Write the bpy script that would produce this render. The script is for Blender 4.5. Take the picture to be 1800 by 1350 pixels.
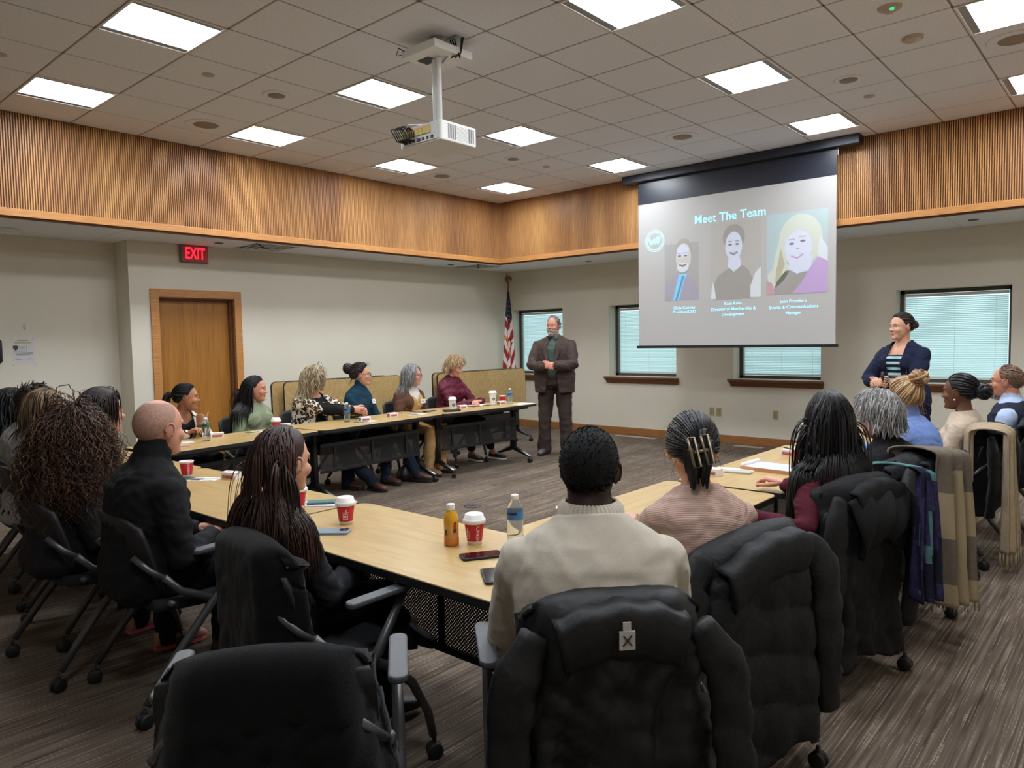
import bpy, math, random
import numpy as np
from mathutils import Matrix, Vector

for _o in list(bpy.data.objects):
    bpy.data.objects.remove(_o)
SC = bpy.context.scene
COL = SC.collection
RNG = random.Random(7)
NPR = np.random.RandomState(11)

# ---------------------------------------------------------------- camera, world, exposure
cam_d = bpy.data.cameras.new('camera')
cam = bpy.data.objects.new('camera', cam_d)
COL.objects.link(cam)
_R = ((0.750914, 0.6601565, -0.01793), (0.0267816, -0.057569, -0.9979822), (-0.6598567, 0.7489187, -0.0609094))
cam.matrix_world = Matrix(((_R[0][0], -_R[1][0], -_R[2][0], 7.1475),
                           (_R[0][1], -_R[1][1], -_R[2][1], -1.9265),
                           (_R[0][2], -_R[1][2], -_R[2][2], 1.497),
                           (0, 0, 0, 1)))
cam_d.sensor_width = 36.0
cam_d.lens = 36.0 * 1282.88 / 1800.0
cam_d.clip_start = 0.02
SC.camera = cam

W = bpy.data.worlds.new('overcast_sky')
SC.world = W
W.use_nodes = True
_bg = W.node_tree.nodes['Background']
_bg.inputs[0].default_value = (0.72, 0.97, 1.0, 1)
_bg.inputs[1].default_value = 1.35
LIGHT_STRENGTH = 37.0

SC.view_settings.view_transform = 'Standard'
SC.view_settings.look = 'None'
SC.view_settings.gamma = 1.0
SC.view_settings.use_curve_mapping = False
SC.view_settings.exposure = 0.0
try:
    SC.cycles.use_denoising = True
    SC.cycles.max_bounces = 12
    SC.cycles.diffuse_bounces = 9
    SC.cycles.transparent_max_bounces = 16
    SC.cycles.sample_clamp_indirect = 6.0
except Exception:
    pass

CEIL = 3.60      # upper ceiling
SOF = 2.66       # underside of the perimeter soffit
T = 0.61         # ceiling module
XL, YF, XR, YB = -1.33, 7.65, 8.05, -5.0     # walls
SXL, SYF, SXR, SYB = -0.56, 6.58, 7.27, -3.96  # soffit faces

# ---------------------------------------------------------------- helpers
def lin(c):
    c = c / 255.0
    return c / 12.92 if c <= 0.04045 else ((c + 0.055) / 1.055) ** 2.4

def rgb(r, g, b):
    return (lin(r), lin(g), lin(b), 1.0)

MATS = {}
def mat(name, col, rough=0.6, metal=0.0, noise=None, bump=None, spec=0.5, sheen=0.0, trans=0.0, emit=None, stretch=(1, 1, 1), coat=0.0, sss=0.0):
    """noise = (scale, amount): value variation; bump = (scale, strength)."""
    if name in MATS:
        return MATS[name]
    m = bpy.data.materials.new(name)
    m.use_nodes = True
    nt = m.node_tree
    b = nt.nodes['Principled BSDF']
    c = rgb(*col)
    b.inputs['Base Color'].default_value = c
    b.inputs['Roughness'].default_value = rough
    b.inputs['Metallic'].default_value = metal
    b.inputs['Specular IOR Level'].default_value = spec
    if sheen:
        b.inputs['Sheen Weight'].default_value = sheen
    if trans:
        b.inputs['Transmission Weight'].default_value = trans
    if coat:
        b.inputs['Coat Weight'].default_value = coat
    if sss:
        b.inputs['Subsurface Weight'].default_value = sss
        b.inputs['Subsurface Radius'].default_value = (0.012, 0.005, 0.003)
    if emit:
        b.inputs['Emission Color'].default_value = rgb(*emit[0])
        b.inputs['Emission Strength'].default_value = emit[1]
    if noise or bump:
        tc = nt.nodes.new('ShaderNodeTexCoord')
        mp = nt.nodes.new('ShaderNodeMapping')
        mp.inputs['Scale'].default_value = stretch
        nt.links.new(tc.outputs['Object'], mp.inputs['Vector'])
    if noise:
        n = nt.nodes.new('ShaderNodeTexNoise')
        n.inputs['Scale'].default_value = noise[0]
        n.inputs['Detail'].default_value = 4
        nt.links.new(mp.outputs['Vector'], n.inputs['Vector'])
        r = nt.nodes.new('ShaderNodeValToRGB')
        a = noise[1]
        r.color_ramp.elements[0].position = 0.3
        r.color_ramp.elements[1].position = 0.7
        r.color_ramp.elements[0].color = tuple(x * (1 - a) for x in c[:3]) + (1,)
        r.color_ramp.elements[1].color = tuple(min(1, x * (1 + a)) for x in c[:3]) + (1,)
        nt.links.new(n.outputs['Fac'], r.inputs['Fac'])
        nt.links.new(r.outputs['Color'], b.inputs['Base Color'])
    if bump:
        n2 = nt.nodes.new('ShaderNodeTexNoise')
        n2.inputs['Scale'].default_value = bump[0]
        n2.inputs['Detail'].default_value = 3
        nt.links.new(mp.outputs['Vector'], n2.inputs['Vector'])
        bp = nt.nodes.new('ShaderNodeBump')
        bp.inputs['Strength'].default_value = bump[1]
        bp.inputs['Distance'].default_value = 0.01
        nt.links.new(n2.outputs['Fac'], bp.inputs['Height'])
        nt.links.new(bp.outputs['Normal'], b.inputs['Normal'])
    MATS[name] = m
    return m

def ramp_mat(name, build, rough=0.6, spec=0.5):
    """material whose colour comes from build(nt, add, link, bsdf)"""
    if name in MATS:
        return MATS[name]
    m = bpy.data.materials.new(name)
    m.use_nodes = True
    nt = m.node_tree
    b = nt.nodes['Principled BSDF']
    b.inputs['Roughness'].default_value = rough
    b.inputs['Specular IOR Level'].default_value = spec
    build(nt, lambda t: nt.nodes.new('ShaderNode' + t), nt.links.new, b)
    MATS[name] = m
    return m

def ramp(nt, stops):
    r = nt.nodes.new('ShaderNodeValToRGB')
    e = r.color_ramp.elements
    while len(e) < len(stops):
        e.new(0.5)
    for k, (p, c) in enumerate(stops):
        e[k].position = p
        e[k].color = c
    return r

def npn(v):
    v = np.asarray(v, float)
    return v / (np.linalg.norm(v, axis=-1, keepdims=True) + 1e-12)

class Geo:
    """collects shapes into one mesh"""
    def __init__(s):
        s.v, s.f, s.m, s.n = [], [], [], 0
    def add(s, v, f, m=0):
        v = np.asarray(v, float).reshape(-1, 3)
        s.v.append(v)
        if isinstance(f, np.ndarray):
            s.f.extend((f + s.n).tolist())
        else:
            s.f.extend([[i + s.n for i in q] for q in f])
        s.m.extend([m] * len(f))
        s.n += len(v)
        return s
    def box(s, c, d, m=0, R=None):
        x, y, z = d[0] / 2, d[1] / 2, d[2] / 2
        v = np.array([(-x, -y, -z), (x, -y, -z), (x, y, -z), (-x, y, -z), (-x, -y, z), (x, -y, z), (x, y, z), (-x, y, z)])
        if R is not None:
            v = v @ np.asarray(R).T
        return s.add(v + np.asarray(c), [(0, 3, 2, 1), (4, 5, 6, 7), (0, 1, 5, 4), (1, 2, 6, 5), (2, 3, 7, 6), (3, 0, 4, 7)], m)
    def bbox(s, lo, hi, m=0):
        lo, hi = np.asarray(lo, float), np.asarray(hi, float)
        return s.box((lo + hi) / 2, hi - lo, m)
    def prism(s, pts, z0, z1, m=0, tf=None):
        """pts: 2-D outline (counter-clockwise)"""
        n = len(pts)
        v = np.array([(p[0], p[1], z0) for p in pts] + [(p[0], p[1], z1) for p in pts])
        if tf is not None:
            v = tf(v)
        f = [tuple(range(n))[::-1], tuple(range(n, 2 * n))]
        f += [(i, (i + 1) % n, (i + 1) % n + n, i + n) for i in range(n)]
        return s.add(v, f, m)
    def loft(s, C, U, V, ru, rv, sides=12, power=2.0, cap=True, m=0):
        C, U, V = np.asarray(C, float), np.asarray(U, float), np.asarray(V, float)
        n = len(C)
        th = np.arange(sides) * 2 * np.pi / sides
        cs, sn = np.cos(th), np.sin(th)
        e = 2.0 / power
        cs, sn = np.sign(cs) * np.abs(cs) ** e, np.sign(sn) * np.abs(sn) ** e
        v = C[:, None] + (np.asarray(ru)[:, None] * cs)[..., None] * U[:, None] + (np.asarray(rv)[:, None] * sn)[..., None] * V[:, None]
        f = []
        for i in range(n - 1):
            for k in range(sides):
                a, b = i * sides + k, i * sides + (k + 1) % sides
                f.append((a, b, b + sides, a + sides))
        if cap:
            f.append(tuple(range(sides))[::-1])
            f.append(tuple(range((n - 1) * sides, n * sides)))
        return s.add(v.reshape(-1, 3), f, m)
    def tube(s, P, r, sides=8, flat=1.0, up=None, cap=True, m=0):
        P = np.asarray(P, float)
        n = len(P)
        r = np.full(n, r) if np.isscalar(r) else np.asarray(r, float)
        t = np.gradient(P, axis=0)
        t = npn(t)
        u0 = np.array((0, 0, 1.0)) if up is None else np.asarray(up, float)
        U = []
        for i in range(n):
            u = u0 - t[i] * (u0 @ t[i])
            if np.linalg.norm(u) < 1e-3:
                u = np.cross(t[i], (1, 0.3, 0))
            u = npn(u)
            U.append(u)
            u0 = u if up is None else u0
        U = np.array(U)
        V = np.cross(t, U)
        return s.loft(P, U, V, r * flat, r, sides, 2.0, cap, m)
    def limb(s, P, r, sides=12, m=0, flat=1.0, up=None):
        """tapered tube with round ends"""
        P = np.asarray(P, float)
        r = np.asarray(r, float)
        a, b = npn(P[0] - P[1]), npn(P[-1] - P[-2])
        hp, hr = [], []
        for q in (1.0, 0.87, 0.5):
            hp.append(P[0] + a * r[0] * q)
            hr.append(r[0] * math.sqrt(max(0.0, 1 - q * q)) + 0.02 * r[0])
        tp, tr = [], []
        for q in (0.5, 0.87, 1.0):
            tp.append(P[-1] + b * r[-1] * q)
            tr.append(r[-1] * math.sqrt(max(0.0, 1 - q * q)) + 0.02 * r[-1])
        return s.tube(np.vstack([hp, P, tp]), np.concatenate([hr, r, tr]), sides, flat, up, True, m)
    def ell(s, c, r, R=None, nu=14, nv=9, m=0):
        th = np.linspace(0, np.pi, nv)
        v = []
        for t in th:
            for k in range(nu):
                p = 2 * np.pi * k / nu
                v.append((math.sin(t) * math.cos(p), math.sin(t) * math.sin(p), math.cos(t)))
        v = np.array(v) * np.asarray(r)
        if R is not None:
            v = v @ np.asarray(R).T
        f = []
        for i in range(nv - 1):
            for k in range(nu):
                a, b = i * nu + k, i * nu + (k + 1) % nu
                f.append((a, a + nu, b + nu, b))
        return s.add(v + np.asarray(c), f, m)
    def lathe(s, prof, c=(0, 0, 0), sides=24, m=0, capb=True, capt=False):
        """prof: list of (r, z)"""
        v, f = [], []
        for r, z in prof:
            for k in range(sides):
                a = 2 * math.pi * k / sides
                v.append((c[0] + r * math.cos(a), c[1] + r * math.sin(a), c[2] + z))
        for i in range(len(prof) - 1):
            for k in range(sides):
                a, b = i * sides + k, i * sides + (k + 1) % sides
                f.append((a, b, b + sides, a + sides))
        if capb:
            f.append(tuple(range(sides))[::-1])
        if capt:
            f.append(tuple(range((len(prof) - 1) * sides, len(prof) * sides)))
        return s.add(v, f, m)
    def grid(s, P, m=0, flip=False):
        P = np.asarray(P, float)
        a, b = P.shape[:2]
        i, j = np.meshgrid(np.arange(a - 1), np.arange(b - 1), indexing='ij')
        q = (i * b + j).ravel()
        f = np.stack([q, q + b, q + b + 1, q + 1], 1)
        if flip:
            f = f[:, ::-1]
        return s.add(P.reshape(-1, 3), f, m)
    def V(s):
        return np.vstack(s.v)

def new_obj(name, data, parent=None):
    o = bpy.data.objects.new(name, data)
    COL.objects.link(o)
    if parent is not None:
        o.parent = parent
    return o

def make_mesh(name, V, F, mats, mi=None, smooth=False):
    me = bpy.data.meshes.new(name)
    me.from_pydata(np.asarray(V).tolist(), [], F if isinstance(F, list) else F.tolist())
    for m in (mats if isinstance(mats, (list, tuple)) else [mats]):
        me.materials.append(m)
    if mi is not None and len(mi):
        me.polygons.foreach_set('material_index', np.asarray(mi, np.int32))
    if smooth:
        me.polygons.foreach_set('use_smooth', np.ones(len(me.polygons), bool))
    me.update()
    return me

def build(name, g, mats, parent=None, smooth=False, bevel=0.0, seg=2, loc=None, rotz=None):
    me = make_mesh(name, g.V(), g.f, mats, g.m, smooth)
    o = new_obj(name, me, parent)
    if bevel:
        b = o.modifiers.new('bevel', 'BEVEL')
        b.width = bevel
        b.segments = seg
        b.limit_method = 'ANGLE'
        b.angle_limit = math.radians(40)
    if loc is not None:
        o.location = loc
    if rotz is not None:
        o.rotation_euler = (0, 0, rotz)
    return o

def tag(o, label, cat, group=None):
    o['label'] = label
    o['category'] = cat
    if group:
        o['group'] = group
    return o

def thing(name, label, cat, loc=(0, 0, 0), rz=0.0, group=None):
    o = new_obj(name, None)
    o.empty_display_size = 0.1
    o.location = loc
    o.rotation_euler = (0, 0, rz)
    return tag(o, label, cat, group)

def struct(o):
    o['kind'] = 'structure'
    return o

def copy_tree(o, parent=None):
    c = o.copy()
    COL.objects.link(c)
    if parent is not None:
        c.parent = parent
    for ch in [x for x in o.children]:
        copy_tree(ch, c)
    return c

def at(o, loc, rz=0.0):
    o.location = loc
    o.rotation_euler = (0, 0, rz)
    return o

def rounded(w, d, r, n=6, cx=0.0, cy=0.0):
    """rounded rectangle outline"""
    pts = []
    for (sx, sy, a0) in ((1, 1, 0), (-1, 1, 90), (-1, -1, 180), (1, -1, 270)):
        for k in range(n + 1):
            a = math.radians(a0 + 90.0 * k / n)
            pts.append((cx + sx * (w / 2 - r) + r * math.cos(a), cy + sy * (d / 2 - r) + r * math.sin(a)))
    return pts

def text_mesh(name, s, size, m, parent=None, align='CENTER', loc=(0, 0, 0), rot=(0, 0, 0), extrude=0.0005, shear=0.0, bold=0.0):
    c = bpy.data.curves.new(name, 'FONT')
    c.body = s
    c.size = size
    c.align_x = align
    c.align_y = 'CENTER'
    c.extrude = extrude
    c.offset = bold
    c.shear = shear
    c.resolution_u = 3
    tmp = bpy.data.objects.new(name, c)
    COL.objects.link(tmp)
    dg = bpy.context.evaluated_depsgraph_get()
    me = bpy.data.meshes.new_from_object(tmp.evaluated_get(dg))
    bpy.data.objects.remove(tmp)
    bpy.data.curves.remove(c)
    me.materials.clear()
    me.materials.append(m)
    o = new_obj(name, me, parent)
    o.location = loc
    o.rotation_euler = rot
    return o

def voxel(g, size, smooth=4, fac=0.5):
    """union of overlapping closed shapes as one continuous skin"""
    me = bpy.data.meshes.new('tmp')
    me.from_pydata(g.V().tolist(), [], g.f)
    o = bpy.data.objects.new('tmp', me)
    COL.objects.link(o)
    r = o.modifiers.new('r', 'REMESH')
    r.mode = 'VOXEL'
    r.voxel_size = size
    if smooth:
        sm = o.modifiers.new('s', 'SMOOTH')
        sm.factor = fac
        sm.iterations = smooth
    dg = bpy.context.evaluated_depsgraph_get()
    ev = o.evaluated_get(dg)
    em = ev.to_mesh()
    n = len(em.vertices)
    V = np.empty(n * 3, np.float32)
    em.vertices.foreach_get('co', V)
    V = V.reshape(-1, 3).astype(float)
    nl = len(em.loops)
    L = np.empty(nl, np.int32)
    em.loops.foreach_get('vertex_index', L)
    F = L.reshape(-1, 4).copy() if nl == 4 * len(em.polygons) else [list(p.vertices) for p in em.polygons]
    ev.to_mesh_clear()
    bpy.data.objects.remove(o)
    bpy.data.meshes.remove(me)
    return V, F

def normals(V, F):
    n = np.zeros_like(V)
    a, b, c, d = V[F[:, 0]], V[F[:, 1]], V[F[:, 2]], V[F[:, 3]]
    fn = np.cross(c - a, d - b)
    for k in range(4):
        np.add.at(n, F[:, k], fn)
    return npn(n)

def wob(P, scale, seed, k=8):
    """smooth pseudo noise in about [-1, 1]"""
    r = np.random.RandomState(seed)
    out = np.zeros(len(P))
    Q = P * scale
    w = 0.6 * np.sin(Q[:, [1, 2, 0]] * 1.3 + r.rand(3) * 6)
    Q = Q + w
    for i in range(k):
        d = npn(r.randn(3)) * (0.7 + 0.9 * r.rand())
        out += np.sin(Q @ d * 2 * np.pi + r.rand() * 6.28)
    return out / (k ** 0.5) / 1.4

def rot_axis(axis, a):
    x, y, z = npn(axis)
    c, s = math.cos(a), math.sin(a)
    C = 1 - c
    return np.array([[c + x * x * C, x * y * C - z * s, x * z * C + y * s],
                     [y * x * C + z * s, c + y * y * C, y * z * C - x * s],
                     [z * x * C - y * s, z * y * C + x * s, c + z * z * C]])

def RZ(a):
    return np.array([[math.cos(a), -math.sin(a), 0], [math.sin(a), math.cos(a), 0], [0, 0, 1.0]])
def RX(a):
    return np.array([[1, 0, 0], [0, math.cos(a), -math.sin(a)], [0, math.sin(a), math.cos(a)]])
def RY(a):
    return np.array([[math.cos(a), 0, math.sin(a)], [0, 1, 0], [-math.sin(a), 0, math.cos(a)]])
# ---------------------------------------------------------------- materials of the setting
M_WALL = mat('wall_paint', (216, 210, 194), 0.85, noise=(1.5, 0.02), bump=(180, 0.05), spec=0.2)
M_TILE = mat('ceiling_tile', (230, 233, 240), 0.95, noise=(60, 0.05), bump=(240, 0.25), spec=0.1)
M_TBAR = mat('ceiling_bar', (150, 144, 140), 0.8, spec=0.2)
M_OAK = mat('oak_trim', (186, 128, 70), 0.45, noise=(9, 0.22), stretch=(0.6, 0.6, 10), bump=(60, 0.05))
M_OAKH = mat('oak_trim_long', (190, 132, 74), 0.45, noise=(9, 0.2), stretch=(1, 1, 14), bump=(60, 0.05))
M_DARKWOOD = mat('walnut_sill', (116, 74, 45), 0.45, noise=(9, 0.25), stretch=(1, 3, 12))
M_BASE = mat('oak_base', (150, 98, 52), 0.5, noise=(8, 0.25), stretch=(1, 1, 16))
M_WHITE = mat('white_metal', (225, 225, 222), 0.45)
M_BLACKM = mat('black_metal', (22, 23, 25), 0.45)
M_BLACKP = mat('black_plastic', (26, 27, 29), 0.55)
M_DKGREY = mat('dark_grey_metal', (70, 72, 74), 0.4, 0.3)
M_SILVER = mat('silver_metal', (172, 174, 176), 0.32, 0.7)
M_CHROME = mat('chrome', (215, 215, 215), 0.15, 1.0)
M_BRASS = mat('brass', (196, 160, 84), 0.22, 1.0)
M_FRAME = mat('bronze_window_frame', (74, 68, 60), 0.5)
M_GLASS = mat('clear_glass', (255, 255, 255), 0.02, trans=1.0)
M_GLASS.node_tree.nodes['Principled BSDF'].inputs['IOR'].default_value = 1.02

def _carpet(nt, add, link, b):
    tc = add('TexCoord')
    def nz(scale, detail, dx=0.0):
        mp = add('Mapping'); mp.inputs['Scale'].default_value = scale
        mp.inputs['Location'].default_value = (dx, dx, 0)
        link(tc.outputs['Object'], mp.inputs['Vector'])
        n = add('TexNoise'); n.inputs['Scale'].default_value = 1.0; n.inputs['Detail'].default_value = detail
        link(mp.outputs['Vector'], n.inputs['Vector'])
        return n
    base = nz((62, 1.1, 1), 3)
    r1 = ramp(nt, [(0.28, rgb(72, 60, 52)), (0.45, rgb(96, 84, 74)), (0.58, rgb(112, 100, 89)), (0.72, rgb(128, 115, 101))])
    link(base.outputs['Fac'], r1.inputs['Fac'])
    fine = nz((165, 2.6, 1), 2, 3.0)
    r2 = ramp(nt, [(0.56, (0, 0, 0, 1)), (0.63, (1, 1, 1, 1))])
    link(fine.outputs['Fac'], r2.inputs['Fac'])
    dash = nz((40, 110, 1), 1, 7.0)
    r3 = ramp(nt, [(0.42, (0.25, 0.25, 0.25, 1)), (0.55, (1, 1, 1, 1))])
    link(dash.outputs['Fac'], r3.inputs['Fac'])
    mu = add('Math'); mu.operation = 'MULTIPLY'
    link(r2.outputs['Color'], mu.inputs[0]); link(r3.outputs['Color'], mu.inputs[1])
    mx = add('MixRGB'); mx.inputs['Color2'].default_value = rgb(156, 142, 126)
    link(mu.outputs[0], mx.inputs['Fac']); link(r1.outputs['Color'], mx.inputs['Color1'])
    # planks, 25 cm by 1 m, slightly different browns
    sp = add('SeparateXYZ'); link(tc.outputs['Object'], sp.inputs[0])
    cb = add('CombineXYZ'); link(sp.outputs['Y'], cb.inputs['X']); link(sp.outputs['X'], cb.inputs['Y'])
    br = add('TexBrick')
    br.inputs['Scale'].default_value = 1.0
    br.inputs['Brick Width'].default_value = 1.0
    br.inputs['Row Height'].default_value = 0.25
    br.inputs['Mortar Size'].default_value = 0.0
    br.inputs['Color1'].default_value = (0.72, 0.70, 0.69, 1)
    br.inputs['Color2'].default_value = (1.1, 1.08, 1.05, 1)
    link(cb.outputs[0], br.inputs['Vector'])
    m2 = add('MixRGB'); m2.blend_type = 'MULTIPLY'; m2.inputs['Fac'].default_value = 0.8
    link(mx.outputs[0], m2.inputs['Color1']); link(br.outputs['Color'], m2.inputs['Color2'])
    link(m2.outputs[0], b.inputs['Base Color'])
    gr = nz((260, 260, 1), 2, 1.0)
    bp = add('Bump'); bp.inputs['Strength'].default_value = 0.5; bp.inputs['Distance'].default_value = 0.006
    link(gr.outputs['Fac'], bp.inputs['Height']); link(bp.outputs['Normal'], b.inputs['Normal'])
M_CARPET = ramp_mat('striped_carpet', _carpet, 0.95, 0.1)

def _slat(nt, add, link, b):
    tc = add('TexCoord')
    mp = add('Mapping'); mp.inputs['Scale'].default_value = (2.6, 2.6, 0.12)
    link(tc.outputs['Object'], mp.inputs['Vector'])
    n = add('TexNoise'); n.inputs['Scale'].default_value = 1.0; n.inputs['Detail'].default_value = 2
    link(mp.outputs['Vector'], n.inputs['Vector'])
    r = ramp(nt, [(0.3, rgb(158, 112, 74)), (0.5, rgb(190, 138, 88)), (0.68, rgb(212, 160, 102))])
    link(n.outputs['Fac'], r.inputs['Fac'])
    mp2 = add('Mapping'); mp2.inputs['Scale'].default_value = (70, 70, 5)
    link(tc.outputs['Object'], mp2.inputs['Vector'])
    n2 = add('TexNoise'); n2.inputs['Scale'].default_value = 1.0
    link(mp2.outputs['Vector'], n2.inputs['Vector'])
    r2 = ramp(nt, [(0.3, (0.72, 0.72, 0.72, 1)), (0.7, (1.1, 1.1, 1.1, 1))])
    link(n2.outputs['Fac'], r2.inputs['Fac'])
    mx = add('MixRGB'); mx.blend_type = 'MULTIPLY'; mx.inputs['Fac'].default_value = 0.8
    link(r.outputs['Color'], mx.inputs['Color1']); link(r2.outputs['Color'], mx.inputs['Color2'])
    link(mx.outputs[0], b.inputs['Base Color'])
M_SLAT = ramp_mat('oak_slats', _slat, 0.45, 0.4)
M_SLATBACK = mat('slat_backing', (88, 54, 32), 0.8)

def _door(nt, add, link, b):
    tc = add('TexCoord')
    mp = add('Mapping'); mp.inputs['Scale'].default_value = (3, 5, 0.5)
    link(tc.outputs['Object'], mp.inputs['Vector'])
    w = add('TexNoise'); w.inputs['Scale'].default_value = 2.0; w.inputs['Detail'].default_value = 5; w.inputs['Distortion'].default_value = 1.2
    link(mp.outputs['Vector'], w.inputs['Vector'])
    mp2 = add('Mapping'); mp2.inputs['Scale'].default_value = (60, 90, 2.5)
    link(tc.outputs['Object'], mp2.inputs['Vector'])
    n2 = add('TexNoise'); n2.inputs['Scale'].default_value = 1.0; n2.inputs['Detail'].default_value = 3
    link(mp2.outputs['Vector'], n2.inputs['Vector'])
    a = add('Math'); a.operation = 'ADD'
    link(w.outputs['Fac'], a.inputs[0]); link(n2.outputs['Fac'], a.inputs[1])
    h = add('Math'); h.operation = 'MULTIPLY'; h.inputs[1].default_value = 0.5
    link(a.outputs[0], h.inputs[0])
    r = ramp(nt, [(0.3, rgb(132, 84, 32)), (0.5, rgb(162, 108, 44)), (0.7, rgb(178, 122, 54))])
    link(h.outputs[0], r.inputs['Fac']); link(r.outputs['Color'], b.inputs['Base Color'])
M_DOOR = ramp_mat('oak_veneer_door', _door, 0.4, 0.4)

# ---------------------------------------------------------------- floor and walls
g = Geo(); g.bbox((-1.9, YB - 0.2, -0.1), (XR + 0.2, YF + 0.3, 0)); floor = struct(build('floor', g, M_CARPET))

WZ = CEIL + 0.3
WIN = [(-1.27, -0.16), (0.74, 1.91), (2.79, 3.96), (4.82, 5.97)]
WZ0, WZ1 = 0.895, 2.0
g = Geo()
xs = [-1.9] + [v for w in WIN for v in w] + [XR + 0.2]
for k in range(0, len(xs), 2):
    g.bbox((xs[k], YF, 0), (xs[k + 1], YF + 0.28, WZ))
for a, b in WIN:
    g.bbox((a, YF, 0), (b, YF + 0.28, WZ0)); g.bbox((a, YF, WZ1), (b, YF + 0.28, WZ))
struct(build('wall_front', g, M_WALL))
D0, D1, DZ = 1.665, 2.575, 2.05
g = Geo()
g.bbox((XL - 0.37, 1.36, 0), (XL, D0, WZ)); g.bbox((XL - 0.37, D1, 0), (XL, YF + 0.1, WZ)); g.bbox((XL - 0.37, D0, DZ), (XL, D1, WZ))
g.bbox((XL - 0.42, D0 - .1, 0), (XL - 0.30, D1 + .1, DZ + .1))
g.bbox((-1.9, YB - 0.2, 0), (-1.70, 1.36, WZ))
struct(build('wall_left', g, M_WALL))
g = Geo(); g.bbox((XR, YB - 0.2, 0), (XR + 0.2, YF, WZ)); struct(build('wall_right', g, M_WALL))
g = Geo(); g.bbox((-1.9, YB - 0.2, 0), (XR, YB, WZ)); struct(build('wall_back', g, M_WALL))

# baseboards
g = Geo(); g.bbox((XL, YF - 0.018, 0), (XR, YF, 0.105)); g.bbox((XL, YF - 0.012, 0.105), (XR, YF, 0.112)); struct(build('baseboard_front', g, M_BASE, bevel=0.003))
g = Geo(); g.bbox((XL, 2.67, 0), (XL + 0.018, YF - 0.02, 0.11)); g.bbox((XL, 1.36, 0), (XL + 0.018, 1.57, 0.11)); g.bbox((-1.70, YB, 0), (-1.682, 1.36, 0.11)); struct(build('baseboard_left', g, M_BASE, bevel=0.003))
g = Geo(); g.bbox((XR - 0.018, YB, 0), (XR, YF - 0.02, 0.11)); struct(build('baseboard_right', g, M_BASE, bevel=0.003))

# door
g = Geo(); g.bbox((XL - 0.16, D0 + 0.016, 0.01), (XL - 0.115, D1 - 0.016, DZ - 0.016)); door = struct(build('door_1', g, M_DOOR))
g = Geo()
g.bbox((XL - 0.115, D0 + 0.014, 0), (XL - 0.06, D0 + 0.03, DZ - 0.014)); g.bbox((XL - 0.115, D1 - 0.03, 0), (XL - 0.06, D1 - 0.014, DZ - 0.014)); g.bbox((XL - 0.115, D0 + .014, DZ - 0.03), (XL - 0.06, D1 - .014, DZ - 0.014))
g.bbox((XL - 0.2, D0, 0), (XL, D0 + 0.014, DZ)); g.bbox((XL - 0.2, D1 - 0.014, 0), (XL, D1, DZ)); g.bbox((XL - 0.2, D0, DZ - 0.014), (XL, D1, DZ))
build('door_jamb', g, M_DARKWOOD, door)
g = Geo()
g.bbox((XL, D0 - 0.09, 0), (XL + 0.022, D0 + 0.004, DZ + 0.09)); g.bbox((XL, D1 - 0.004, 0), (XL + 0.022, D1 + 0.085, DZ + 0.09)); g.bbox((XL, D0 + 0.004, DZ - 0.004), (XL + 0.022, D1 - 0.004, DZ + 0.09))
build('door_casing', g, M_OAK, door, bevel=0.004)
g = Geo()
tf = lambda v: np.stack([v[:, 2], v[:, 0], v[:, 1]], 1)
kc = np.array((XL - 0.115, D0 + 0.075, 0.92))
def lx(prof, c, sides=20):
    gg = Geo(); gg.lathe(prof, sides=sides, capt=True)
    v = gg.V(); v = np.stack([v[:, 2], v[:, 0], v[:, 1]], 1) + c
    return v, gg.f
v, f = lx([(0.033, 0), (0.033, 0.006), (0.016, 0.012), (0.012, 0.035), (0.026, 0.045), (0.031, 0.06), (0.027, 0.075), (0.012, 0.082)], kc); g.add(v, f)
build('door_knob', g, M_BRASS, door, True)

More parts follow.
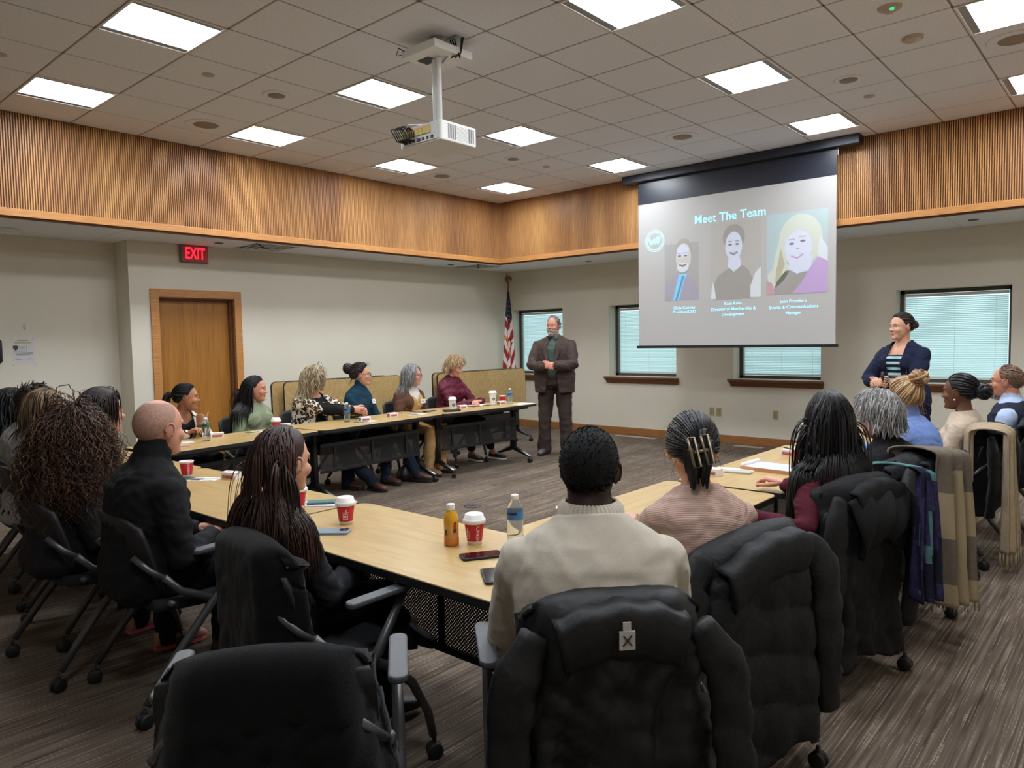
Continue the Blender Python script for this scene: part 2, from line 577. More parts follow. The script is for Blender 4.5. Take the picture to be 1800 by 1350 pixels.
# windows
def _blind(nt, add, link, b):
    b.inputs['Base Color'].default_value = rgb(226, 240, 240)
    b.inputs['Roughness'].default_value = 0.5
    tr = add('BsdfTranslucent'); tr.inputs[0].default_value = rgb(214, 240, 240)
    mix = add('MixShader'); mix.inputs[0].default_value = 0.42
    link(b.outputs[0], mix.inputs[1]); link(tr.outputs[0], mix.inputs[2])
    out = nt.nodes['Material Output']
    link(mix.outputs[0], out.inputs[0])
M_BLIND = ramp_mat('blind_vinyl', _blind)
for k, (a, b) in enumerate(WIN):
    y0 = YF + 0.20
    g = Geo()
    fw = 0.045
    for q in ((a, WZ0, a + fw, WZ1), (b - fw, WZ0, b, WZ1), (a, WZ1 - fw, b, WZ1), (a, WZ0, b, WZ0 + fw)):
        g.bbox((q[0], y0, q[1]), (q[2], y0 + 0.07, q[3]))
    w = struct(build('window_%d' % (k + 1), g, M_FRAME))
    g = Geo(); g.bbox((a + fw, y0 + 0.05, WZ0 + fw), (b - fw, y0 + 0.056, WZ1 - fw)); build('glass_pane', g, M_GLASS, w)
    g = Geo()
    z = WZ0 + 0.075
    ca, sa = math.cos(math.radians(43)), math.sin(math.radians(43))
    while z < WZ1 - 0.085:
        xa, xb = a + fw + 0.012, b - fw - 0.012
        P = [[(x, y0 + 0.028 + t * 0.0125 * ca, z + t * 0.0125 * sa + 0.0015 * (1 - t * t)) for t in (-1, 0, 1)] for x in (xa, xb)]
        g.grid(P)
        z += 0.0215
    s = build('blind_slats', g, M_BLIND, w); s['kind'] = 'stuff'
    g = Geo(); g.bbox((a + fw + 0.008, y0 + 0.012, WZ1 - 0.085), (b - fw - 0.008, y0 + 0.044, WZ1 - 0.05)); build('blind_headrail', g, M_WHITE, w, bevel=0.003)
    g = Geo(); g.bbox((a + fw + 0.012, y0 + 0.018, WZ0 + 0.05), (b - fw - 0.012, y0 + 0.038, WZ0 + 0.066)); build('blind_bottom_rail', g, M_WHITE, w, bevel=0.003)
    for q in (0.12, 0.5, 0.88):
        xq = a + fw + (b - a - 2 * fw) * q
        g = Geo(); g.tube([(xq, y0 + 0.012, WZ0 + 0.06), (xq, y0 + 0.012, WZ1 - 0.07)], 0.0012, 4); build('ladder_cord', g, M_WHITE, w)
    g = Geo(); g.tube([(a + 0.11, y0 + 0.004, WZ1 - 0.08), (a + 0.115, y0 + 0.0, WZ1 - 0.75)], 0.004, 6); build('tilt_wand', g, M_GLASS, w)
    g = Geo()
    pr = [(YF - 0.075, WZ0 + 0.0), (YF - 0.075, WZ0 - 0.022), (YF - 0.055, WZ0 - 0.03), (YF - 0.04, WZ0 - 0.06), (YF - 0.022, WZ0 - 0.095), (YF - 0.001, WZ0 - 0.1), (YF - 0.001, WZ0)]
    xa, xb = max(a - 0.06, XL + 0.005), b + 0.06
    v = np.array([(xa + (0.025 if q > 2 else 0), p[0], p[1]) for q, p in enumerate(pr)] + [(xb - (0.025 if q > 2 else 0), p[0], p[1]) for q, p in enumerate(pr)])
    n = len(pr)
    g.add(v, [tuple(range(n)), tuple(range(n, 2 * n))[::-1]] + [(i, i + n, (i + 1) % n + n, (i + 1) % n) for i in range(n)])
    build('window_sill', g, M_DARKWOOD, w)
    g = Geo(); g.bbox((a + 0.001, YF - 0.01, WZ0 - 0.012), (b - 0.001, y0 - 0.001, WZ0 + 0.004)); build('window_stool', g, M_WALL, w)

# ---------------------------------------------------------------- wooden soffit
def slats(name, p0, p1, nrm):
    p0, p1, nrm = np.array(p0, float), np.array(p1, float), np.array(nrm, float)
    d = p1 - p0; Ln = np.linalg.norm(d); d = d / Ln
    up = np.array((0, 0, 1.0))
    R = np.stack([d, nrm, up], 1)
    mid = (p0 + p1) / 2
    root = Geo(); root.box(mid - nrm * 0.03 + up * (SOF + 0.04 + CEIL + 0.3) / 2, (Ln, 0.06, CEIL + 0.3 - SOF - 0.04), 0, R)
    o = struct(build(name, root, M_SLATBACK))
    g = Geo()
    n = int(Ln / 0.0205)
    for k in range(n):
        t = (k + 0.5) * Ln / n
        c = p0 + d * t + nrm * 0.006 + up * (SOF + 0.085 + CEIL - 0.003) / 2
        x, y, z = 0.0062, 0.006, (CEIL - 0.003 - SOF - 0.085) / 2
        v = np.array([(-x, -y, -z), (x, -y, -z), (x * .75, y, -z), (-x * .75, y, -z), (-x, -y, z), (x, -y, z), (x * .75, y, z), (-x * .75, y, z)]) @ R.T + c
        g.add(v, [(1, 2, 6, 5), (2, 3, 7, 6), (3, 0, 4, 7), (0, 3, 2, 1)])
    s = build('wood_slats', g, M_SLAT, o); s['kind'] = 'stuff'
    g = Geo(); g.box(mid + nrm * 0.012 + up * (SOF + 0.052), (Ln + 0.024, 0.03, 0.07), 0, R); build('fascia_board', g, M_OAKH, o, bevel=0.004)
    g = Geo(); g.box(mid - nrm * 0.006 + up * (SOF + 0.008), (Ln, 0.022, 0.02), 0, R); build('shadow_strip', g, M_SLATBACK, o)
slats('trim_1', (SXL, SYB, 0), (SXL, SYF, 0), (1, 0, 0))
slats('trim_2', (SXL, SYF, 0), (SXR, SYF, 0), (0, -1, 0))
slats('trim_3', (SXR, SYB, 0), (SXR, SYF, 0), (-1, 0, 0))
slats('trim_4', (SXL, SYB, 0), (SXR, SYB, 0), (0, 1, 0))

# ---------------------------------------------------------------- upper ceiling of separate tiles
g = Geo(); g.bbox((-1.9, YB - 0.2, CEIL + 0.30), (XR + 0.2, YF + 0.3, CEIL + 0.4)); ceil = struct(build('ceiling', g, M_TBAR))
g = Geo()
ex = [SXL + 0.0] + [i * T for i in range(0, 12)] + [SXR]
ey = [SYB] + [j * T for j in range(-6, 11)] + [SYF]
for x in ex: g.bbox((x - 0.012, SYB, CEIL + 0.004), (x + 0.012, SYF, CEIL + 0.012))
for y in ey: g.bbox((SXL, y - 0.012, CEIL + 0.004), (SXR, y + 0.012, CEIL + 0.0115))
build('ceiling_grid', g, M_TBAR, ceil)
LIGHTS = [(i, j) for i in (0, 3, 7, 10) for j in (0, 3, 6, 9)] + [(10, -3)]  # last one is an added unseen lamp to brighten the cream sweater's back
TM = {}
def tile_mesh(w, d):
    k = (round(w, 3), round(d, 3))
    if k not in TM:
        gp = 0.007
        a, b = w / 2 - gp, d / 2 - gp
        e = 0.006
        v = [(-a, -b, 0.012), (a, -b, 0.012), (a, b, 0.012), (-a, b, 0.012), (-a, -b, 0.003), (a, -b, 0.003), (a, b, 0.003), (-a, b, 0.003), (-a + e, -b + e, 0), (a - e, -b + e, 0), (a - e, b - e, 0), (-a + e, b - e, 0)]
        f = [(0, 1, 5, 4), (1, 2, 6, 5), (2, 3, 7, 6), (3, 0, 4, 7), (4, 5, 9, 8), (5, 6, 10, 9), (6, 7, 11, 10), (7, 4, 8, 11), (8, 9, 10, 11), (0, 3, 2, 1)]
        TM[k] = make_mesh('ceiling_tile', v, f, M_TILE)
    return TM[k]
for xi in range(len(ex) - 1):
    for yj in range(len(ey) - 1):
        if (xi - 1, yj - 7) in LIGHTS:
            continue
        x0, x1, y0, y1 = ex[xi], ex[xi + 1], ey[yj], ey[yj + 1]
        o = new_obj('ceiling_tile', tile_mesh(x1 - x0, y1 - y0), ceil)
        o.location = ((x0 + x1) / 2, (y0 + y1) / 2, CEIL + RNG.uniform(-0.0006, 0.0006))

# underside of the perimeter soffit
g = Geo()
g.bbox((-1.9, YB, SOF + 0.02), (SXL - 0.01, YF + .2, SOF + 0.06)); g.bbox((SXL - 0.01, SYF + 0.01, SOF + 0.02), (XR, YF + .2, SOF + 0.06))
g.bbox((SXR + 0.01, YB, SOF + 0.02), (XR, SYF + 0.01, SOF + 0.06)); g.bbox((SXL - 0.01, YB, SOF + 0.02), (SXR + 0.01, SYB - 0.01, SOF + 0.06))
per = struct(build('ceiling_perimeter', g, M_TBAR))
M_TILE2 = mat('soffit_tile', (238, 240, 242), 0.9, noise=(60, 0.04), spec=0.1)
def ptile(x0, x1, y0, y1):
    k = ('p', round(x1 - x0, 3), round(y1 - y0, 3))
    if k not in TM:
        gp = 0.004
        gg = Geo(); gg.bbox((-(x1 - x0) / 2 + gp, -(y1 - y0) / 2 + gp, 0), ((x1 - x0) / 2 - gp, (y1 - y0) / 2 - gp, 0.022))
        TM[k] = make_mesh('ceiling_tile', gg.V(), gg.f, M_TILE2)
    o = new_obj('ceiling_tile', TM[k], per); o.location = ((x0 + x1) / 2, (y0 + y1) / 2, SOF)
yy = [YB + 0.61 * 0 + k * 1.22 for k in range(0, 6)] + [1.36]
for y0, y1 in zip(yy[:-1], yy[1:]): ptile(-1.70, SXL - 0.02, y0, y1)
yy = [1.36 + k * 1.22 for k in range(0, 5)] + [YF]
for y0, y1 in zip(yy[:-1], yy[1:]): ptile(XL, SXL - 0.02, y0, y1)
xx = [SXL - 0.02] + [k * 1.22 + 0.62 for k in range(0, 6)] + [XR]
for x0, x1 in zip(xx[:-1], xx[1:]): ptile(x0, x1, SYF + 0.02, YF)
yy = [YB + k * 1.22 for k in range(0, 10)] + [SYF + 0.02]
for y0, y1 in zip(yy[:-1], yy[1:]): ptile(SXR + 0.02, XR, y0, y1)
xx = [SXL - 0.02 + k * 1.22 for k in range(0, 7)] + [SXR + .02]
for x0, x1 in zip(xx[:-1], xx[1:]): ptile(x0, x1, YB, SYB - 0.02)

# ---------------------------------------------------------------- ceiling lights
M_DIFF = mat('lit_diffuser', (255, 255, 255), 0.6, emit=((241, 248, 255), LIGHT_STRENGTH))
def light_proto():
    t = thing('ceiling_light', 'x', 'light', group='square troffer lights in the upper ceiling')
    g = Geo()
    a = T / 2 - 0.004
    for q in ((-a, -a, a, -a + 0.016), (-a, a - 0.016, a, a), (-a, -a + 0.016, -a + 0.016, a - 0.016), (a - 0.016, -a + 0.016, a, a - 0.016)):
        g.bbox((q[0], q[1], -0.004), (q[2], q[3], 0.01))
    build('frame', g, M_WHITE, t)
    g = Geo()
    b = a - 0.016
    for q in ((-b, -b, b, -b + 0.003), (-b, b - 0.003, b, b), (-b, -b, -b + 0.003, b), (b - 0.003, -b, b, b)):
        g.bbox((q[0], q[1], 0.0), (q[2], q[3], 0.14))
    g.bbox((-b, -b, 0.14), (b, b, 0.145))
    g.bbox((-b, -b, 0.002), (-b + 0.05, b, 0.006)); g.bbox((b - 0.05, -b, 0.002), (b, b, 0.006))
    build('housing', g, mat('troffer_housing', (150, 152, 152), .6), t)
    w = b - 0.05
    P = [[(w * math.sin(u) / math.sin(1.0), y, 0.006 + 0.115 * (math.cos(u) - math.cos(1.0)) / (1 - math.cos(1.0))) for y in (-b + 0.004, b - 0.004)] for u in np.linspace(-1.0, 1.0, 13)]
    g = Geo(); g.grid(P)
    build('diffuser', g, M_DIFF, t, True)
    return t
lp = light_proto()
LNAME = {0: 'second row in from the slatted left side', 3: 'x', 7: 'x', 10: 'x'}
first = True
for i, j in LIGHTS:
    o = lp if first else copy_tree(lp)
    first = False
    at(o, (i * T + T / 2, j * T + T / 2, CEIL))
    col = {0: 'column along left slats', 3: 'column beside the projector', 7: 'column toward screen right edge', 10: 'column nearest right wall'}[i]
    row = {-3: 'added out of view above the camera', 0: 'fourth from screen wall', 3: 'third from screen wall', 6: 'second from screen wall', 9: 'nearest screen wall'}[j]
    o['label'] = 'square ceiling light, ' + col + ', ' + row
# ---------------------------------------------------------------- tables
def _maple(nt, add, link, b):
    tc = add('TexCoord')
    mp = add('Mapping'); mp.inputs['Scale'].default_value = (1.2, 7, 7)
    link(tc.outputs['Object'], mp.inputs['Vector'])
    n = add('TexNoise'); n.inputs['Scale'].default_value = 2.2; n.inputs['Detail'].default_value = 6; n.inputs['Distortion'].default_value = 1.6
    link(mp.outputs['Vector'], n.inputs['Vector'])
    r = ramp(nt, [(0.3, rgb(172, 141, 90)), (0.5, rgb(184, 154, 101)), (0.72, rgb(192, 164, 112))])
    link(n.outputs['Fac'], r.inputs['Fac']); link(r.outputs['Color'], b.inputs['Base Color'])
M_MAPLE = ramp_mat('maple_laminate', _maple, 0.32, 0.45)

def _perf(nt, add, link, b):
    b.inputs['Base Color'].default_value = rgb(20, 21, 23)
    b.inputs['Roughness'].default_value = 0.5
    tc = add('TexCoord')
    mp = add('Mapping'); mp.inputs['Scale'].default_value = (95, 95, 95)
    mp.inputs['Rotation'].default_value = (0, math.radians(45), 0)
    link(tc.outputs['Object'], mp.inputs['Vector'])
    s = add('SeparateXYZ'); link(mp.outputs[0], s.inputs[0])
    def wave(o):
        f = add('Math'); f.operation = 'FRACT'; link(s.outputs[o], f.inputs[0])
        d = add('Math'); d.operation = 'SUBTRACT'; d.inputs[1].default_value = 0.5; link(f.outputs[0], d.inputs[0])
        q = add('Math'); q.operation = 'MULTIPLY'; link(d.outputs[0], q.inputs[0]); link(d.outputs[0], q.inputs[1])
        return q
    a, c = wave('X'), wave('Z')
    sm = add('Math'); sm.operation = 'ADD'; link(a.outputs[0], sm.inputs[0]); link(c.outputs[0], sm.inputs[1])
    lt = add('Math'); lt.operation = 'LESS_THAN'; lt.inputs[1].default_value = 0.055; link(sm.outputs[0], lt.inputs[0])
    tr = add('BsdfTransparent')
    mx = add('MixShader'); link(lt.outputs[0], mx.inputs[0]); link(b.outputs[0], mx.inputs[1]); link(tr.outputs[0], mx.inputs[2])
    link(mx.outputs[0], nt.nodes['Material Output'].inputs[0])
M_PERF = ramp_mat('perforated_black_steel', _perf)
M_TBLK = mat('table_leg_black', (30, 31, 33), 0.42)

def caster(g, x, y, m=0, rz=0.0, r=0.03):
    R = RZ(rz)
    for s in (-1, 1):
        gg = Geo(); gg.lathe([(r * 0.8, -0.009), (r, -0.005), (r, 0.005), (r * 0.8, 0.009)], sides=14, capt=True)
        v = gg.V(); v = np.stack([v[:, 2] + s * 0.013, v[:, 0], v[:, 1]], 1) @ R.T + (x, y, r)
        g.add(v, gg.f, m)
    g.ell((x, y, r * 1.35), (0.017, 0.024, 0.022), R, 10, 7, m)
    g.tube([(x, y, r * 1.3), (x, y, r * 2.6)], 0.008, 8, m=m)

TTOP = 0.715
def table(name_label, loc, rz, L=1.62, D=0.61, panel_y=0.06, group='training tables set in a U'):
    t = thing('training_table', name_label, 'table', (loc[0], loc[1], 0), rz, group)
    g = Geo(); g.prism(rounded(L, D, 0.055), TTOP - 0.026, TTOP); build('tabletop', g, M_MAPLE, t, bevel=0.0015, seg=1)
    g = Geo(); g.prism(rounded(L + 0.005, D + 0.005, 0.057), TTOP - 0.030, TTOP - 0.003); build('edge_band', g, M_BLACKP, t)
    xp = L / 2 - 0.13
    g = Geo(); g.box((0, 0.0, TTOP - 0.06), (2 * xp, 0.05, 0.05)); g.box((0, D / 2 - 0.06, TTOP - 0.043), (2 * xp, 0.02, 0.025)); g.box((0, -D / 2 + 0.06, TTOP - 0.043), (2 * xp, 0.02, 0.025))
    build('under_rail', g, M_TBLK, t, bevel=0.004)
    for s in (-1, 1):
        g = Geo()
        g.loft([(s * xp, 0, z) for z in (0.16, 0.4, 0.66, 0.69)], [(1, 0, 0)] * 4, [(0, 1, 0)] * 4, [0.026, 0.026, 0.026, 0.026], [0.045, 0.036, 0.04, 0.10], 12, 4)
        for q in (-1, 1):
            g.loft([(s * xp, q * 0.0, 0.18), (s * xp, q * 0.06, 0.15), (s * xp, q * 0.17, 0.11), (s * xp, q * 0.275, 0.078)], [(1, 0, 0)] * 4, npn([(0, -0.3 * q, 1)] * 4), [0.024, 0.022, 0.02, 0.018], [0.05, 0.036, 0.024, 0.016], 10, 3)
        lg = build('leg', g, M_TBLK, t, True)
        for q in (-1, 1):
            g = Geo()
            g.loft([(s * xp, q * 0.12, 0.141), (s * xp, q * 0.2, 0.113), (s * xp, q * 0.28, 0.086)], [(1, 0, 0)] * 3, npn([(0, -0.3 * q, 1)] * 3), [0.019, 0.018, 0.016], [0.010, 0.008, 0.006], 10, 3)
            build('foot_cap', g, M_SILVER, lg, True)
            g = Geo(); caster(g, s * xp, q * 0.275, rz=q * 0.5 + s * 0.4); build('caster', g, M_BLACKP, lg, True)
    g = Geo()
    P = [[(x, panel_y + 0.012 * math.sin(v * math.pi), 0.30 + 0.22 * v) for x in np.linspace(-xp + 0.03, xp - 0.03, 5)] for v in np.linspace(0, 1, 6)]
    g.grid(P); build('modesty_panel', g, M_PERF, t)
    g = Geo(); g.box((0, panel_y, 0.285), (2 * xp - 0.05, 0.016, 0.03)); g.box((0, panel_y, 0.535), (2 * xp - 0.05, 0.02, 0.035))
    for s in (-0.5, 0, 0.5): g.box((s * xp * 1.4, panel_y + 0.004, 0.41), (0.03, 0.014, 0.25))
    build('panel_frame', g, M_TBLK, t, bevel=0.003)
    return t

# left row: fitted centre, heading of the long axis
def row_table(label, p0, p1, inner):
    """p0, p1 = ends of the edge that faces the room; the people sit on the other side"""
    p0, p1 = np.array(p0), np.array(p1)
    d = p1 - p0; L = np.linalg.norm(d); d = d / L
    n = np.array((-d[1], d[0]))     # left of d
    c = (p0 + p1) / 2 + n * 0.305
    return table(label, (c[0], c[1]), math.atan2(d[1], d[0]), L - 0.012, panel_y=-0.06)
row_table('maple training table in left row nearest the flag', (1.47, 3.425), (1.53, 4.93), 1)
row_table('maple training table in left row before the woman in leopard print', (1.58, 1.81), (1.47, 3.42), 1)
row_table('maple training table in left row in front of the wooden door', (1.76, 0.36), (1.585, 1.80), 1)
table('maple training table before the bald man', (3.43, -0.065), math.pi, 1.63, panel_y=-0.04)
table('maple training table by the curly haired woman, mostly hidden', (1.79, -0.065), math.pi, 1.62, panel_y=-0.04)
table('maple training table with orange juice bottle on it', (5.065, -0.065), math.pi, 1.60, panel_y=-0.06)
table('maple training table in front of the woman with claw clip', (5.475, 0.92), math.pi / 2, 1.33)
table('maple training table with notepad and lidless red cup', (5.505, 2.42), math.pi / 2, 1.60)
table('maple training table at far end of right row', (5.53, 4.05), math.pi / 2, 1.60)

def folded(label, x, y0, y1, rz=0.0, lean=0.03):
    L = y1 - y0
    t = thing('folded_table', label, 'table', (x, (y0 + y1) / 2, 0), rz, 'flip-top tables folded upright by the left wall')
    D = 0.60
    g = Geo()
    tf = lambda v: np.stack([v[:, 2] + (v[:, 1]) * -lean, v[:, 0], v[:, 1] + 0.765], 1)
    g.prism(rounded(L, D, 0.055), -0.013, 0.013, tf=tf); build('tabletop', g, M_MAPLE, t)
    g = Geo(); g.prism(rounded(L + 0.012, D + 0.012, 0.06), -0.011, 0.011, tf=tf); build('edge_band', g, M_BLACKP, t)
    yp = L / 2 - 0.13
    g = Geo(); g.box((-0.06, 0, 0.74), (0.05, 2 * yp, 0.05)); g.box((-0.03, 0, 0.33), (0.016, 2 * yp, 0.2)); build('under_rail', g, M_TBLK, t, bevel=0.004)
    for s in (-1, 1):
        g = Geo()
        g.loft([(-0.06, s * yp, z) for z in (0.14, 0.4, 0.76)], [(0, 1, 0)] * 3, [(1, 0, 0)] * 3, [0.026] * 3, [0.04, 0.034, 0.04], 10, 4)
        for q in (-1, 1):
            g.loft([(-0.06, s * yp, 0.18), (-0.06 + q * 0.1, s * yp, 0.13), (-0.06 + q * 0.275, s * yp, 0.078)], [(0, 1, 0)] * 3, npn([(-0.3 * q, 0, 1)] * 3), [0.024, 0.022, 0.018], [0.05, 0.03, 0.016], 10, 3)
        lg = build('leg', g, M_TBLK, t, True)
        for q in (-1, 1):
            g = Geo(); caster(g, -0.06 + q * 0.275, s * yp, rz=q * 0.6 + 1.2); build('caster', g, M_BLACKP, lg, True)
    return t
folded('upright folded maple table behind the woman in teal', -0.10, 2.47, 4.13)
folded('upright folded maple table nested behind the one by the door', -0.24, 2.40, 4.02)
folded('upright folded maple table behind the blonde woman in maroon', 0.10, 4.60, 6.36)
folded('upright folded maple table nested nearest the flag', -0.06, 4.66, 6.2)

# ---------------------------------------------------------------- nesting chairs
M_MESHB = mat('black_chair_shell', (27, 28, 31), 0.6, bump=(300, 0.2))
M_SEATF = mat('black_seat_fabric', (24, 25, 28), 0.9, bump=(400, 0.2))
M_CHFR = mat('chair_frame_grey', (88, 88, 90), 0.38, 0.55)
M_ARM = mat('armrest_grey', (74, 76, 80), 0.45)

def chair_proto():
    t = thing('conference_chair', 'x', 'chair', group='black nesting chairs around the tables')
    g = Geo()
    P = []
    for v in np.linspace(0, 1, 6):
        P.append([(u * (0.235 - 0.02 * v * v), -0.215 + 0.455 * v, 0.462 - 0.02 * math.sin(v * 3.1) - 0.035 * max(0, v - 0.8) / 0.2 * (1) + 0.012 * u * u) for u in np.linspace(-1, 1, 9)])
    g.grid(P, flip=True)
    o = build('seat', g, M_SEATF, t, True); m = o.modifiers.new('s', 'SOLIDIFY'); m.thickness = 0.045; m.offset = -1
    g = Geo()
    P = []
    for v in np.linspace(0, 1, 9):
        w = 0.225 + 0.012 * math.sin(v * 3.1) - 0.03 * max(0, v - 0.85) / 0.15
        P.append([(u * w, -0.235 - 0.075 * v + 0.055 * u * u * (1 - 0.3 * v), 0.50 + 0.31 * v - 0.03 * (abs(u) ** 4) * (v > 0.9)) for u in np.linspace(-1, 1, 11)])
    g.grid(P)
    o = build('backrest', g, M_MESHB, t, True); m = o.modifiers.new('s', 'SOLIDIFY'); m.thickness = 0.018; m.offset = 0
    for s in (-1, 1):
        g = Geo(); g.tube([(s * 0.275, 0.14, 0.645), (s * 0.28, 0.03, 0.47), (s * 0.285, -0.17, 0.24), (s * 0.292, -0.29, 0.085)], [0.014, 0.017, 0.017, 0.016], 10)
        lg = build('leg', g, M_CHFR, t, True)
        g = Geo(); caster(g, s * 0.292, -0.30, rz=0.3 * s); build('caster', g, M_BLACKP, lg, True)
        g = Geo(); g.tube([(s * 0.262, -0.19, 0.57), (s * 0.262, -0.13, 0.50), (s * 0.265, 0.06, 0.41), (s * 0.265, 0.17, 0.31), (s * 0.265, 0.235, 0.18), (s * 0.265, 0.255, 0.085)], [0.015, 0.016, 0.017, 0.017, 0.016, 0.015], 10)
        lg = build('leg', g, M_CHFR, t, True)
        g = Geo(); caster(g, s * 0.265, 0.26, rz=-0.4 * s); build('caster', g, M_BLACKP, lg, True)
        g = Geo(); g.prism(rounded(0.052, 0.25, 0.024), 0.648, 0.668, tf=lambda v, s=s: v + np.stack([np.full(len(v), s * 0.283), np.full(len(v), 0.04), 0.06 * (v[:, 1])], 1)); build('armrest', g, M_ARM, t, bevel=0.006)
        g = Geo(); g.tube([(s * 0.262, -0.17, 0.55), (s * 0.24, -0.235, 0.6), (s * 0.2, -0.285, 0.66)], 0.013, 8); build('back_bracket', g, M_CHFR, t, True)
    g = Geo(); g.tube([(-0.262, 0.02, 0.425), (0.262, 0.02, 0.425)], 0.014, 8); g.tube([(-0.262, -0.16, 0.45), (0.262, -0.16, 0.45)], 0.014, 8); build('cross_bar', g, M_CHFR, t, True)
    return t
CHAIR = chair_proto()
_used = [False]
def chair(x, y, deg, label, dz=0):
    """deg: heading the sitter faces, 90 = towards the screen wall"""
    o = CHAIR if not _used[0] else copy_tree(CHAIR)
    _used[0] = True
    at(o, (x, y, 0), math.radians(deg - 90))
    o['label'] = label
    return o
# ---------------------------------------------------------------- people
SKIN = {
    'light': (214, 164, 138), 'pink': (208, 150, 128), 'tan': (176, 122, 92), 'brown': (104, 66, 48), 'dark': (46, 32, 27), 'ruddy': (198, 138, 114), 'mid': (206, 156, 130)}
def skin_mat(k):
    return mat('skin_' + k, SKIN[k], 0.5, noise=(28, 0.06), bump=(140, 0.06), spec=0.35, sss=0.12)
def lip_mat(k):
    c = SKIN[k]
    return mat('lips_' + k, (int(c[0] * 0.88), int(c[1] * 0.72), int(c[2] * 0.74)), 0.45)
M_EYEW = mat('eye_white', (226, 222, 216), 0.25)
M_IRIS = mat('iris_dark', (46, 34, 26), 0.2)
M_GLASSF = mat('glasses_frame_dark', (34, 26, 24), 0.35)
M_LENS = mat('spectacle_lens', (255, 255, 255), 0.0, trans=1.0)
M_LENS.node_tree.nodes['Principled BSDF'].inputs['IOR'].default_value = 1.01

def cloth(name, col, rough=0.9, sc=350, st=0.25, noise=None, sheen=0.0):
    return mat(name, col, rough, bump=(sc, st), noise=noise, spec=0.25, sheen=sheen)

HEAD_E = [((0, -.012, .022), (.0765, .0975, .094)), ((0, .020, -.026), (.0640, .069, .084)), ((0, .036, -.080), (.0435, .049, .036)),
          ((.037, .055, -.026), (.027, .028, .026)), ((-.037, .055, -.026), (.027, .028, .026)), ((0, .066, .026), (.052, .022, .016)),
          ((0, .0775, .000), (.0105, .016, .030)), ((0, .0915, -.025), (.0120, .0170, .0120)), ((.0110, .085, -.029), (.009, .012, .009)), ((-.0110, .085, -.029), (.009, .012, .009)),
          ((0, .080, -.0565), (.022, .0120, .0050)), ((0, .079, -.0650), (.018, .0120, .0060)), ((0, .072, -.094), (.021, .019, .017))]
def _dirs(na, ne):
    a = np.linspace(-np.pi, np.pi, na, endpoint=False)
    a = a - 0.45 * np.sin(a)            # more columns over the face
    e = np.linspace(-np.pi / 2, np.pi / 2, ne)
    e = e - 0.10 * np.sin(2 * (e + 0.25))
    e[0], e[-1] = -np.pi / 2, np.pi / 2
    A, E_ = np.meshgrid(a, e)
    return np.stack([np.sin(A) * np.cos(E_), np.cos(A) * np.cos(E_), np.sin(E_)], -1)
_HO = np.array((0, 0.0, -0.012))
def head_radius(d, jaw=1.0):
    r = np.zeros(d.shape[:-1])
    k = 34.0
    for n, (c, rad) in enumerate(HEAD_E):
        c = np.array(c, float) - _HO
        rad = np.array(rad, float)
        if n in (1, 2): rad = rad * (jaw, 1, 1)
        q = d / rad; p = -c / rad
        A = (q * q).sum(-1); B = (q * p).sum(-1); Cc = (p * p).sum(-1) - 1
        D = B * B - A * Cc
        t = np.where(D > 0, (-B + np.sqrt(np.maximum(D, 0))) / A, 0)
        t = np.maximum(t, 0)
        r = r + t ** k
    r = r ** (1 / k)
    for sx in (-1, 1):
        e0 = npn(np.array((sx * .0315, .080, .004)) - _HO)
        ang = np.arccos(np.clip((d * e0).sum(-1), -1, 1))
        r = r - 0.0085 * np.exp(-(ang / 0.135) ** 2)
    e0 = npn(np.array((0, .084, -.061)) - _HO)
    return r
def head_surface(x, z, jaw=1.0):
    """front point of the face with the given x, z"""
    y = 0.09
    for _ in range(6):
        d = npn(np.array((x, y, z)) - _HO)
        r = head_radius(d[None], jaw)[0]
        p = _HO + d * r
        y = y + (p[1] - y)
        s = (z - _HO[2]) ** 2 + x * x
        y = math.sqrt(max(1e-6, r * r - s))
    return np.array((x, y, z))
_D = _dirs(74, 52)
_HR = {}
def head_geo(jaw=1.0):
    if jaw in _HR:
        return _HR[jaw]
    r = head_radius(_D, jaw)
    P = _HO + _D * r[..., None]
    ne, na = P.shape[:2]
    V = P.reshape(-1, 3)
    F, M = [], []
    for i in range(ne - 1):
        for k in range(na):
            a, b = i * na + k, i * na + (k + 1) % na
            F.append((a, b, b + na, a + na))
            c = V[[a, b, a + na]].mean(0)
            M.append(1 if (c[1] > 0.07 and (c[0] / 0.0215) ** 2 + ((c[2] + 0.0608) / 0.0078) ** 2 < 1) else 0)
    _HR[jaw] = (V, F, M)
    return _HR[jaw]

# hair line: azimuth (0 = front) in degrees -> lowest elevation of the hair on the skull
def hair_line(az, kind='full'):
    a = np.abs(az)
    tab = {'full': ([0, 35, 58, 72, 85, 100, 130, 180], [44, 40, 26, 4, -14, -22, -44, -50]),
           'low': ([0, 35, 58, 72, 85, 100, 130, 180], [40, 36, 22, 0, -20, -40, -56, -60]),
           'recede': ([0, 25, 50, 68, 80, 100, 130, 180], [62, 66, 40, 8, -12, -18, -44, -50]),
           'bald': ([0, 25, 50, 68, 80, 100, 130, 180], [75, 72, 50, 18, -10, -18, -44, -50])}[kind]
    return np.interp(a, tab[0], tab[1])
SK_C, SK_R = np.array(HEAD_E[0][0]), np.array(HEAD_E[0][1])
def sk_dir(az, el):
    az, el = np.radians(az), np.radians(el)
    return np.stack([np.sin(az) * np.cos(el), np.cos(az) * np.cos(el), np.sin(el)], -1)

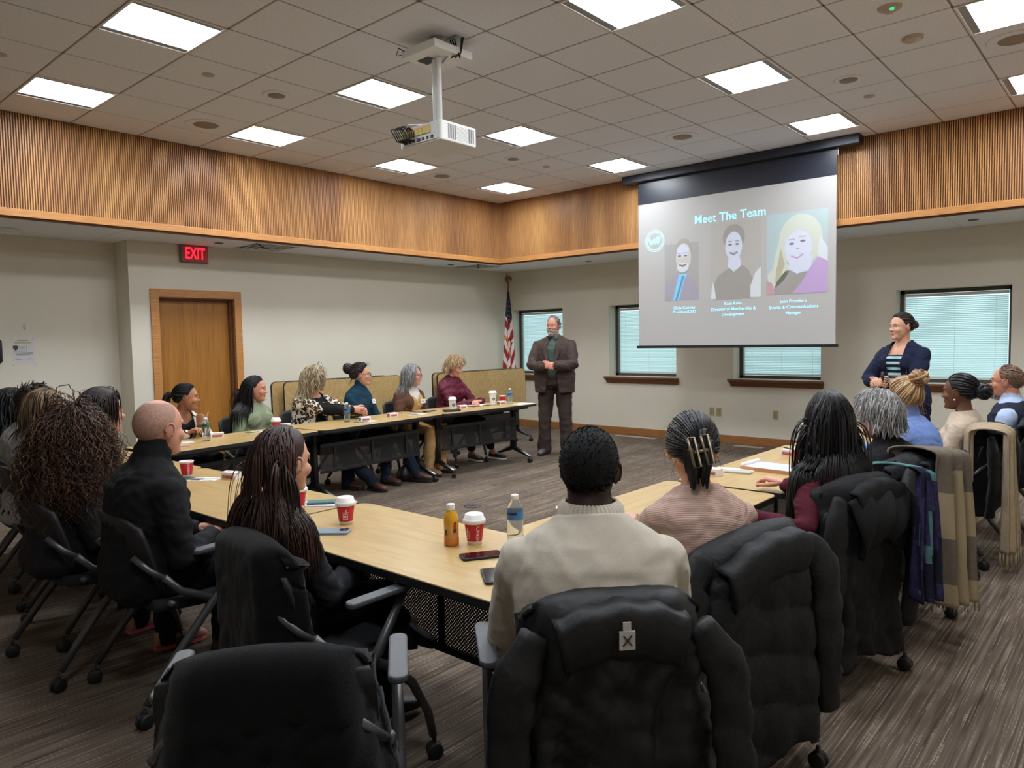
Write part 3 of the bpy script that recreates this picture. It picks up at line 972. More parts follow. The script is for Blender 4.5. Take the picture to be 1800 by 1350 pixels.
def hair_cap(hd, line, th, mats, parent, name='hair', cs=1.0, sag=0.0, bumps=0.0, seed=1, top=90):
    az = np.linspace(-180, 180, 49)
    t = np.linspace(0, 1, 15)
    low = hair_line(az, line)
    P = []
    for tt in t:
        el = top - np.maximum(0.5, top - low) * tt
        d = sk_dir(az, el)
        k = 1.012 + th / 0.09 * (1 - tt ** 5)
        p = SK_C + d * SK_R * k
        P.append(p)
    P = np.array(P)
    if bumps:
        w = wob(P.reshape(-1, 3), 16, seed).reshape(P.shape[:2])
        P = P + npn(P - SK_C) * (bumps * w * (1 - t ** 4)[:, None])[..., None]
    V = (P.reshape(-1, 3) * hd['k']) @ hd['R'].T + hd['O']
    g = Geo(); g.grid(V.reshape(P.shape))
    return g

def tubes_from(P, r0, flat, mats_n, ctr, g, sides=5, rs=None, tip=0.15):
    """P: (n, m, 3) paths -> flattened tapered locks"""
    n, m = P.shape[:2]
    t = npn(np.gradient(P, axis=1))
    nr = npn(P - ctr)
    nr = npn(nr - t * (nr * t).sum(-1, keepdims=True))
    U = np.cross(t, nr)
    s = np.linspace(0, 1, m)
    prof = np.minimum(1, 0.45 + s * 4) * (1 - (1 - tip) * s ** 3)
    th = np.arange(sides) * 2 * np.pi / sides
    r = (r0[:, None] * prof)[..., None, None]
    V = P[:, :, None] + r * (np.cos(th)[:, None] * U[:, :, None] * 1.0 + np.sin(th)[:, None] * nr[:, :, None] * flat)
    base = (np.arange(n) * m * sides)[:, None, None]
    i = (np.arange(m - 1) * sides)[None, :, None]
    k = np.arange(sides)[None, None, :]
    a = base + i + k
    b = base + i + (k + 1) % sides
    F = np.stack([a, b, b + sides, a + sides], -1).reshape(-1, 4)
    mi = np.repeat(NPR.randint(0, mats_n, n), (m - 1) * sides)
    g.v.append(V.reshape(-1, 3)); g.f.extend((F + g.n).tolist()); g.m.extend(mi.tolist()); g.n += n * m * sides

def grow(roots, dirs, length, m, grav, coll, rs, stiff=0.6, jit=0.15, lift=0.0):
    n = len(roots)
    P = np.zeros((n, m, 3)); P[:, 0] = roots
    d = npn(dirs)
    st = (length / (m - 1))[:, None]
    jv = rs.randn(n, 3) * jit
    for i in range(1, m):
        d = npn(d * stiff + np.array((0, 0, -1.0)) * grav * min(1.0, i / 3.0) + jv * 0.3 + rs.randn(n, 3) * jit * 0.35)
        p = P[:, i - 1] + d * st
        for (c, rad, R) in coll:
            q = (p - c) @ R / rad
            mg = np.linalg.norm(q, axis=1)
            ins = mg < 1
            if ins.any():
                q[ins] = q[ins] / mg[ins][:, None]
                p[ins] = (q[ins] * rad) @ R.T + c
        d = npn(p - P[:, i - 1])
        P[:, i] = p
    return P

def hair(hd, coll, st, parent, seed):
    """st: dict describing the hair"""
    rs = np.random.RandomState(seed)
    cols = st['cols']
    ms = [mat('hair_%d_%d_%d' % c, c, st.get('rough', 0.42), noise=(90, 0.15), bump=(160, 0.15), spec=0.35) for c in cols]
    line = st.get('line', 'full')
    g = hair_cap(hd, line, st.get('th', 0.012), ms, parent, bumps=st.get('bumps', 0.0), seed=seed, top=st.get('top', 90))
    th_ = st.get('th', 0.012)
    coll = [(coll[0][0], SK_R * hd['k'] * (1.018 + th_ / 0.09), coll[0][2])] + list(coll[1:])
    R, O, k = hd['R'], hd['O'], hd['k']
    n = int(st.get('n', 0) * 0.78)
    def W_(p):
        return (p * k) @ R.T + O
    hc = (O + R @ (SK_C * k))
    mode = st.get('mode', 'down')
    if n:
        az = rs.uniform(-180, 180, n)
        low = hair_line(az, line)
        u = rs.rand(n) ** st.get('dist', 0.75)
        el = 90 - (90 - low) * u * 0.97
        d = sk_dir(az, el)
        base = SK_C + d * SK_R * (1.016 + st.get('th', 0.012) / 0.09 * (1 - u ** 5))[:, None]
        L = st.get('len', 0.1) * rs.uniform(0.75, 1.1, n)
        if 'len_front' in st:
            f = np.clip((d[:, 1] + 0.1) / 0.6, 0, 1)
            L = L * (1 - f) + st['len_front'] * rs.uniform(0.8, 1.1, n) * f
        px = st.get('part', 0.0)
        sx = np.sign(base[:, 0] - px + rs.randn(n) * 0.004)
        comb = {'down': np.stack([np.clip((base[:, 0] - px) / 0.035, -1, 1) * 0.9 + 0.1 * sx, -0.5 + 0 * sx, -0.35 + 0 * sx], 1),
                'back': np.stack([base[:, 0] * 3, -1.0 + 0 * sx, -0.15 + 0 * sx], 1),
                'side': np.stack([1.0 + 0 * sx, 0.2 + 0 * sx, -0.1 + 0 * sx], 1),
                'fwd': np.stack([base[:, 0] * 2, 1.0 + 0 * sx, 0.1 + 0 * sx], 1),
                'out': np.stack([d[:, 0], d[:, 1], np.minimum(d[:, 2], 0.12)], 1)}[mode]
        nrm = npn(d / SK_R)
        if mode != 'out':
            comb = npn(comb)
            comb = comb - nrm * (comb * nrm).sum(1, keepdims=True)
            comb = npn(comb) + nrm * st.get('lift', 0.15)
        m = st.get('m', 10)
        if mode == 'tie' or 'tie' in st:
            tie = npn(np.array(st['tie']))
            P = np.zeros((n, m, 3))
            for i, tt in enumerate(np.linspace(0, 1, m)):
                q = npn(d * (1 - tt) + tie * tt + 1e-3)
                P[:, i] = SK_C + q * SK_R * (1.015 + st.get('th', .012) / 0.09 * 0.8 + 0.03 * math.sin(tt * math.pi) + 0.06 * max(0, tt - 0.8))
            P = P + rs.randn(n, 1, 3) * 0.0015
            P = W_(P.reshape(-1, 3)).reshape(P.shape)
        else:
            P = grow(W_(base), comb @ R.T, L * k, m, st.get('grav', 0.45), coll, rs, st.get('stiff', 0.7), st.get('jit', 0.12))
        if 'cull' in st:
            P = P[((P[:, -1] - O) @ R)[:, 1] < st['cull']]; n = len(P)
        if 'curl' in st:
            amp, turns = st['curl'][:2]
            t = npn(np.gradient(P, axis=1))
            nr = npn(np.cross(t, np.array((0.3, 0.2, 1.0)) + 1e-3))
            bi = np.cross(t, nr)
            s = np.linspace(0, 1, m)
            ph = rs.rand(n, 1) * 6.28 + s * 2 * np.pi * turns * rs.uniform(0.8, 1.25, (n, 1)) * rs.choice([-1, 1], (n, 1))
            a = amp * np.minimum(1, s * 3)[None] * rs.uniform(0.6, 1.3, (n, 1))
            P = P + (a * np.cos(ph))[..., None] * nr + (a * np.sin(ph))[..., None] * bi
        r0 = st.get('r', 0.006) * rs.uniform(0.6, 1.25, n)
        tubes_from(P, r0, st.get('flat', 0.45), len(ms), hc, g, st.get('sides', 3), rs, st.get('tip', 0.15))
    if 'tail' in st:
        tie = npn(np.array(st['tie']))
        p0 = W_((SK_C + tie * SK_R * 1.12)[None])[0]
        nn, Lt, rt = st['tail']
        base = p0 + rs.randn(nn, 3) * 0.010
        out = np.tile((R @ (tie + np.array((0, -0.2, 0.1))))[None], (nn, 1)) + rs.randn(nn, 3) * 0.25
        P = grow(base, out, np.full(nn, Lt) * rs.uniform(0.8, 1.1, nn), 12, 0.5, coll, rs, 0.65, 0.12)
        tubes_from(P, np.full(nn, rt), 0.6, len(ms), hc, g, 5, rs)
        g.ell(p0, (0.017, 0.017, 0.017), None, 10, 7, 0)
    if 'bun' in st:
        tie = npn(np.array(st['tie']))
        br, nn = st['bun']
        c = W_((SK_C + tie * (SK_R * 1.03 + br * 0.72))[None])[0]
        g.ell(c, (br * 0.85,) * 3, None, 12, 9, 0)
        for q in range(nn):
            ax = npn(rs.randn(3) * 0.75 + R @ tie)
            a = npn(np.cross(ax, rs.randn(3)))
            b = np.cross(ax, a)
            th = np.linspace(0, 5.2 + rs.rand(), 14) + rs.rand() * 6
            rr = br * rs.uniform(0.78, 1.0)
            off = ax * br * rs.uniform(-0.4, 0.4)
            pts = c + off + rr * math.cos(0.2) * (np.cos(th)[:, None] * a + np.sin(th)[:, None] * b)
            g.tube(pts, np.linspace(1, 0.4, 14) * br * 0.24, 6, m=rs.randint(0, len(ms)))
    if 'wisps' in st:
        nn, Lw = st['wisps']
        az = rs.uniform(-180, 180, nn); low = hair_line(az, line)
        d = sk_dir(az, low + rs.rand(nn) * 20)
        P = grow(W_(SK_C + d * SK_R * 1.03), (d + rs.randn(nn, 3) * 0.6) @ R.T, np.full(nn, Lw) * rs.uniform(0.5, 1.2, nn), 8, 0.35, coll, rs, 0.75, 0.3)
        tubes_from(P, np.full(nn, 0.0007), 1.0, len(ms), hc, g, 3, rs)
    o = build('hair', g, ms, parent, True)
    return o

def hand_geo(g, Wp, fdir, pdir, side, curl=0.5, spread=0.1, k=1.0, m=0, thumb=0.5):
    """Wp wrist, fdir along the fingers, pdir = palm normal (the side the fingers curl to), side +1 right hand, -1 left"""
    f = npn(fdir); p = npn(pdir - f * (np.asarray(pdir) @ f)); s = np.cross(f, p) * side   # s points to the thumb side
    def PT(a, b, c):
        return Wp + k * (a * f + b * s + c * p)
    C = [PT(-0.02, 0, 0), PT(0.0, 0, 0), PT(0.03, 0.002, 0), PT(0.06, 0.002, 0.0), PT(0.088, 0, 0.002), PT(0.096, 0, 0.003)]
    g.loft(C, [s] * 6, [p] * 6, np.array([0.024, 0.026, 0.036, 0.041, 0.040, 0.030]) * k, np.array([0.018, 0.018, 0.017, 0.0155, 0.013, 0.008]) * k, 14, 2.6, True, m)
    for q, (b, L) in enumerate(((0.030, 0.072), (0.0105, 0.080), (-0.0095, 0.075), (-0.0285, 0.060))):
        ang = 0.0
        pos = np.array((0.078, b, 0.001))
        pts = [PT(*pos)]; lat = b * spread * 3
        for z, (l, c) in enumerate(((0.46, 1.0), (0.30, 1.15), (0.24, 0.8))):
            ang += curl * c * (1.0 + 0.06 * q)
            stp = L * l
            for h in (0.5, 1.0):
                pos = pos + np.array((math.cos(ang) * stp * 0.5, lat * stp * 0.5 / 0.08, math.sin(ang) * stp * 0.5))
                pts.append(PT(*pos))
        g.limb(pts, np.array([0.0098, 0.0096, 0.0098, 0.0088, 0.0088, 0.0080, 0.0068]) * k * (0.88 if q == 3 else 1.0), 8, m)
    a0 = thumb
    pos = np.array((0.022, 0.026, 0.006)); pts = [PT(*pos)]
    ang = 0.85 - 0.35 * a0
    for l, c in ((0.042, 0.0), (0.034, -0.30), (0.026, -0.35)):
        ang += c * (0.5 + a0)
        pos = pos + l * np.array((math.cos(ang), math.sin(ang) * 0.85, 0.35 * a0 + 0.15))
        pts.append(PT(*pos))
    g.limb(pts, np.array([0.0145, 0.0125, 0.0105, 0.0078]) * k, 8, m)

def ik(S, Wt, l1, l2, pole):
    S, Wt = np.asarray(S, float), np.asarray(Wt, float)
    d = Wt - S; L = np.linalg.norm(d)
    if L > (l1 + l2) * 0.995:
        Wt = S + d / L * (l1 + l2) * 0.995; d = Wt - S; L = np.linalg.norm(d)
    if L < abs(l1 - l2) + 0.02:
        L = abs(l1 - l2) + 0.02
    a = (l1 * l1 - l2 * l2 + L * L) / (2 * L)
    h = math.sqrt(max(0, l1 * l1 - a * a))
    u = d / np.linalg.norm(d)
    pl = np.asarray(pole, float); pl = npn(pl - u * (pl @ u))
    return S + u * a + pl * h, Wt

TOR_S = np.array([-.11, -.07, -.02, .05, .11, .18, .25, .32, .38, .43, .47, .50, .525])
TOR_M = (np.array([.12, .165, .178, .172, .162, .154, .160, .170, .177, .172, .138, .088, .060]), np.array([.09, .115, .125, .12, .115, .112, .115, .121, .118, .10, .078, .064, .058]))
TOR_F = (np.array([.12, .165, .182, .170, .148, .134, .138, .147, .153, .150, .118, .074, .051]), np.array([.09, .115, .126, .118, .104, .097, .101, .108, .104, .088, .068, .056, .050]))

class P_:
    pass
def person(label, head, body, face, pose='sit', sex='f', skin='light', fat=0.0, lean=(6, 8, 14), pitch=4, roll=0, twist=0, hands=('lap', 'lap'),
           hk=1.0, jaw=1.0, hst=None, vox=0.0112, seed=1, knees=None, ankles=None, shoe=('flat', (40, 36, 34)), top=None, extra=None, trousers=None,
           curl=(0.5, 0.5), pole=None, bust=1.0, palms=None, fdirs=None, brow=(60, 44, 34), hair_on=True, forward=0.0, cuff=0.0, group=None, shoulder=1.0, eyes=True):
    p = P_()
    rs = np.random.RandomState(seed)
    TW, TD = TOR_M if sex == 'm' else TOR_F
    l_tot = 0.525
    X, Y, ZT = head
    base_h = 0.53 if pose == 'sit' else 0.92
    kS, s = 1.0, 1.0
    a0, a1, a2 = [math.radians(q) for q in lean]
    def spine(sd, kk, hz):
        q = np.linspace(0, abs(sd), 40)
        ang = np.interp(q * np.sign(sd if sd else 1), [0, .18, .36, .53], [a0, a1, a2, a2 * 1.25])
        if len(q) < 2 or abs(sd) < 1e-6:
            return np.array((0, 0, hz)), a0
        ds = np.diff(q, prepend=0) * np.sign(sd) * kk
        return np.array((0, (np.sin(ang) * ds).sum(), hz + (np.cos(ang) * ds).sum())), ang[-1]
    Rh = RZ(math.radians(face - body)) @ RX(-math.radians(pitch)) @ RY(math.radians(roll))
    for it in range(6):
        hz = base_h * (1 if pose == 'sit' else s)
        N, an = spine(0.525, kS * s, hz)
        nl = an * 0.55 + 0.10
        O = N + hk * np.array((0, 0.115 * math.sin(nl) + forward, 0.115 * math.cos(nl))) + Rh @ np.array((0, 0.012, 0))
        top_z = O[2] + 0.118 * hk
        if pose == 'sit':
            kS *= (ZT - hz - 0.24 * hk) / max(0.2, (top_z - hz - 0.24 * hk))
            kS = min(1.14, max(0.82, kS))
        else:
            s *= ZT / top_z
    if pose == 'sit': s = (kS + 1) / 2 if sex == 'f' else 1.02
    rz = math.radians(body - 90)
    off = RZ(rz) @ np.array((O[0], O[1], 0))
    dz = ZT - (O[2] + 0.118 * hk) if pose == 'sit' else 0.0
    root = thing('person', label, 'person', (X - off[0], Y - off[1], 0), rz, group)
    p.spine_ = lambda q: spine(q, kS * (s if pose != 'sit' else 1), hz)[0]
    p.root, p.rz, p.O, p.Rh, p.hk, p.N = root, rz, O, Rh, hk, N
    p.loc = np.array((X - off[0], Y - off[1], 0))
    inv = lambda w: RZ(-rz) @ (np.asarray(w, float) - p.loc)
    p.inv = inv
    sk = skin_mat(skin)
    tw = math.radians(twist)
    def torso(g, infl, s0=-0.11, s1=0.525, m=0, wf=1.0, stp=None):
        S = np.unique(np.concatenate([[s0, s1], TOR_S[(TOR_S > s0) & (TOR_S < s1)]]))
        C, U, Vv, ru, rv = [], [], [], [], []
        for q in S:
            c, an_ = spine(q, kS * (s if pose != 'sit' else 1), hz)
            t_ = tw * np.clip(q / 0.45, 0, 1)
            u = np.array((math.cos(t_), math.sin(t_), 0)); tt = np.array((0, math.sin(an_), math.cos(an_)))
            v = npn(np.cross(tt, u)); u = np.cross(v, tt)
            fw = np.interp(q, [-.1, .1, .25, .42, .5], [.7, 1.0, .85, .45, .12])
            q_, q = q, (max(q, -0.03) if s0 < -0.115 else q)
            w = np.interp(q, TOR_S, TW) * (1 + fat * fw) * (1 if pose == 'sit' else s)
            dd = np.interp(q, TOR_S, TD) * (1 + fat * fw * 1.25) * (1 if pose == 'sit' else s)
            sh = np.interp(q, [.3, .43], [1, shoulder])
            C.append(c + v * 0.35 * fat * 0.12 * fw); U.append(u); Vv.append(v); ru.append(w * sh + infl); rv.append(dd + infl)
        g.loft(C, U, Vv, ru, rv, 20, 2.35, True, m)
        if sex == 'f' and s1 > 0.34 and s0 < 0.2:
            c, an_ = spine(0.315, kS * (s if pose != 'sit' else 1), hz)
            for sx in (-1, 1):
                u = np.array((math.cos(tw * .8), math.sin(tw * .8), 0)); v = np.array((-math.sin(tw * .8), math.cos(tw * .8), 0))
                g.ell(c + u * sx * 0.072 * (1 + fat * .4) + v * (0.072 + 0.07 * fat), np.array((0.066, 0.062, 0.066)) * bust * (1 + 0.6 * fat) + infl * 0.8, None, 14, 9, m)
    # joints
    cS, anS = spine(0.425, kS * (s if pose != 'sit' else 1), hz)
    uS = np.array((math.cos(tw), math.sin(tw), 0)); vS = np.array((-math.sin(tw), math.cos(tw), 0))
    shw = (0.172 if sex == 'm' else 0.152) * (1 + 0.35 * fat) * (s if pose != 'sit' else 1) * shoulder
    l1, l2 = 0.285 * s, 0.25 * s
    p.arm = {}
    for sx, hnd, ci in ((-1, hands[0], 0), (1, hands[1], 1)):
        S_ = cS + uS * sx * shw + np.array((0, 0, -0.036))
        pre = {'lap': np.array((sx * 0.09, 0.27, 0.655)), 'table': np.array((sx * 0.15, 0.42, 0.755)), 'thigh': np.array((sx * 0.15, 0.30, 0.645)),
               'hang': S_ + np.array((sx * 0.09, 0.06, -0.50 * s))}
        if isinstance(hnd, str): Wt = pre[hnd]
        elif len(hnd) == 4: Wt = inv(hnd[:3])
        else: Wt = np.array(hnd, float)
        pl = np.array((sx * 0.55, -0.45, -0.7)) if pole is None or pole[ci] is None else np.array(pole[ci], float)
        E_, Wt = ik(S_, Wt, l1, l2, pl)
        p.arm[sx] = (S_, E_, Wt)
    hx = 0.088 * (1 + 0.4 * fat)
    p.leg = {}
    for n_, sx in enumerate((-1, 1)):
        H_ = np.array((sx * hx, 0.0, hz))
        if pose == 'sit':
            K_ = np.array((sx * 0.11, 0.43, 0.515)) if knees is None or knees[n_] is None else np.array(knees[n_], float)
            A_ = np.array((sx * 0.11, 0.40, 0.085)) if ankles is None or ankles[n_] is None else (inv(ankles[n_][:3]) if len(ankles[n_]) == 4 else np.array(ankles[n_], float))
        else:
            K_ = np.array((sx * 0.105, 0.02, 0.49 * s)) if knees is None else np.array(knees[n_], float)
            A_ = np.array((sx * 0.115, -0.015, 0.085)) if ankles is None else np.array(ankles[n_], float)
        p.leg[sx] = (H_, K_, A_)
    ff = 1 + 0.55 * fat
    sm = 1.0 if sex == 'm' else 0.9
    # --- body, one continuous skin
    g = Geo()
    torso(g, -0.014)
    for sx in (-1, 1):
        S_, E_, W_ = p.arm[sx]
        g.limb([S_, S_ * .5 + E_ * .5, E_, E_ * .6 + W_ * .4, W_], np.array([.052, .046, .037, .037, .025]) * sm * ff, 12)
        H_, K_, A_ = p.leg[sx]
        g.limb([H_, H_ * .5 + K_ * .5, K_, K_ * .65 + A_ * .35, A_], np.array([.072, .063, .050, .050, .036]) * sm * ff, 12)
        g.limb([A_, A_ + np.array((0, .09, -0.04))], [.034, .03], 8)
    neck0, an_ = spine(0.47, kS * (s if pose != 'sit' else 1), hz)
    nb = O + Rh @ (np.array((0, -0.022, -0.045)) * hk)
    nr = (0.056 if sex == 'm' else 0.047) * (1 + 0.35 * fat)
    g.limb([neck0, N * .5 + nb * .5, nb], np.array([nr * 1.25, nr, nr * 1.02]), 16)
    V, F = voxel(g, 0.0195, 2)
    gb = Geo(); gb.add(V, F if isinstance(F, list) else F, 0)
    hv, hf, hm = head_geo(jaw)
    gb.add((hv * hk) @ Rh.T + O, hf, 0)
    gb.m[-len(hf):] = hm
    # ears
    for sx in (-1, 1):
        Re = Rh @ RZ(-sx * 0.35) @ RX(-0.15)
        c = O + Rh @ (np.array((sx * 0.078, -0.008, -0.008)) * hk)
        gb.ell(c, np.array((0.009, 0.019, 0.031)) * hk, Re, 12, 9)
        gb.tube([c + Re @ (np.array((sx * 0.006, 0.017 * math.cos(t), 0.004 + 0.027 * math.sin(t))) * hk) for t in np.linspace(-1.0, 3.6, 12)], 0.0042 * hk, 6)
    # hands joined to the wrists
    for sx, ci in ((-1, 0), (1, 1)):
        S_, E_, W_ = p.arm[sx]
        fd = npn(W_ - E_) if fdirs is None or fdirs[ci] is None else npn(np.array(fdirs[ci], float))
        pd = np.array((0, 0, -1.0)) if palms is None or palms[ci] is None else np.array(palms[ci], float)
        if abs(fd @ npn(pd)) > 0.95: pd = np.array((-sx * 1.0, 0, 0.0))
        hand_geo(gb, W_ + fd * 0.012, fd, pd, sx, curl[ci], k=(1.0 if sex == 'm' else 0.9), thumb=0.6)
    me = make_mesh('body', gb.V(), gb.f, [sk, lip_mat(skin)], gb.m, True)
    p.body = new_obj('body', me, root)
    # eyes and brows
    if eyes:
        for sx in (-1, 1):
            c = head_surface(sx * 0.0315, 0.004, jaw) + np.array((0, -0.0068, 0))
            g = Geo(); g.ell(O + Rh @ (c * hk), (0.0130 * hk, 0.0118 * hk, 0.0085 * hk), Rh, 12, 9)
            eo = build('eye', g, M_EYEW, root, True)
            g = Geo(); g.ell(O + Rh @ ((c + np.array((0, 0.0075, 0))) * hk), (0.0058 * hk, 0.0050 * hk, 0.0058 * hk), Rh, 10, 7); build('iris', g, M_IRIS, eo, True)
            g = Geo(); g.limb([O + Rh @ ((c + np.array((x_, 0.0095 - abs(x_) * 0.35, 0.0075 - x_ * x_ * 40))) * hk) for x_ in (-0.012, -0.006, 0, 0.006, 0.012)], np.array([.0014, .0026, .003, .0026, .0014]) * hk, 6); build('eyelid', g, sk, root, True)
            bm_ = mat('brow_%d_%d_%d' % brow, brow, 0.8)
            pts = [head_surface(sx * x_, z_, jaw) + np.array((0, 0.0005, 0)) for x_, z_ in ((0.014, 0.022), (0.026, 0.0265), (0.038, 0.026), (0.048, 0.020))]
            g = Geo(); g.limb([O + Rh @ (q * hk) for q in pts], np.array([.0022, .0028, .0024, .0012]) * hk, 6); build('eyebrow', g, bm_, root, True)
    # --- clothes
    def arm_path(sx, end=0.0):
        S_, E_, W_ = p.arm[sx]
        if end < 1.0:
            W2 = E_ + (W_ - E_) * (1 - end)
            return [S_, S_ * .55 + E_ * .45, E_ + (S_ - E_) * 0.03, E_ * .55 + W2 * .45, W2]
        return [S_, S_ + (E_ - S_) * (2 - end)]
    def garment(name, m, infl=0.012, s0=-0.08, s1=0.515, sleeves=True, cuff=0.04, vx=None, wr=0.004, neck=None, cut=None, sleeve_r=1.0, mats=None, seedo=0, solid=0.0, loose=0.0, folds=None, face_mat=None):
        g = Geo()
        torso(g, infl + loose * 0.5, s0, s1)
        if sleeves:
            for sx in (-1, 1):
                pts = arm_path(sx, cuff)
                rr = np.array([.054, .053, .046, .043, .034]) * sm * ff * sleeve_r + infl * 0.6
                if len(pts) == 2: rr = rr[:2]
                g.limb(pts, rr, 14)
                g.ell(p.arm[sx][0] + np.array((0, 0, 0.0)), np.array((.052, .056, .052)) * sm * ff + infl * 0.6)
                if s1 > 0.45: g.limb([p.spine_(0.478), p.spine_(0.452) * .5 + p.arm[sx][0] * .5 + np.array((0, 0, .012)), p.arm[sx][0] + np.array((0, 0, .004))], np.array([.046, .048, .046]) * sm * (1 + .25 * fat) + infl * 0.5, 12)
        if neck:
            h0, h1, r_ = neck
            q0, _ = spine(0.47, kS * (s if pose != 'sit' else 1), hz)
            d_ = npn(nb - q0)
            g.limb([q0 + d_ * h0, q0 + d_ * (h0 + h1) * .5, q0 + d_ * h1], np.array([r_ * 1.15, r_, r_ * 0.98]), 16)
        V, F = voxel(g, vx or vox, 5)
        Nn = normals(V, F)
        V = V + Nn * (wr * wob(V * (1, 1, 1.5), 7, seed * 13 + seedo) + wr * 0.55 * wob(V * (1.2, 1, 1.9), 15, seed * 7 + seedo))[:, None]
        if folds: V = folds(V, Nn)
        Fk = F
        if cut is not None:
            rm = cut(V, Nn)
            keep = ~rm[F].any(1)
            Fk = F[keep]
            # smooth the cut border
            used = np.zeros(len(V), bool); used[Fk.ravel()] = True
            idx = -np.ones(len(V), int); idx[used] = np.arange(used.sum())
            V = V[used]; Nn = Nn[used]; Fk = idx[Fk]
            e = np.sort(np.concatenate([Fk[:, [0, 1]], Fk[:, [1, 2]], Fk[:, [2, 3]], Fk[:, [3, 0]]]), 1)
            eu, ct = np.unique(e, axis=0, return_counts=True)
            be = eu[ct == 1]
            for _ in range(6):
                acc = np.zeros_like(V); cn = np.zeros(len(V))
                for a_, b_ in ((0, 1), (1, 0)):
                    np.add.at(acc, be[:, a_], V[be[:, b_]]); np.add.at(cn, be[:, a_], 1)
                bm = cn > 0
                V[bm] = V[bm] * 0.4 + 0.6 * acc[bm] / cn[bm][:, None]
        mi = None
        if face_mat is not None:
            mi = face_mat(V[Fk].mean(1), normals(V, Fk)[Fk[:, 0]])
        o = new_obj(name, make_mesh(name, V, Fk, mats or m, mi, True), root)
        if cut is not None:
            so = o.modifiers.new('s', 'SOLIDIFY'); so.thickness = 0.006; so.offset = -1
        return o, V, Nn
    p.garment = garment
    def legs(name, m, infl=0.012, vx=None, end=0.06, wr=0.005, flare=0.0, s1=0.06, crop=0.0):
        g = Geo()
        torso(g, infl * 0.9, -0.11, s1)
        for sx in (-1, 1):
            H_, K_, A_ = p.leg[sx]
            A2 = A_ + npn(K_ - A_) * (crop - 0.02)
            g.limb([H_, H_ * .5 + K_ * .5, K_, K_ * .6 + A2 * .4, A2], np.array([.084, .077, .062, .058, .047 + flare]) * sm * ff + infl, 14)
        V, F = voxel(g, max(0.0145, vx or vox * 1.1), 4)
        Nn = normals(V, F)
        V = V + Nn * (wr * wob(V, 8, seed * 3) + wr * 0.5 * wob(V, 17, seed * 5))[:, None]
        return new_obj(name, make_mesh(name, V, F, m, None, True), root)
    p.legs = legs
    if trousers: legs(trousers[0], trousers[1], **(trousers[2] if len(trousers) > 2 else {}))
    p.spine = lambda q: spine(q, kS * (s if pose != 'sit' else 1), hz)[0]
    # --- shoes
    kind, sc = shoe[0], shoe[1]
    if kind:
        ms = mat('shoe_%d_%d_%d' % sc, sc, 0.5, bump=(90, 0.1))
        mso = mat('sole_%d_%d_%d' % shoe[2], shoe[2], 0.6) if len(shoe) > 2 else mat('sole_dark', (28, 26, 25), 0.6)
        for sx in (-1, 1):
            H_, K_, A_ = p.leg[sx]
            shin = npn(A_ - K_)
            fw = np.array((0.12 * sx, 1.0, 0)); 
            if pose == 'sit' and A_[2] > 0.13:
                fw = np.array((0.0, 1.0, -0.35)) if kind != 'heel' else np.array((0.85, 0.62, -0.36))
            fw = npn(fw); sd = npn(np.cross(fw, (0, 0, 1.0))); up = np.cross(sd, fw)
            zb = A_ - up * 0.078
            Ls = 0.27 * sm * 1.02
            C, ru, rv = [], [], []
            for t_, w_, h_ in ((-.24, .022, .03), (-.2, .030, .042), (-.08, .034, .046), (.1, .033, .042), (.35, .040, .030), (.55, .043, .024), (.7, .034, .019), (.755, .018, .012)):
                C.append(zb + fw * Ls * t_ + up * (h_ + 0.014)); ru.append(w_); rv.append(h_)
            g = Geo(); g.loft(C, [sd] * 8, [up] * 8, ru, rv, 14, 2.6)
            if kind in ('boot', 'heel'):
                hb = 0.20 if kind == 'boot' else 0.16
                g.limb([A_ - shin * -0.0 - up * 0.01, A_ - shin * hb * .5, A_ - shin * hb], [0.046, 0.05, 0.056], 14)
            o = build('boot' if kind in ('boot', 'heel') else 'shoe', g, ms, root, True)
            g = Geo()
            if kind == 'heel':
                g.tube([zb - fw * 0.05 + up * 0.02, zb - fw * 0.062 - up * 0.03, zb - fw * 0.066 - up * 0.075], [0.016, 0.008, 0.005], 8)
            else:
                g.prism([(-.25 * Ls, -.026), (.0, -.03), (.4 * Ls, -.042), (.62 * Ls, -.038), (.765 * Ls, -.012), (.765 * Ls, .012), (.62 * Ls, .038), (.4 * Ls, .042), (0, .03), (-.25 * Ls, .026)], 0, 0.02,
                        tf=lambda v: zb + v[:, :1] * fw + v[:, 1:2] * sd + v[:, 2:] * up)
            build('sole', g, mso, o, False)
    # --- hair
    hd = {'O': O, 'R': Rh, 'k': hk}
    p.hd = hd
    c0 = p.spine(0.33); c1 = p.spine(0.425)
    coll = [(O + Rh @ (SK_C * hk), SK_R * hk * 1.05, Rh), (O + Rh @ (np.array((0, -0.005, -0.055)) * hk), np.array((.060, .062, .075)) * hk, Rh), (O + Rh @ (np.array((0, 0.072, -0.03)) * hk), np.array((.066, .062, .10)) * hk, Rh), (nb * .5 + N * .5, np.array((nr, nr, .09)) * 1.05, np.eye(3)),
            (c0, np.array((0.185 + .1 * fat, 0.14 + .1 * fat, 0.20)), np.eye(3)), (c1 + np.array((0, 0, -0.02)), np.array((0.235 + 0.08 * fat, 0.095 + .05 * fat, 0.082)), RZ(tw))]
    p.coll = coll
    if hst: p.hair = hair(hd, coll, hst, root, seed + 100)
    return p

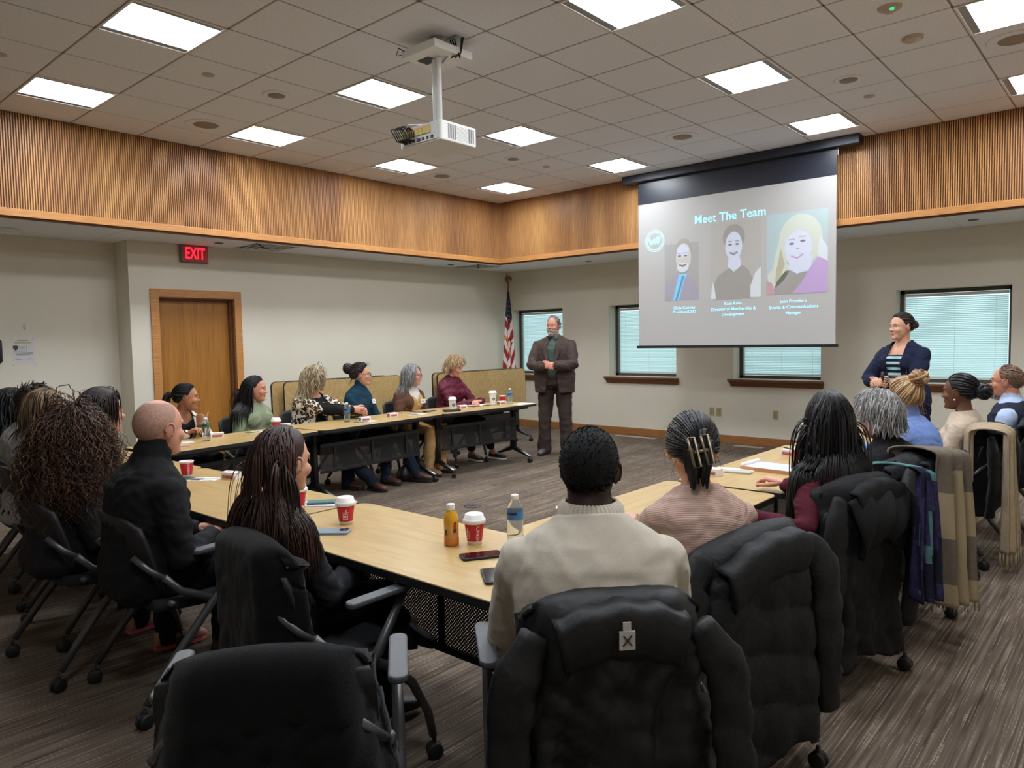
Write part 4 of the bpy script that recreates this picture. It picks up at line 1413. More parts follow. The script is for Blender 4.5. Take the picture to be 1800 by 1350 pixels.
def glasses(p, m=None, on_head=False, name='glasses', r=0.021, lens=True):
    O, R, k = p.O, p.Rh, p.hk
    m = m or M_GLASSF
    g = Geo(); gl = Geo()
    def T_(q):
        q = np.array(q, float)
        if on_head:
            q = RX(-1.05) @ (q - np.array((0, -0.02, 0.0))) + np.array((0, 0.0, 0.05)); 
            q = q + np.array((0, -0.005, 0.012))
        return O + R @ (q * k)
    for sx in (-1, 1):
        c = np.array((sx * 0.033, 0.1005, 0.002))
        pts = [T_(c + np.array((r * 1.15 * math.cos(t), -abs(sx * r * math.cos(t)) * 0.12 * (sx * math.cos(t) > 0), r * 0.86 * math.sin(t)))) for t in np.linspace(0, 2 * math.pi, 17)]
        g.tube(pts, 0.0017 * k, 6, cap=False)
        g.tube([T_((sx * 0.057, 0.097, 0.006)), T_((sx * 0.074, 0.06, 0.006)), T_((sx * 0.079, 0.0, 0.004)), T_((sx * 0.078, -0.02, -0.012))], 0.0016 * k, 6)
        if lens:
            gl.add([T_(c + np.array((0, 0, 0)))] + pts[:-1], [(0, i + 1, (i + 1) % 16 + 1) for i in range(16)])
    g.tube([T_((-0.010, 0.100, 0.006)), T_((0, 0.103, 0.008)), T_((0.010, 0.100, 0.006))], 0.0016 * k, 6)
    o = build(name, g, m, p.root, True)
    if lens: build('lens', gl, M_LENS, o, True)
    return o

def front_point(V, N, x, z, rad=0.03):
    d = np.hypot(V[:, 0] - x, V[:, 2] - z)
    q = np.where((d < rad) & (N[:, 1] > 0.1), V[:, 1], -9)
    i = q.argmax()
    return V[i], N[i]

def badge(p, V, N, x, z, w=0.075, h=0.05):
    c, n = front_point(V, N, x, z)
    u = npn(np.cross((0, 0, 1.0), n)) * 1.0; v = np.cross(n, u)
    R = np.stack([u, v, n], 1)
    g = Geo(); g.box(c + n * 0.008, (w, h, 0.004), 0, R)
    o = build('name_tag', g, mat('paper_white', (236, 238, 236), 0.7), p.root)
    g = Geo()
    for q in (0.008, -0.006): g.box(c + n * 0.0103 + v * q, (w * 0.6, 0.005, 0.001), 0, R)
    build('writing', g, mat('ink_dark', (60, 66, 80), 0.7), o)
    return o
# ---------------------------------------------------------------- fabrics
def _leopard(nt, add, link, b):
    tc = add('TexCoord')
    n = add('TexNoise'); n.inputs['Scale'].default_value = 30; link(tc.outputs['Object'], n.inputs['Vector'])
    mxv = add('MixRGB'); mxv.inputs['Fac'].default_value = 0.035; link(tc.outputs['Object'], mxv.inputs['Color1']); link(n.outputs['Color'], mxv.inputs['Color2'])
    v = add('TexVoronoi'); v.inputs['Scale'].default_value = 34; link(mxv.outputs[0], v.inputs['Vector'])
    r = ramp(nt, [(0.0, rgb(150, 120, 92)), (0.30, rgb(122, 98, 78)), (0.36, rgb(26, 22, 22)), (0.56, rgb(26, 22, 22)), (0.62, rgb(226, 214, 196))])
    link(v.outputs['Distance'], r.inputs['Fac']); link(r.outputs['Color'], b.inputs['Base Color'])
M_LEO = ramp_mat('leopard_knit', _leopard, 0.9, 0.2)
def _pane(nt, add, link, b):
    tc = add('TexCoord')
    mp = add('Mapping'); mp.inputs['Rotation'].default_value = (0, math.radians(32), 0); mp.inputs['Scale'].default_value = (9, 9, 9); link(tc.outputs['Object'], mp.inputs['Vector'])
    s = add('SeparateXYZ'); link(mp.outputs[0], s.inputs[0])
    def line(o):
        f = add('Math'); f.operation = 'FRACT'; link(s.outputs[o], f.inputs[0])
        l = add('Math'); l.operation = 'LESS_THAN'; l.inputs[1].default_value = 0.09; link(f.outputs[0], l.inputs[0]); return l
    m = add('Math'); m.operation = 'MAXIMUM'; link(line('X').outputs[0], m.inputs[0]); link(line('Z').outputs[0], m.inputs[1])
    mx = add('MixRGB'); mx.inputs['Color1'].default_value = rgb(222, 214, 200); mx.inputs['Color2'].default_value = rgb(52, 44, 40)
    link(m.outputs[0], mx.inputs['Fac']); link(mx.outputs[0], b.inputs['Base Color'])
M_PANE = ramp_mat('windowpane_knit', _pane, 0.9, 0.2)
def _stripes(nt, add, link, b):
    tc = add('TexCoord'); s = add('SeparateXYZ'); link(tc.outputs['Object'], s.inputs[0])
    m = add('Math'); m.operation = 'MULTIPLY'; m.inputs[1].default_value = 20.5; link(s.outputs['Z'], m.inputs[0])
    f = add('Math'); f.operation = 'FRACT'; link(m.outputs[0], f.inputs[0])
    l = add('Math'); l.operation = 'LESS_THAN'; l.inputs[1].default_value = 0.45; link(f.outputs[0], l.inputs[0])
    mx = add('MixRGB'); mx.inputs['Color1'].default_value = rgb(20, 30, 44); mx.inputs['Color2'].default_value = rgb(170, 206, 210)
    link(l.outputs[0], mx.inputs['Fac']); link(mx.outputs[0], b.inputs['Base Color'])
M_STRIPE = ramp_mat('striped_jersey', _stripes, 0.9, 0.2)
def _rib(col, fx):
    def f(nt, add, link, b):
        b.inputs['Base Color'].default_value = rgb(*col)
        tc = add('TexCoord'); n = add('TexNoise'); n.inputs['Scale'].default_value = 260; link(tc.outputs['Object'], n.inputs['Vector'])
        w = add('TexWave'); w.inputs['Scale'].default_value = fx; w.bands_direction = 'Z'; w.inputs['Distortion'].default_value = 1.0; link(tc.outputs['Object'], w.inputs['Vector'])
        a = add('Math'); a.operation = 'ADD'; link(w.outputs['Fac'], a.inputs[0]); link(n.outputs['Fac'], a.inputs[1])
        bp = add('Bump'); bp.inputs['Strength'].default_value = 0.3; bp.inputs['Distance'].default_value = 0.004; link(a.outputs[0], bp.inputs['Height']); link(bp.outputs['Normal'], b.inputs['Normal'])
    return f
M_CREAM = cloth('cream_knit', (190, 181, 166), 0.95, 420, 0.2, (4, 0.05), 0.2)
M_PINKK = ramp_mat('dusty_pink_knit', _rib((178, 150, 138), 60), 0.95, 0.15)
M_SAGE = cloth('sage_knit', (136, 146, 118))
M_TEAL = cloth('teal_knit', (20, 52, 70))
M_BRCARD = cloth('brown_cardigan', (96, 66, 52), st=0.4)
M_TAN = cloth('tan_twill', (188, 150, 100))
M_LACE = cloth('white_lace', (220, 214, 208), st=0.5)
M_MAROON = cloth('maroon_satin', (92, 26, 46), 0.5)
M_MARO2 = cloth('burgundy_wool', (78, 22, 36))
M_BLACKC = cloth('black_cloth', (20, 20, 23), 0.85)
M_BLACKC2 = cloth('charcoal_black_cloth', (27, 27, 31), 0.8)
M_NAVY = cloth('navy_knit', (24, 30, 56))
M_JEANS = cloth('blue_denim', (64, 84, 112), st=0.35, noise=(30, 0.2))
M_DKJEANS = cloth('dark_denim', (30, 36, 52), st=0.3)
M_BROWNS = cloth('brown_tweed', (74, 60, 56), st=0.35, noise=(160, 0.15))
M_BROWNT = cloth('brown_trouser', (66, 54, 50))
M_GREENS = cloth('grey_green_polo', (74, 90, 82))
M_BEIGEK = cloth('beige_fuzzy_knit', (196, 176, 156), 0.95, 200, 0.5, (40, 0.08), 0.3)
M_BLUEK = cloth('blue_turtleneck_knit', (120, 146, 208), 0.95, 200, 0.5)
M_LTBLUE = cloth('light_blue_shirt', (176, 194, 226), 0.7, 200, 0.1)
M_NAVYV = cloth('navy_vest', (34, 38, 54), 0.8)
M_CAMEL = cloth('camel_knit', (150, 108, 66))
M_GREYK = cloth('grey_knit', (150, 150, 150))
M_OLIVE = cloth('olive_trouser', (62, 62, 50))

def H(**k): return k
blackhair = [(16, 15, 17), (24, 22, 24), (11, 11, 13)]
darkbrown = [(36, 26, 22), (50, 36, 29), (26, 20, 18)]
brown = [(66, 44, 32), (88, 60, 44), (46, 32, 26)]
redbrown = [(52, 31, 25), (72, 43, 33), (38, 24, 21)]
greyblonde = [(168, 148, 116), (130, 112, 88), (196, 180, 150)]
blonde = [(186, 156, 112), (140, 108, 74), (212, 190, 150)]
grey = [(140, 138, 136), (104, 102, 100), (176, 174, 172)]

def blouse_opening(half, z0, slope=0.0, zt=9, fmin=0.12):
    def f(V, N):
        w = half + slope * np.clip(V[:, 2] - z0, -1, 1)
        return (N[:, 1] > fmin) & (np.abs(V[:, 0]) < w) & (V[:, 2] < zt)
    return f

LG = 'people seated in the left row'
# LA ---------------- cream windowpane cardigan, chin on her hand
p = person('person in cream plaid cardigan and ponytail resting chin on fist by the wooden door', (0.82, 0.96, 1.14), 8, 62, skin='tan', lean=(10, 16, 22), pitch=2, seed=1,
           hands=((0.905, 1.02, 0.80, 1), 'table'), fdirs=((-0.15, 0.0, 1.0), None), palms=((-0.9, -0.4, 0), None), curl=(1.9, 0.6), pole=((-0.1, 0.7, -0.8), None),
           hst=H(cols=blackhair, n=700, tie=(0, -1.0, 0.05), m=11, r=0.0042, th=0.007, tail=(46, 0.20, 0.006), wisps=(10, .06)), trousers=('trousers', M_BLACKC), brow=(24, 20, 20))
p.garment('top', M_BLACKC, 0.006, sleeves=False, s1=0.40)
p.garment('cardigan', M_PANE, 0.016, cut=blouse_opening(0.062, 0.9, 0.0), seedo=3)
PLA = p
# LB ---------------- sage sweater, long black hair
p = person('person with long black hair in sage green sweater behind a red paper cup', (0.74, 1.66, 1.185), 12, 47, skin='ruddy', fat=0.18, lean=(2, 4, 10), pitch=3, seed=2, hands=('lap', 'lap'), twist=6,
           hst=H(cols=blackhair, n=900, len=0.50, len_front=0.46, m=15, r=0.0062, th=0.014, mode='back', part=0.012, grav=0.5, jit=0.03, stiff=0.6, flat=.35), trousers=('jeans', M_JEANS), brow=(24, 20, 20))
p.garment('sweater', M_SAGE, 0.014, neck=(0.0, 0.03, 0.062))
PLB = p
# LC ---------------- leopard cardigan
p = person('person with ash blonde wavy hair in leopard print cardigan, hands clasped on table', (0.76, 2.31, 1.25), 14, 52, skin='pink', fat=0.34, lean=(4, 6, 12), pitch=3, seed=3,
           hands=((1.10, 2.66, 0.80, 1), (1.10, 2.59, 0.805, 1)), fdirs=((0.55, 0.55, -0.1), (-0.55, 0.6, -0.1)), curl=(0.95, 0.95), palms=((1, -0.4, -0.2), (-1, -.4, -.2)), trousers=('jeans', M_DKJEANS),
           shoe=('boot', (86, 54, 42)), ankles=[None, (1.27, 2.60, 0.085, 1)], knees=[None, (0.10, 0.40, 0.54)],
           hst=H(cols=greyblonde, n=950, len=0.27, len_front=0.24, m=13, r=0.0052, th=0.022, part=-0.015, grav=0.42, jit=0.10, curl=(0.010, 1.6), lift=0.3), brow=(120, 96, 76))
p.garment('blouse', M_BLACKC, 0.008, neck=None, s1=0.46, vx=.011)
p.garment('cardigan', M_LEO, 0.02, cut=blouse_opening(0.085, 0.9, 0.05), cuff=0.2, sleeve_r=1.12, s0=-0.1, seedo=2)
PLC = p
# LD ---------------- teal turtleneck
p = person('person in dark teal turtleneck sweater with curly dark updo and glasses', (0.76, 2.88, 1.265), 20, 48, skin='mid', lean=(-2, 2, 6), pitch=0, seed=4, hands=((1.0, 3.06, 0.62, 1), (1.02, 2.95, 0.62, 1)), trousers=('jeans', M_DKJEANS),
           shoe=('boot', (80, 54, 44)), ankles=[(1.28, 3.16, 0.10, 1), None],
           hst=H(cols=darkbrown, n=700, tie=(0, -0.92, 0.36), m=11, r=0.005, th=0.016, curl=(0.006, 2.0), bun=(0.052, 22), wisps=(60, .09)), brow=(40, 30, 26))
o, V, N = p.garment('sweater', M_TEAL, 0.016, neck=(0.0, 0.085, 0.055), loose=0.01)
badge(p, V, N, -0.085, p.spine(0.37)[2])
glasses(p)
PLD = p
# LE ---------------- brown cardigan, tan pinafore
p = person('person with grey hair and glasses in brown cardigan over tan overalls', (0.78, 3.58, 1.225), 8, 36, skin='pink', fat=0.22, lean=(0, 4, 10), pitch=3, seed=5, hands=('lap', 'lap'), trousers=('trousers', M_TAN), shoe=('shoe', (150, 120, 96)),
           hst=H(cols=grey, n=900, len=0.25, len_front=0.24, m=12, r=0.005, th=0.016, part=0.01, grav=0.5, jit=0.09, curl=(0.004, 1.0)), brow=(130, 124, 118))
p.garment('lace_top', M_LACE, 0.004, s1=0.50, sleeves=False, neck=(0, .05, .052), vx=.011)
o, V, N = p.garment('overalls', M_TAN, 0.012, s1=0.36, sleeves=False, seedo=4)
badge(p, V, N, -0.05, p.spine(0.34)[2])
p.garment('cardigan', M_BRCARD, 0.018, cut=blouse_opening(0.085, 0.9, 0.03), seedo=2, wr=0.006)
glasses(p, mat('glasses_frame_rose', (120, 80, 74), 0.35))
PLE = p
# LF ---------------- maroon blouse
p = person('person with short tousled blonde hair in maroon collared blouse looking down', (0.78, 4.26, 1.30), 2, 22, skin='pink', fat=0.16, lean=(0, 4, 12), pitch=24, seed=6,
           hands=((1.08, 4.42, 0.765, 1), (1.06, 4.30, 0.765, 1)), fdirs=((0.6, -0.5, 0), (0.5, 0.5, 0)), trousers=('capri_trousers', M_BLACKC, dict(crop=0.16)), shoe=('sneaker', (30, 30, 32), (226, 226, 222)),
           ankles=[(0.93, 4.75, 0.085, 1), (0.80, 4.50, 0.085, 1)],
           hst=H(cols=blonde, n=900, len=0.13, len_front=0.09, m=9, r=0.0048, th=0.017, mode='down', part=-0.02, grav=0.35, jit=0.14, lift=0.4, curl=(0.006, 1.0)), brow=(130, 104, 76))
o, V, N = p.garment('blouse', M_MAROON, 0.014, wr=0.006, neck=(0.0, 0.04, 0.058), loose=0.012)
PLF = p
# ---------------------------------------------------------------- near row
p = person('person with black hair and glasses at far end of near row, cut by picture edge', (1.12, -0.40, 1.21), 90, 72, skin='mid', lean=(4, 8, 14), seed=7, hst=H(cols=blackhair, n=300, len=0.36, m=13, r=0.009, th=0.012, grav=0.5, jit=0.1, curl=(0.006, 1.2)), brow=(24, 20, 20))
p.garment('jacket', M_NAVYV, 0.016); p.legs('trousers', M_BLACKC, vx=.014); glasses(p); PBA = p
p = person('person with short dark hair mostly hidden behind the blonde streaked head', (1.66, -0.42, 1.245), 90, 82, sex='m', skin='tan', lean=(4, 8, 12), seed=8, hst=H(cols=darkbrown, n=220, len=0.05, m=6, r=0.006, th=0.014, mode='fwd', jit=0.3, grav=0.1, lift=0.6))
p.garment('sweater', M_GREYK, 0.014); p.legs('trousers', M_BLACKC, vx=.014); PBB = p
p = person('person with blonde streaked brown bob and dark glasses in near row', (2.06, -0.47, 1.235), 90, 80, skin='mid', lean=(4, 8, 14), seed=9, hst=H(cols=[(96, 76, 56), (150, 122, 84), (66, 50, 38)], n=900, len=0.24, m=12, r=0.0055, th=0.018, part=0.015, grav=0.45, jit=0.1), brow=(80, 60, 46))
p.garment('sweater', M_GREYK, 0.014); p.legs('trousers', M_BLACKC, vx=.014); glasses(p); PBC = p
p = person('person with straight dark brown hair in camel sweater in near row', (2.86, -0.43, 1.265), 90, 74, skin='pink', lean=(10, 16, 20), seed=10, hands=('table', 'table'), hst=H(cols=darkbrown, n=900, len=0.30, len_front=0.20, m=13, r=0.0058, th=0.016, part=0.0, grav=0.5, jit=0.03), brow=(50, 38, 32))
p.garment('sweater', M_CAMEL, 0.016); p.legs('trousers', M_BLACKC, vx=.014); PBD = p
p = person('person with big dark brown curly hair in black jacket', (3.30, -0.71, 1.165), 92, 96, skin='tan', lean=(2, 6, 12), seed=11, shoe=('shoe', (176, 130, 110), (190, 96, 104)), ankles=[None, (3.52, -0.42, 0.085, 1)],
           hst=H(cols=[(70, 46, 33), (104, 72, 50), (46, 31, 25)], n=2100, len=0.43, m=24, r=0.0027, th=0.03, mode='out', grav=0.42, stiff=0.75, jit=0.22, curl=(0.011, 7.5), flat=0.8, sides=3, bumps=0.012, lift=0.6, dist=0.7))
p.garment('jacket', M_BLACKC2, 0.02); p.legs('trousers', M_BLACKC, vx=.014); PBE = p
p = person('person, bald man in black quarter zip pullover seen from behind', (3.93, -0.58, 1.265), 88, 100, sex='m', skin='pink', fat=0.18, lean=(1, 5, 10), seed=12, jaw=1.04, hk=1.05, shoe=('shoe', (40, 36, 34)), vox=.009,
           hst=H(cols=[(168, 130, 113), (140, 114, 100), (156, 126, 110)], th=0.0004, top=58, line='bald', rough=0.6))
p.garment('pullover', M_BLACKC, 0.016, neck=(0.0, 0.085, 0.077), wr=0.005); p.legs('trousers', M_BLACKC, vx=.014); PBF = p
p = person('person with long reddish brown hair and black jacket leaning on the table', (4.79, -0.505, 1.142), 88, 98, skin='mid', lean=(0, 4, 10), seed=13, vox=.008, hands=('lap', (0.10, 0.30, 0.66)), shoe=('heel', (16, 16, 18)),
           knees=[(-0.17, 0.36, 0.595), None], ankles=[(4.90, -0.11, 0.40, 1), None],
           hst=H(cols=redbrown, n=1750, cull=-0.03, len=0.42, len_front=0.30, m=15, r=0.005, th=0.016, mode='down', part=0.0, grav=0.5, jit=0.035, flat=.35, curl=(0.005, 1.0)), brow=(60, 40, 34))
p.garment('jacket', M_BLACKC2, 0.016, wr=0.006); p.legs('trousers', M_BLACKC, vx=.010); PBG = p
# ---------------------------------------------------------------- right side
def ra_folds(V, N):
    back = np.clip(-N[:, 1], 0, 1)
    z = V[:, 2]; x = V[:, 0]
    d = np.zeros(len(V))
    for (x0, z0, x1, z1, w, a) in ((-.23, .92, -.13, .70, .022, .014), (-.26, .86, -.19, .66, .018, -.014), (.22, .90, .15, .70, .022, .012), (.05, .74, .22, .66, .03, .012), (-.2, .66, .10, .70, .03, .010), (-.1, .80, .16, .84, .04, .006), (-.18, .60, .18, .58, .022, .012), (.0, .62, .2, .735, .018, -.008), (-.15, .74, .02, .66, .02, -.008)):
        a_ = np.array((x0, z0)); b_ = np.array((x1, z1)); ab = b_ - a_
        q = np.stack([x, z], 1) - a_
        t = np.clip((q @ ab) / (ab @ ab), 0, 1)
        dist = np.linalg.norm(q - t[:, None] * ab, axis=1)
        d += a * np.exp(-(dist / w) ** 2) * np.sin(np.pi * np.clip(t * 0.9 + 0.05, 0, 1))
    return V + N * (d * back)[:, None]
p = person('person, broad man with cropped black hair in cream sweater, back to the camera', (6.03, -0.35, 1.255), 131, 113, sex='m', skin='dark', fat=0.16, lean=(4, 8, 12), pitch=2, seed=14, hk=0.90, vox=.007, hands=('table', 'table'), pole=((-0.35, -0.35, -1), (0.35, -0.35, -1)),
           hst=H(cols=[(10, 10, 12), (14, 14, 16), (8, 8, 9)], n=2600, len=0.0045, m=3, r=0.0026, th=0.009, mode='out', line='low', jit=0.6, grav=0.0, rough=0.8, tip=.5), shoulder=0.98)
p.garment('sweater', M_CREAM, 0.018, folds=ra_folds, wr=0.0018, loose=0.010, sleeve_r=1.04, cuff=0.1); p.legs('trousers', M_BLACKC, vx=.012); PRA = p
g = Geo()
q0 = p.spine(0.516) + np.array((0, .004, 0)); q1 = p.spine(0.538) + np.array((0, .006, 0))
for k in range(44):
    a = 2 * math.pi * k / 44
    r0, r1 = np.array((0.083, 0.078)), np.array((0.070, 0.068))
    g.limb([q0 + np.array((r0[0] * math.cos(a), r0[1] * math.sin(a) - .004, -0.004)), (q0 + q1) / 2 + np.array((0.080 * math.cos(a), 0.076 * math.sin(a), 0.006)), q1 + np.array((r1[0] * math.cos(a), r1[1] * math.sin(a), 0.006))], [0.0065, 0.0068, 0.006], 6)
o = build('rib_collar', g, M_CREAM, p.root, True); o['kind'] = 'stuff'

p = person('person with black hair held by a claw clip in dusty pink sweater', (5.93, 0.41, 1.214), 140, 122, skin='mid', lean=(3, 7, 14), pitch=14, seed=15, vox=.008, hands=('table', 'table'), fat=0.02,
           hst=H(cols=blackhair, n=1500, tie=(0.25, -1.0, -0.30), m=13, r=0.0042, th=0.02, wisps=(14, .09)))
p.garment('sweater', M_PINKK, 0.014, wr=0.004); p.legs('trousers', M_BLACKC, vx=.012); PRB = p
g = Geo()
hc = p.O + p.Rh @ (SK_C * p.hk)
R_ = p.Rh
rs = np.random.RandomState(5)
for q in range(26):   # twist of hair hanging under the clip
    b0 = hc + R_ @ np.array((0.012 + rs.randn() * .02, -0.108 + rs.randn() * .008, -0.02 + rs.randn() * .02))
    g.limb([b0, b0 + R_ @ np.array((0.0, -0.012, -0.03)), b0 + R_ @ np.array((-0.004, 0.0, -0.075 + rs.randn() * .01)), b0 + R_ @ np.array((-0.002, 0.012, -0.105 + rs.randn() * .015))], [0.010, 0.013, 0.010, 0.004], 6)
build('hair_twist', g, mat('hair_16_15_17', (16, 15, 17), .42), p.root, True)
g = Geo()
M_CLIP = mat('champagne_clip', (128, 112, 88), 0.3, 0.5)
Rc = R_ @ RY(-0.22)
cc = hc + R_ @ np.array((0.018, -0.128, -0.04))
for sx in (-1, 1):
    fr = [(-.012, .05), (.012, .05), (.012, -.05), (-.012, -.05), (-.012, .05)]
    g.tube([cc + Rc @ np.array((sx * 0.022 + a * 0.9, -0.006 - 0.012 * math.cos(b * 18), b)) for a, b in fr], 0.0045, 6)
    for b in (-.04, -.015, .015, .04):
        g.tube([cc + Rc @ np.array((sx * 0.030, 0.0, b)), cc + Rc @ np.array((sx * 0.045, 0.03, b)), cc + Rc @ np.array((sx * 0.036, 0.05, b))], [0.004, 0.004, 0.002], 6)
g.tube([cc + Rc @ np.array((-.022, -0.010, 0.0)), cc + Rc @ np.array((.022, -0.010, 0.0))], 0.006, 8)
build('claw_clip', g, M_CLIP, p.root, True)

p = person('person with very long black hair, glasses on head, in burgundy top', (6.07, 1.40, 1.236), 160, 122, skin='pink', lean=(0, 3, 6), pitch=2, seed=16, vox=.009, fat=0.05, hands=((5.90, 0.94, 0.745, 1), 'table'), curl=(1.45, 0.5),
           hst=H(cols=blackhair, n=1750, cull=-0.01, len=0.58, len_front=0.4, m=17, r=0.0056, th=0.015, mode='down', part=0.0, grav=0.55, jit=0.018, stiff=0.58, flat=.35))
p.garment('top', M_MARO2, 0.014, cuff=0.06); p.legs('trousers', M_BLACKC, vx=.012); PRC = p
glasses(p, mat('glasses_frame_black', (14, 14, 16), 0.3), on_head=True, r=0.025)
p = person('person with short grey hair and glasses in black jacket', (6.08, 2.15, 1.182), 165, 150, skin='pink', lean=(2, 7, 14), pitch=2, seed=17, hands=('table', 'table'), fat=.1,
           hst=H(cols=grey, n=1500, len=0.085, m=9, r=0.0042, th=0.024, mode='down', grav=0.3, jit=0.12, lift=0.3, line='full', part=0.03), brow=(120, 118, 114))
p.garment('jacket', M_BLACKC, 0.018, neck=(0.0, 0.05, 0.062)); p.legs('trousers', M_BLACKC, vx=.014); glasses(p); PRD = p
p = person('person with blonde bun and blue knit turtleneck', (6.02, 2.93, 1.22), 170, 146, skin='light', lean=(4, 8, 12), pitch=4, seed=18, hands=('table', 'table'),
           hst=H(cols=[(168, 132, 90), (128, 92, 62), (200, 170, 126)], n=1000, tie=(0.15, -0.70, 0.75), m=12, r=0.0045, th=0.016, bun=(0.05, 24), wisps=(70, .12)))
p.garment('turtleneck', M_BLUEK, 0.016, neck=(0.0, 0.10, 0.056)); p.legs('trousers', M_DKJEANS, vx=.014); glasses(p, mat('glasses_frame_clear', (200, 180, 150), 0.3)); PRE = p
p = person('person with low black bun and pearl earring in fuzzy beige sweater', (6.18, 3.66, 1.212), 176, 172, skin='brown', lean=(-3, 0, 5), pitch=2, seed=19, hands=('lap', 'lap'), 
           hst=H(cols=[(20, 18, 20), (28, 25, 27), (14, 13, 15)], n=900, tie=(0, -1.0, -0.12), m=11, r=0.0042, th=0.009, bun=(0.047, 40)), brow=(20, 18, 18))
p.garment('sweater', M_BEIGEK, 0.018); p.legs('trousers', M_BLACKC, vx=.014); PRF = p
g = Geo()
for sx in (-1, 1): g.ell(p.O + p.Rh @ (np.array((sx * .083, 0.0, -.045)) * p.hk), (.006, .006, .006), None, 10, 7)
build('pearl_earring', g, mat('pearl', (236, 228, 214), 0.2), p.root, True)
p = person('person, balding man with goatee and glasses in navy vest over light blue shirt', (6.335, 4.5, 1.24), 178, 176, sex='m', skin='ruddy', fat=.12, lean=(-2, 2, 6), pitch=0, seed=20, hands=('lap', 'lap'),
           hst=H(cols=[(110, 84, 66), (86, 64, 50), (128, 104, 86)], n=520, len=0.022, m=5, r=0.004, th=0.003, mode='back', line='recede', jit=0.2, grav=0.1), brow=(96, 76, 62))
p.garment('shirt', M_LTBLUE, 0.012, neck=(0.0, 0.06, 0.064)); p.garment('vest', M_NAVYV, 0.024, s1=0.49, sleeves=False, seedo=5); p.legs('trousers', M_DKJEANS, vx=.014); glasses(p, mat('glasses_frame_wire', (90, 80, 70), 0.3, .6)); PRG = p

def beard(p, cols, n=260, ln=0.016, seed=3, goatee=False, r=0.0035):
    rs = np.random.RandomState(seed)
    ms = [mat('hair_%d_%d_%d' % c, c, 0.5) for c in cols]
    B = []
    while len(B) < n:
        x = rs.uniform(-0.062, 0.062); z = rs.uniform(-0.118, -0.038)
        if abs(x) < 0.024 and -0.0735 < z < -0.052: continue
        if goatee and (abs(x) > 0.03 or z > -0.045): continue
        if z > -0.05 and abs(x) > 0.03 and abs(x) < 0.05: continue
        B.append((x, z))
    pts = np.array([head_surface(x, z) for x, z in B])
    nr = npn(pts - _HO)
    P = np.stack([pts, pts + nr * ln * 0.5 + np.array((0, 0, -ln * .3)), pts + nr * ln * 0.6 + np.array((0, 0, -ln))], 1)
    P = (P.reshape(-1, 3) * p.hk) @ p.Rh.T + p.O
    g = Geo(); tubes_from(P.reshape(n, 3, 3), np.full(n, r), 0.8, len(ms), p.O, g, 4, rs, 0.5)
    return build('beard', g, ms, p.root, True)
beard(PRG, [(176, 168, 160), (140, 126, 114)], 200, goatee=True)
# ---------------------------------------------------------------- the two standing speakers
p = person('person, grey bearded man standing in brown blazer with hands clasped', (1.36, 5.46, 1.775), -63, -82, pose='stand', sex='m', skin='ruddy', fat=0.36, lean=(-3, 0, 4), pitch=0, seed=21, jaw=1.05, vox=.0095,
           hands=((-0.05, 0.335, 1.165), (0.05, 0.33, 1.15)), fdirs=((0.8, 0.35, 0.05), (-0.8, 0.4, 0.05)), palms=((0.1, -1, -0.3), (-0.1, -1, -.3)), curl=(0.9, 0.9), pole=((-1.0, -0.2, -0.6), (1.0, -0.2, -0.6)),
           shoe=('shoe', (96, 94, 94)), ankles=[(-0.15, -0.01, .085), (0.15, 0.0, .085)], knees=[(-0.135, 0.02, 0.49), (0.135, 0.02, 0.49)],
           hst=H(cols=[(120, 112, 106), (92, 84, 80), (146, 140, 134)], n=420, len=0.04, m=5, r=0.005, th=0.009, mode='back', line='recede', jit=0.25, grav=0.1), brow=(110, 98, 90))
p.legs('trousers', M_BROWNT, wr=0.006, flare=0.02, end=0.0)
p.garment('polo_shirt', M_GREENS, 0.006, s0=-0.02, sleeves=False, neck=(0.0, 0.012, 0.066), vx=.011)
o, V, N = p.garment('blazer', M_BROWNS, 0.020, s0=-0.17, cut=lambda V, N: (N[:, 1] > 0.05) & (np.abs(V[:, 0]) < 0.055 + 0.10 * np.clip(1.10 - V[:, 2], 0, 1) + 0.05 * np.clip(V[:, 2] - 1.40, 0, 1)), sleeve_r=1.1, wr=0.006, cuff=0.08)
PM = p
beard(PM, [(168, 160, 154), (130, 120, 112), (190, 184, 178)], 340, 0.014)
for sx in (-1, 1):
    pts = []
    for x_, z_ in ((0.072, 1.50), (0.088, 1.43), (0.094, 1.35), (0.078, 1.27), (0.066, 1.20)):
        c, n = front_point(V, N, sx * x_, z_ , 0.03); pts.append(c + n * 0.006)
    g = Geo(); g.tube(pts, [0.012, 0.026, 0.034, 0.022, 0.006], 8, 0.22, up=(0, 1, 0.2)); build('lapel', g, M_BROWNS, p.root, True)
g = Geo()
for sx in (-1, 1):
    q_ = p.spine(0.495)
    g = Geo(); g.tube([q_ + np.array((sx * .075, -.02, .03)), q_ + np.array((sx * .068, .05, .022)), q_ + np.array((sx * .035, .098, -.005)), q_ + np.array((sx * .05, .104, -.045))], [.02, .024, .024, .006], 8, .25, up=(sx * .5, 1, .3)); build('shirt_collar', g, M_GREENS, p.root, True)
c0 = p.spine(0.02)
th = np.linspace(0, 2 * np.pi, 29)
g.tube([c0 + np.array((0.236 * math.cos(t), 0.03 + 0.182 * math.sin(t), 0.0)) for t in th], 0.018, 6, 0.35, up=(0, 0, 1), cap=False)
build('belt', g, mat('belt_leather', (50, 36, 30), 0.4), p.root, True)
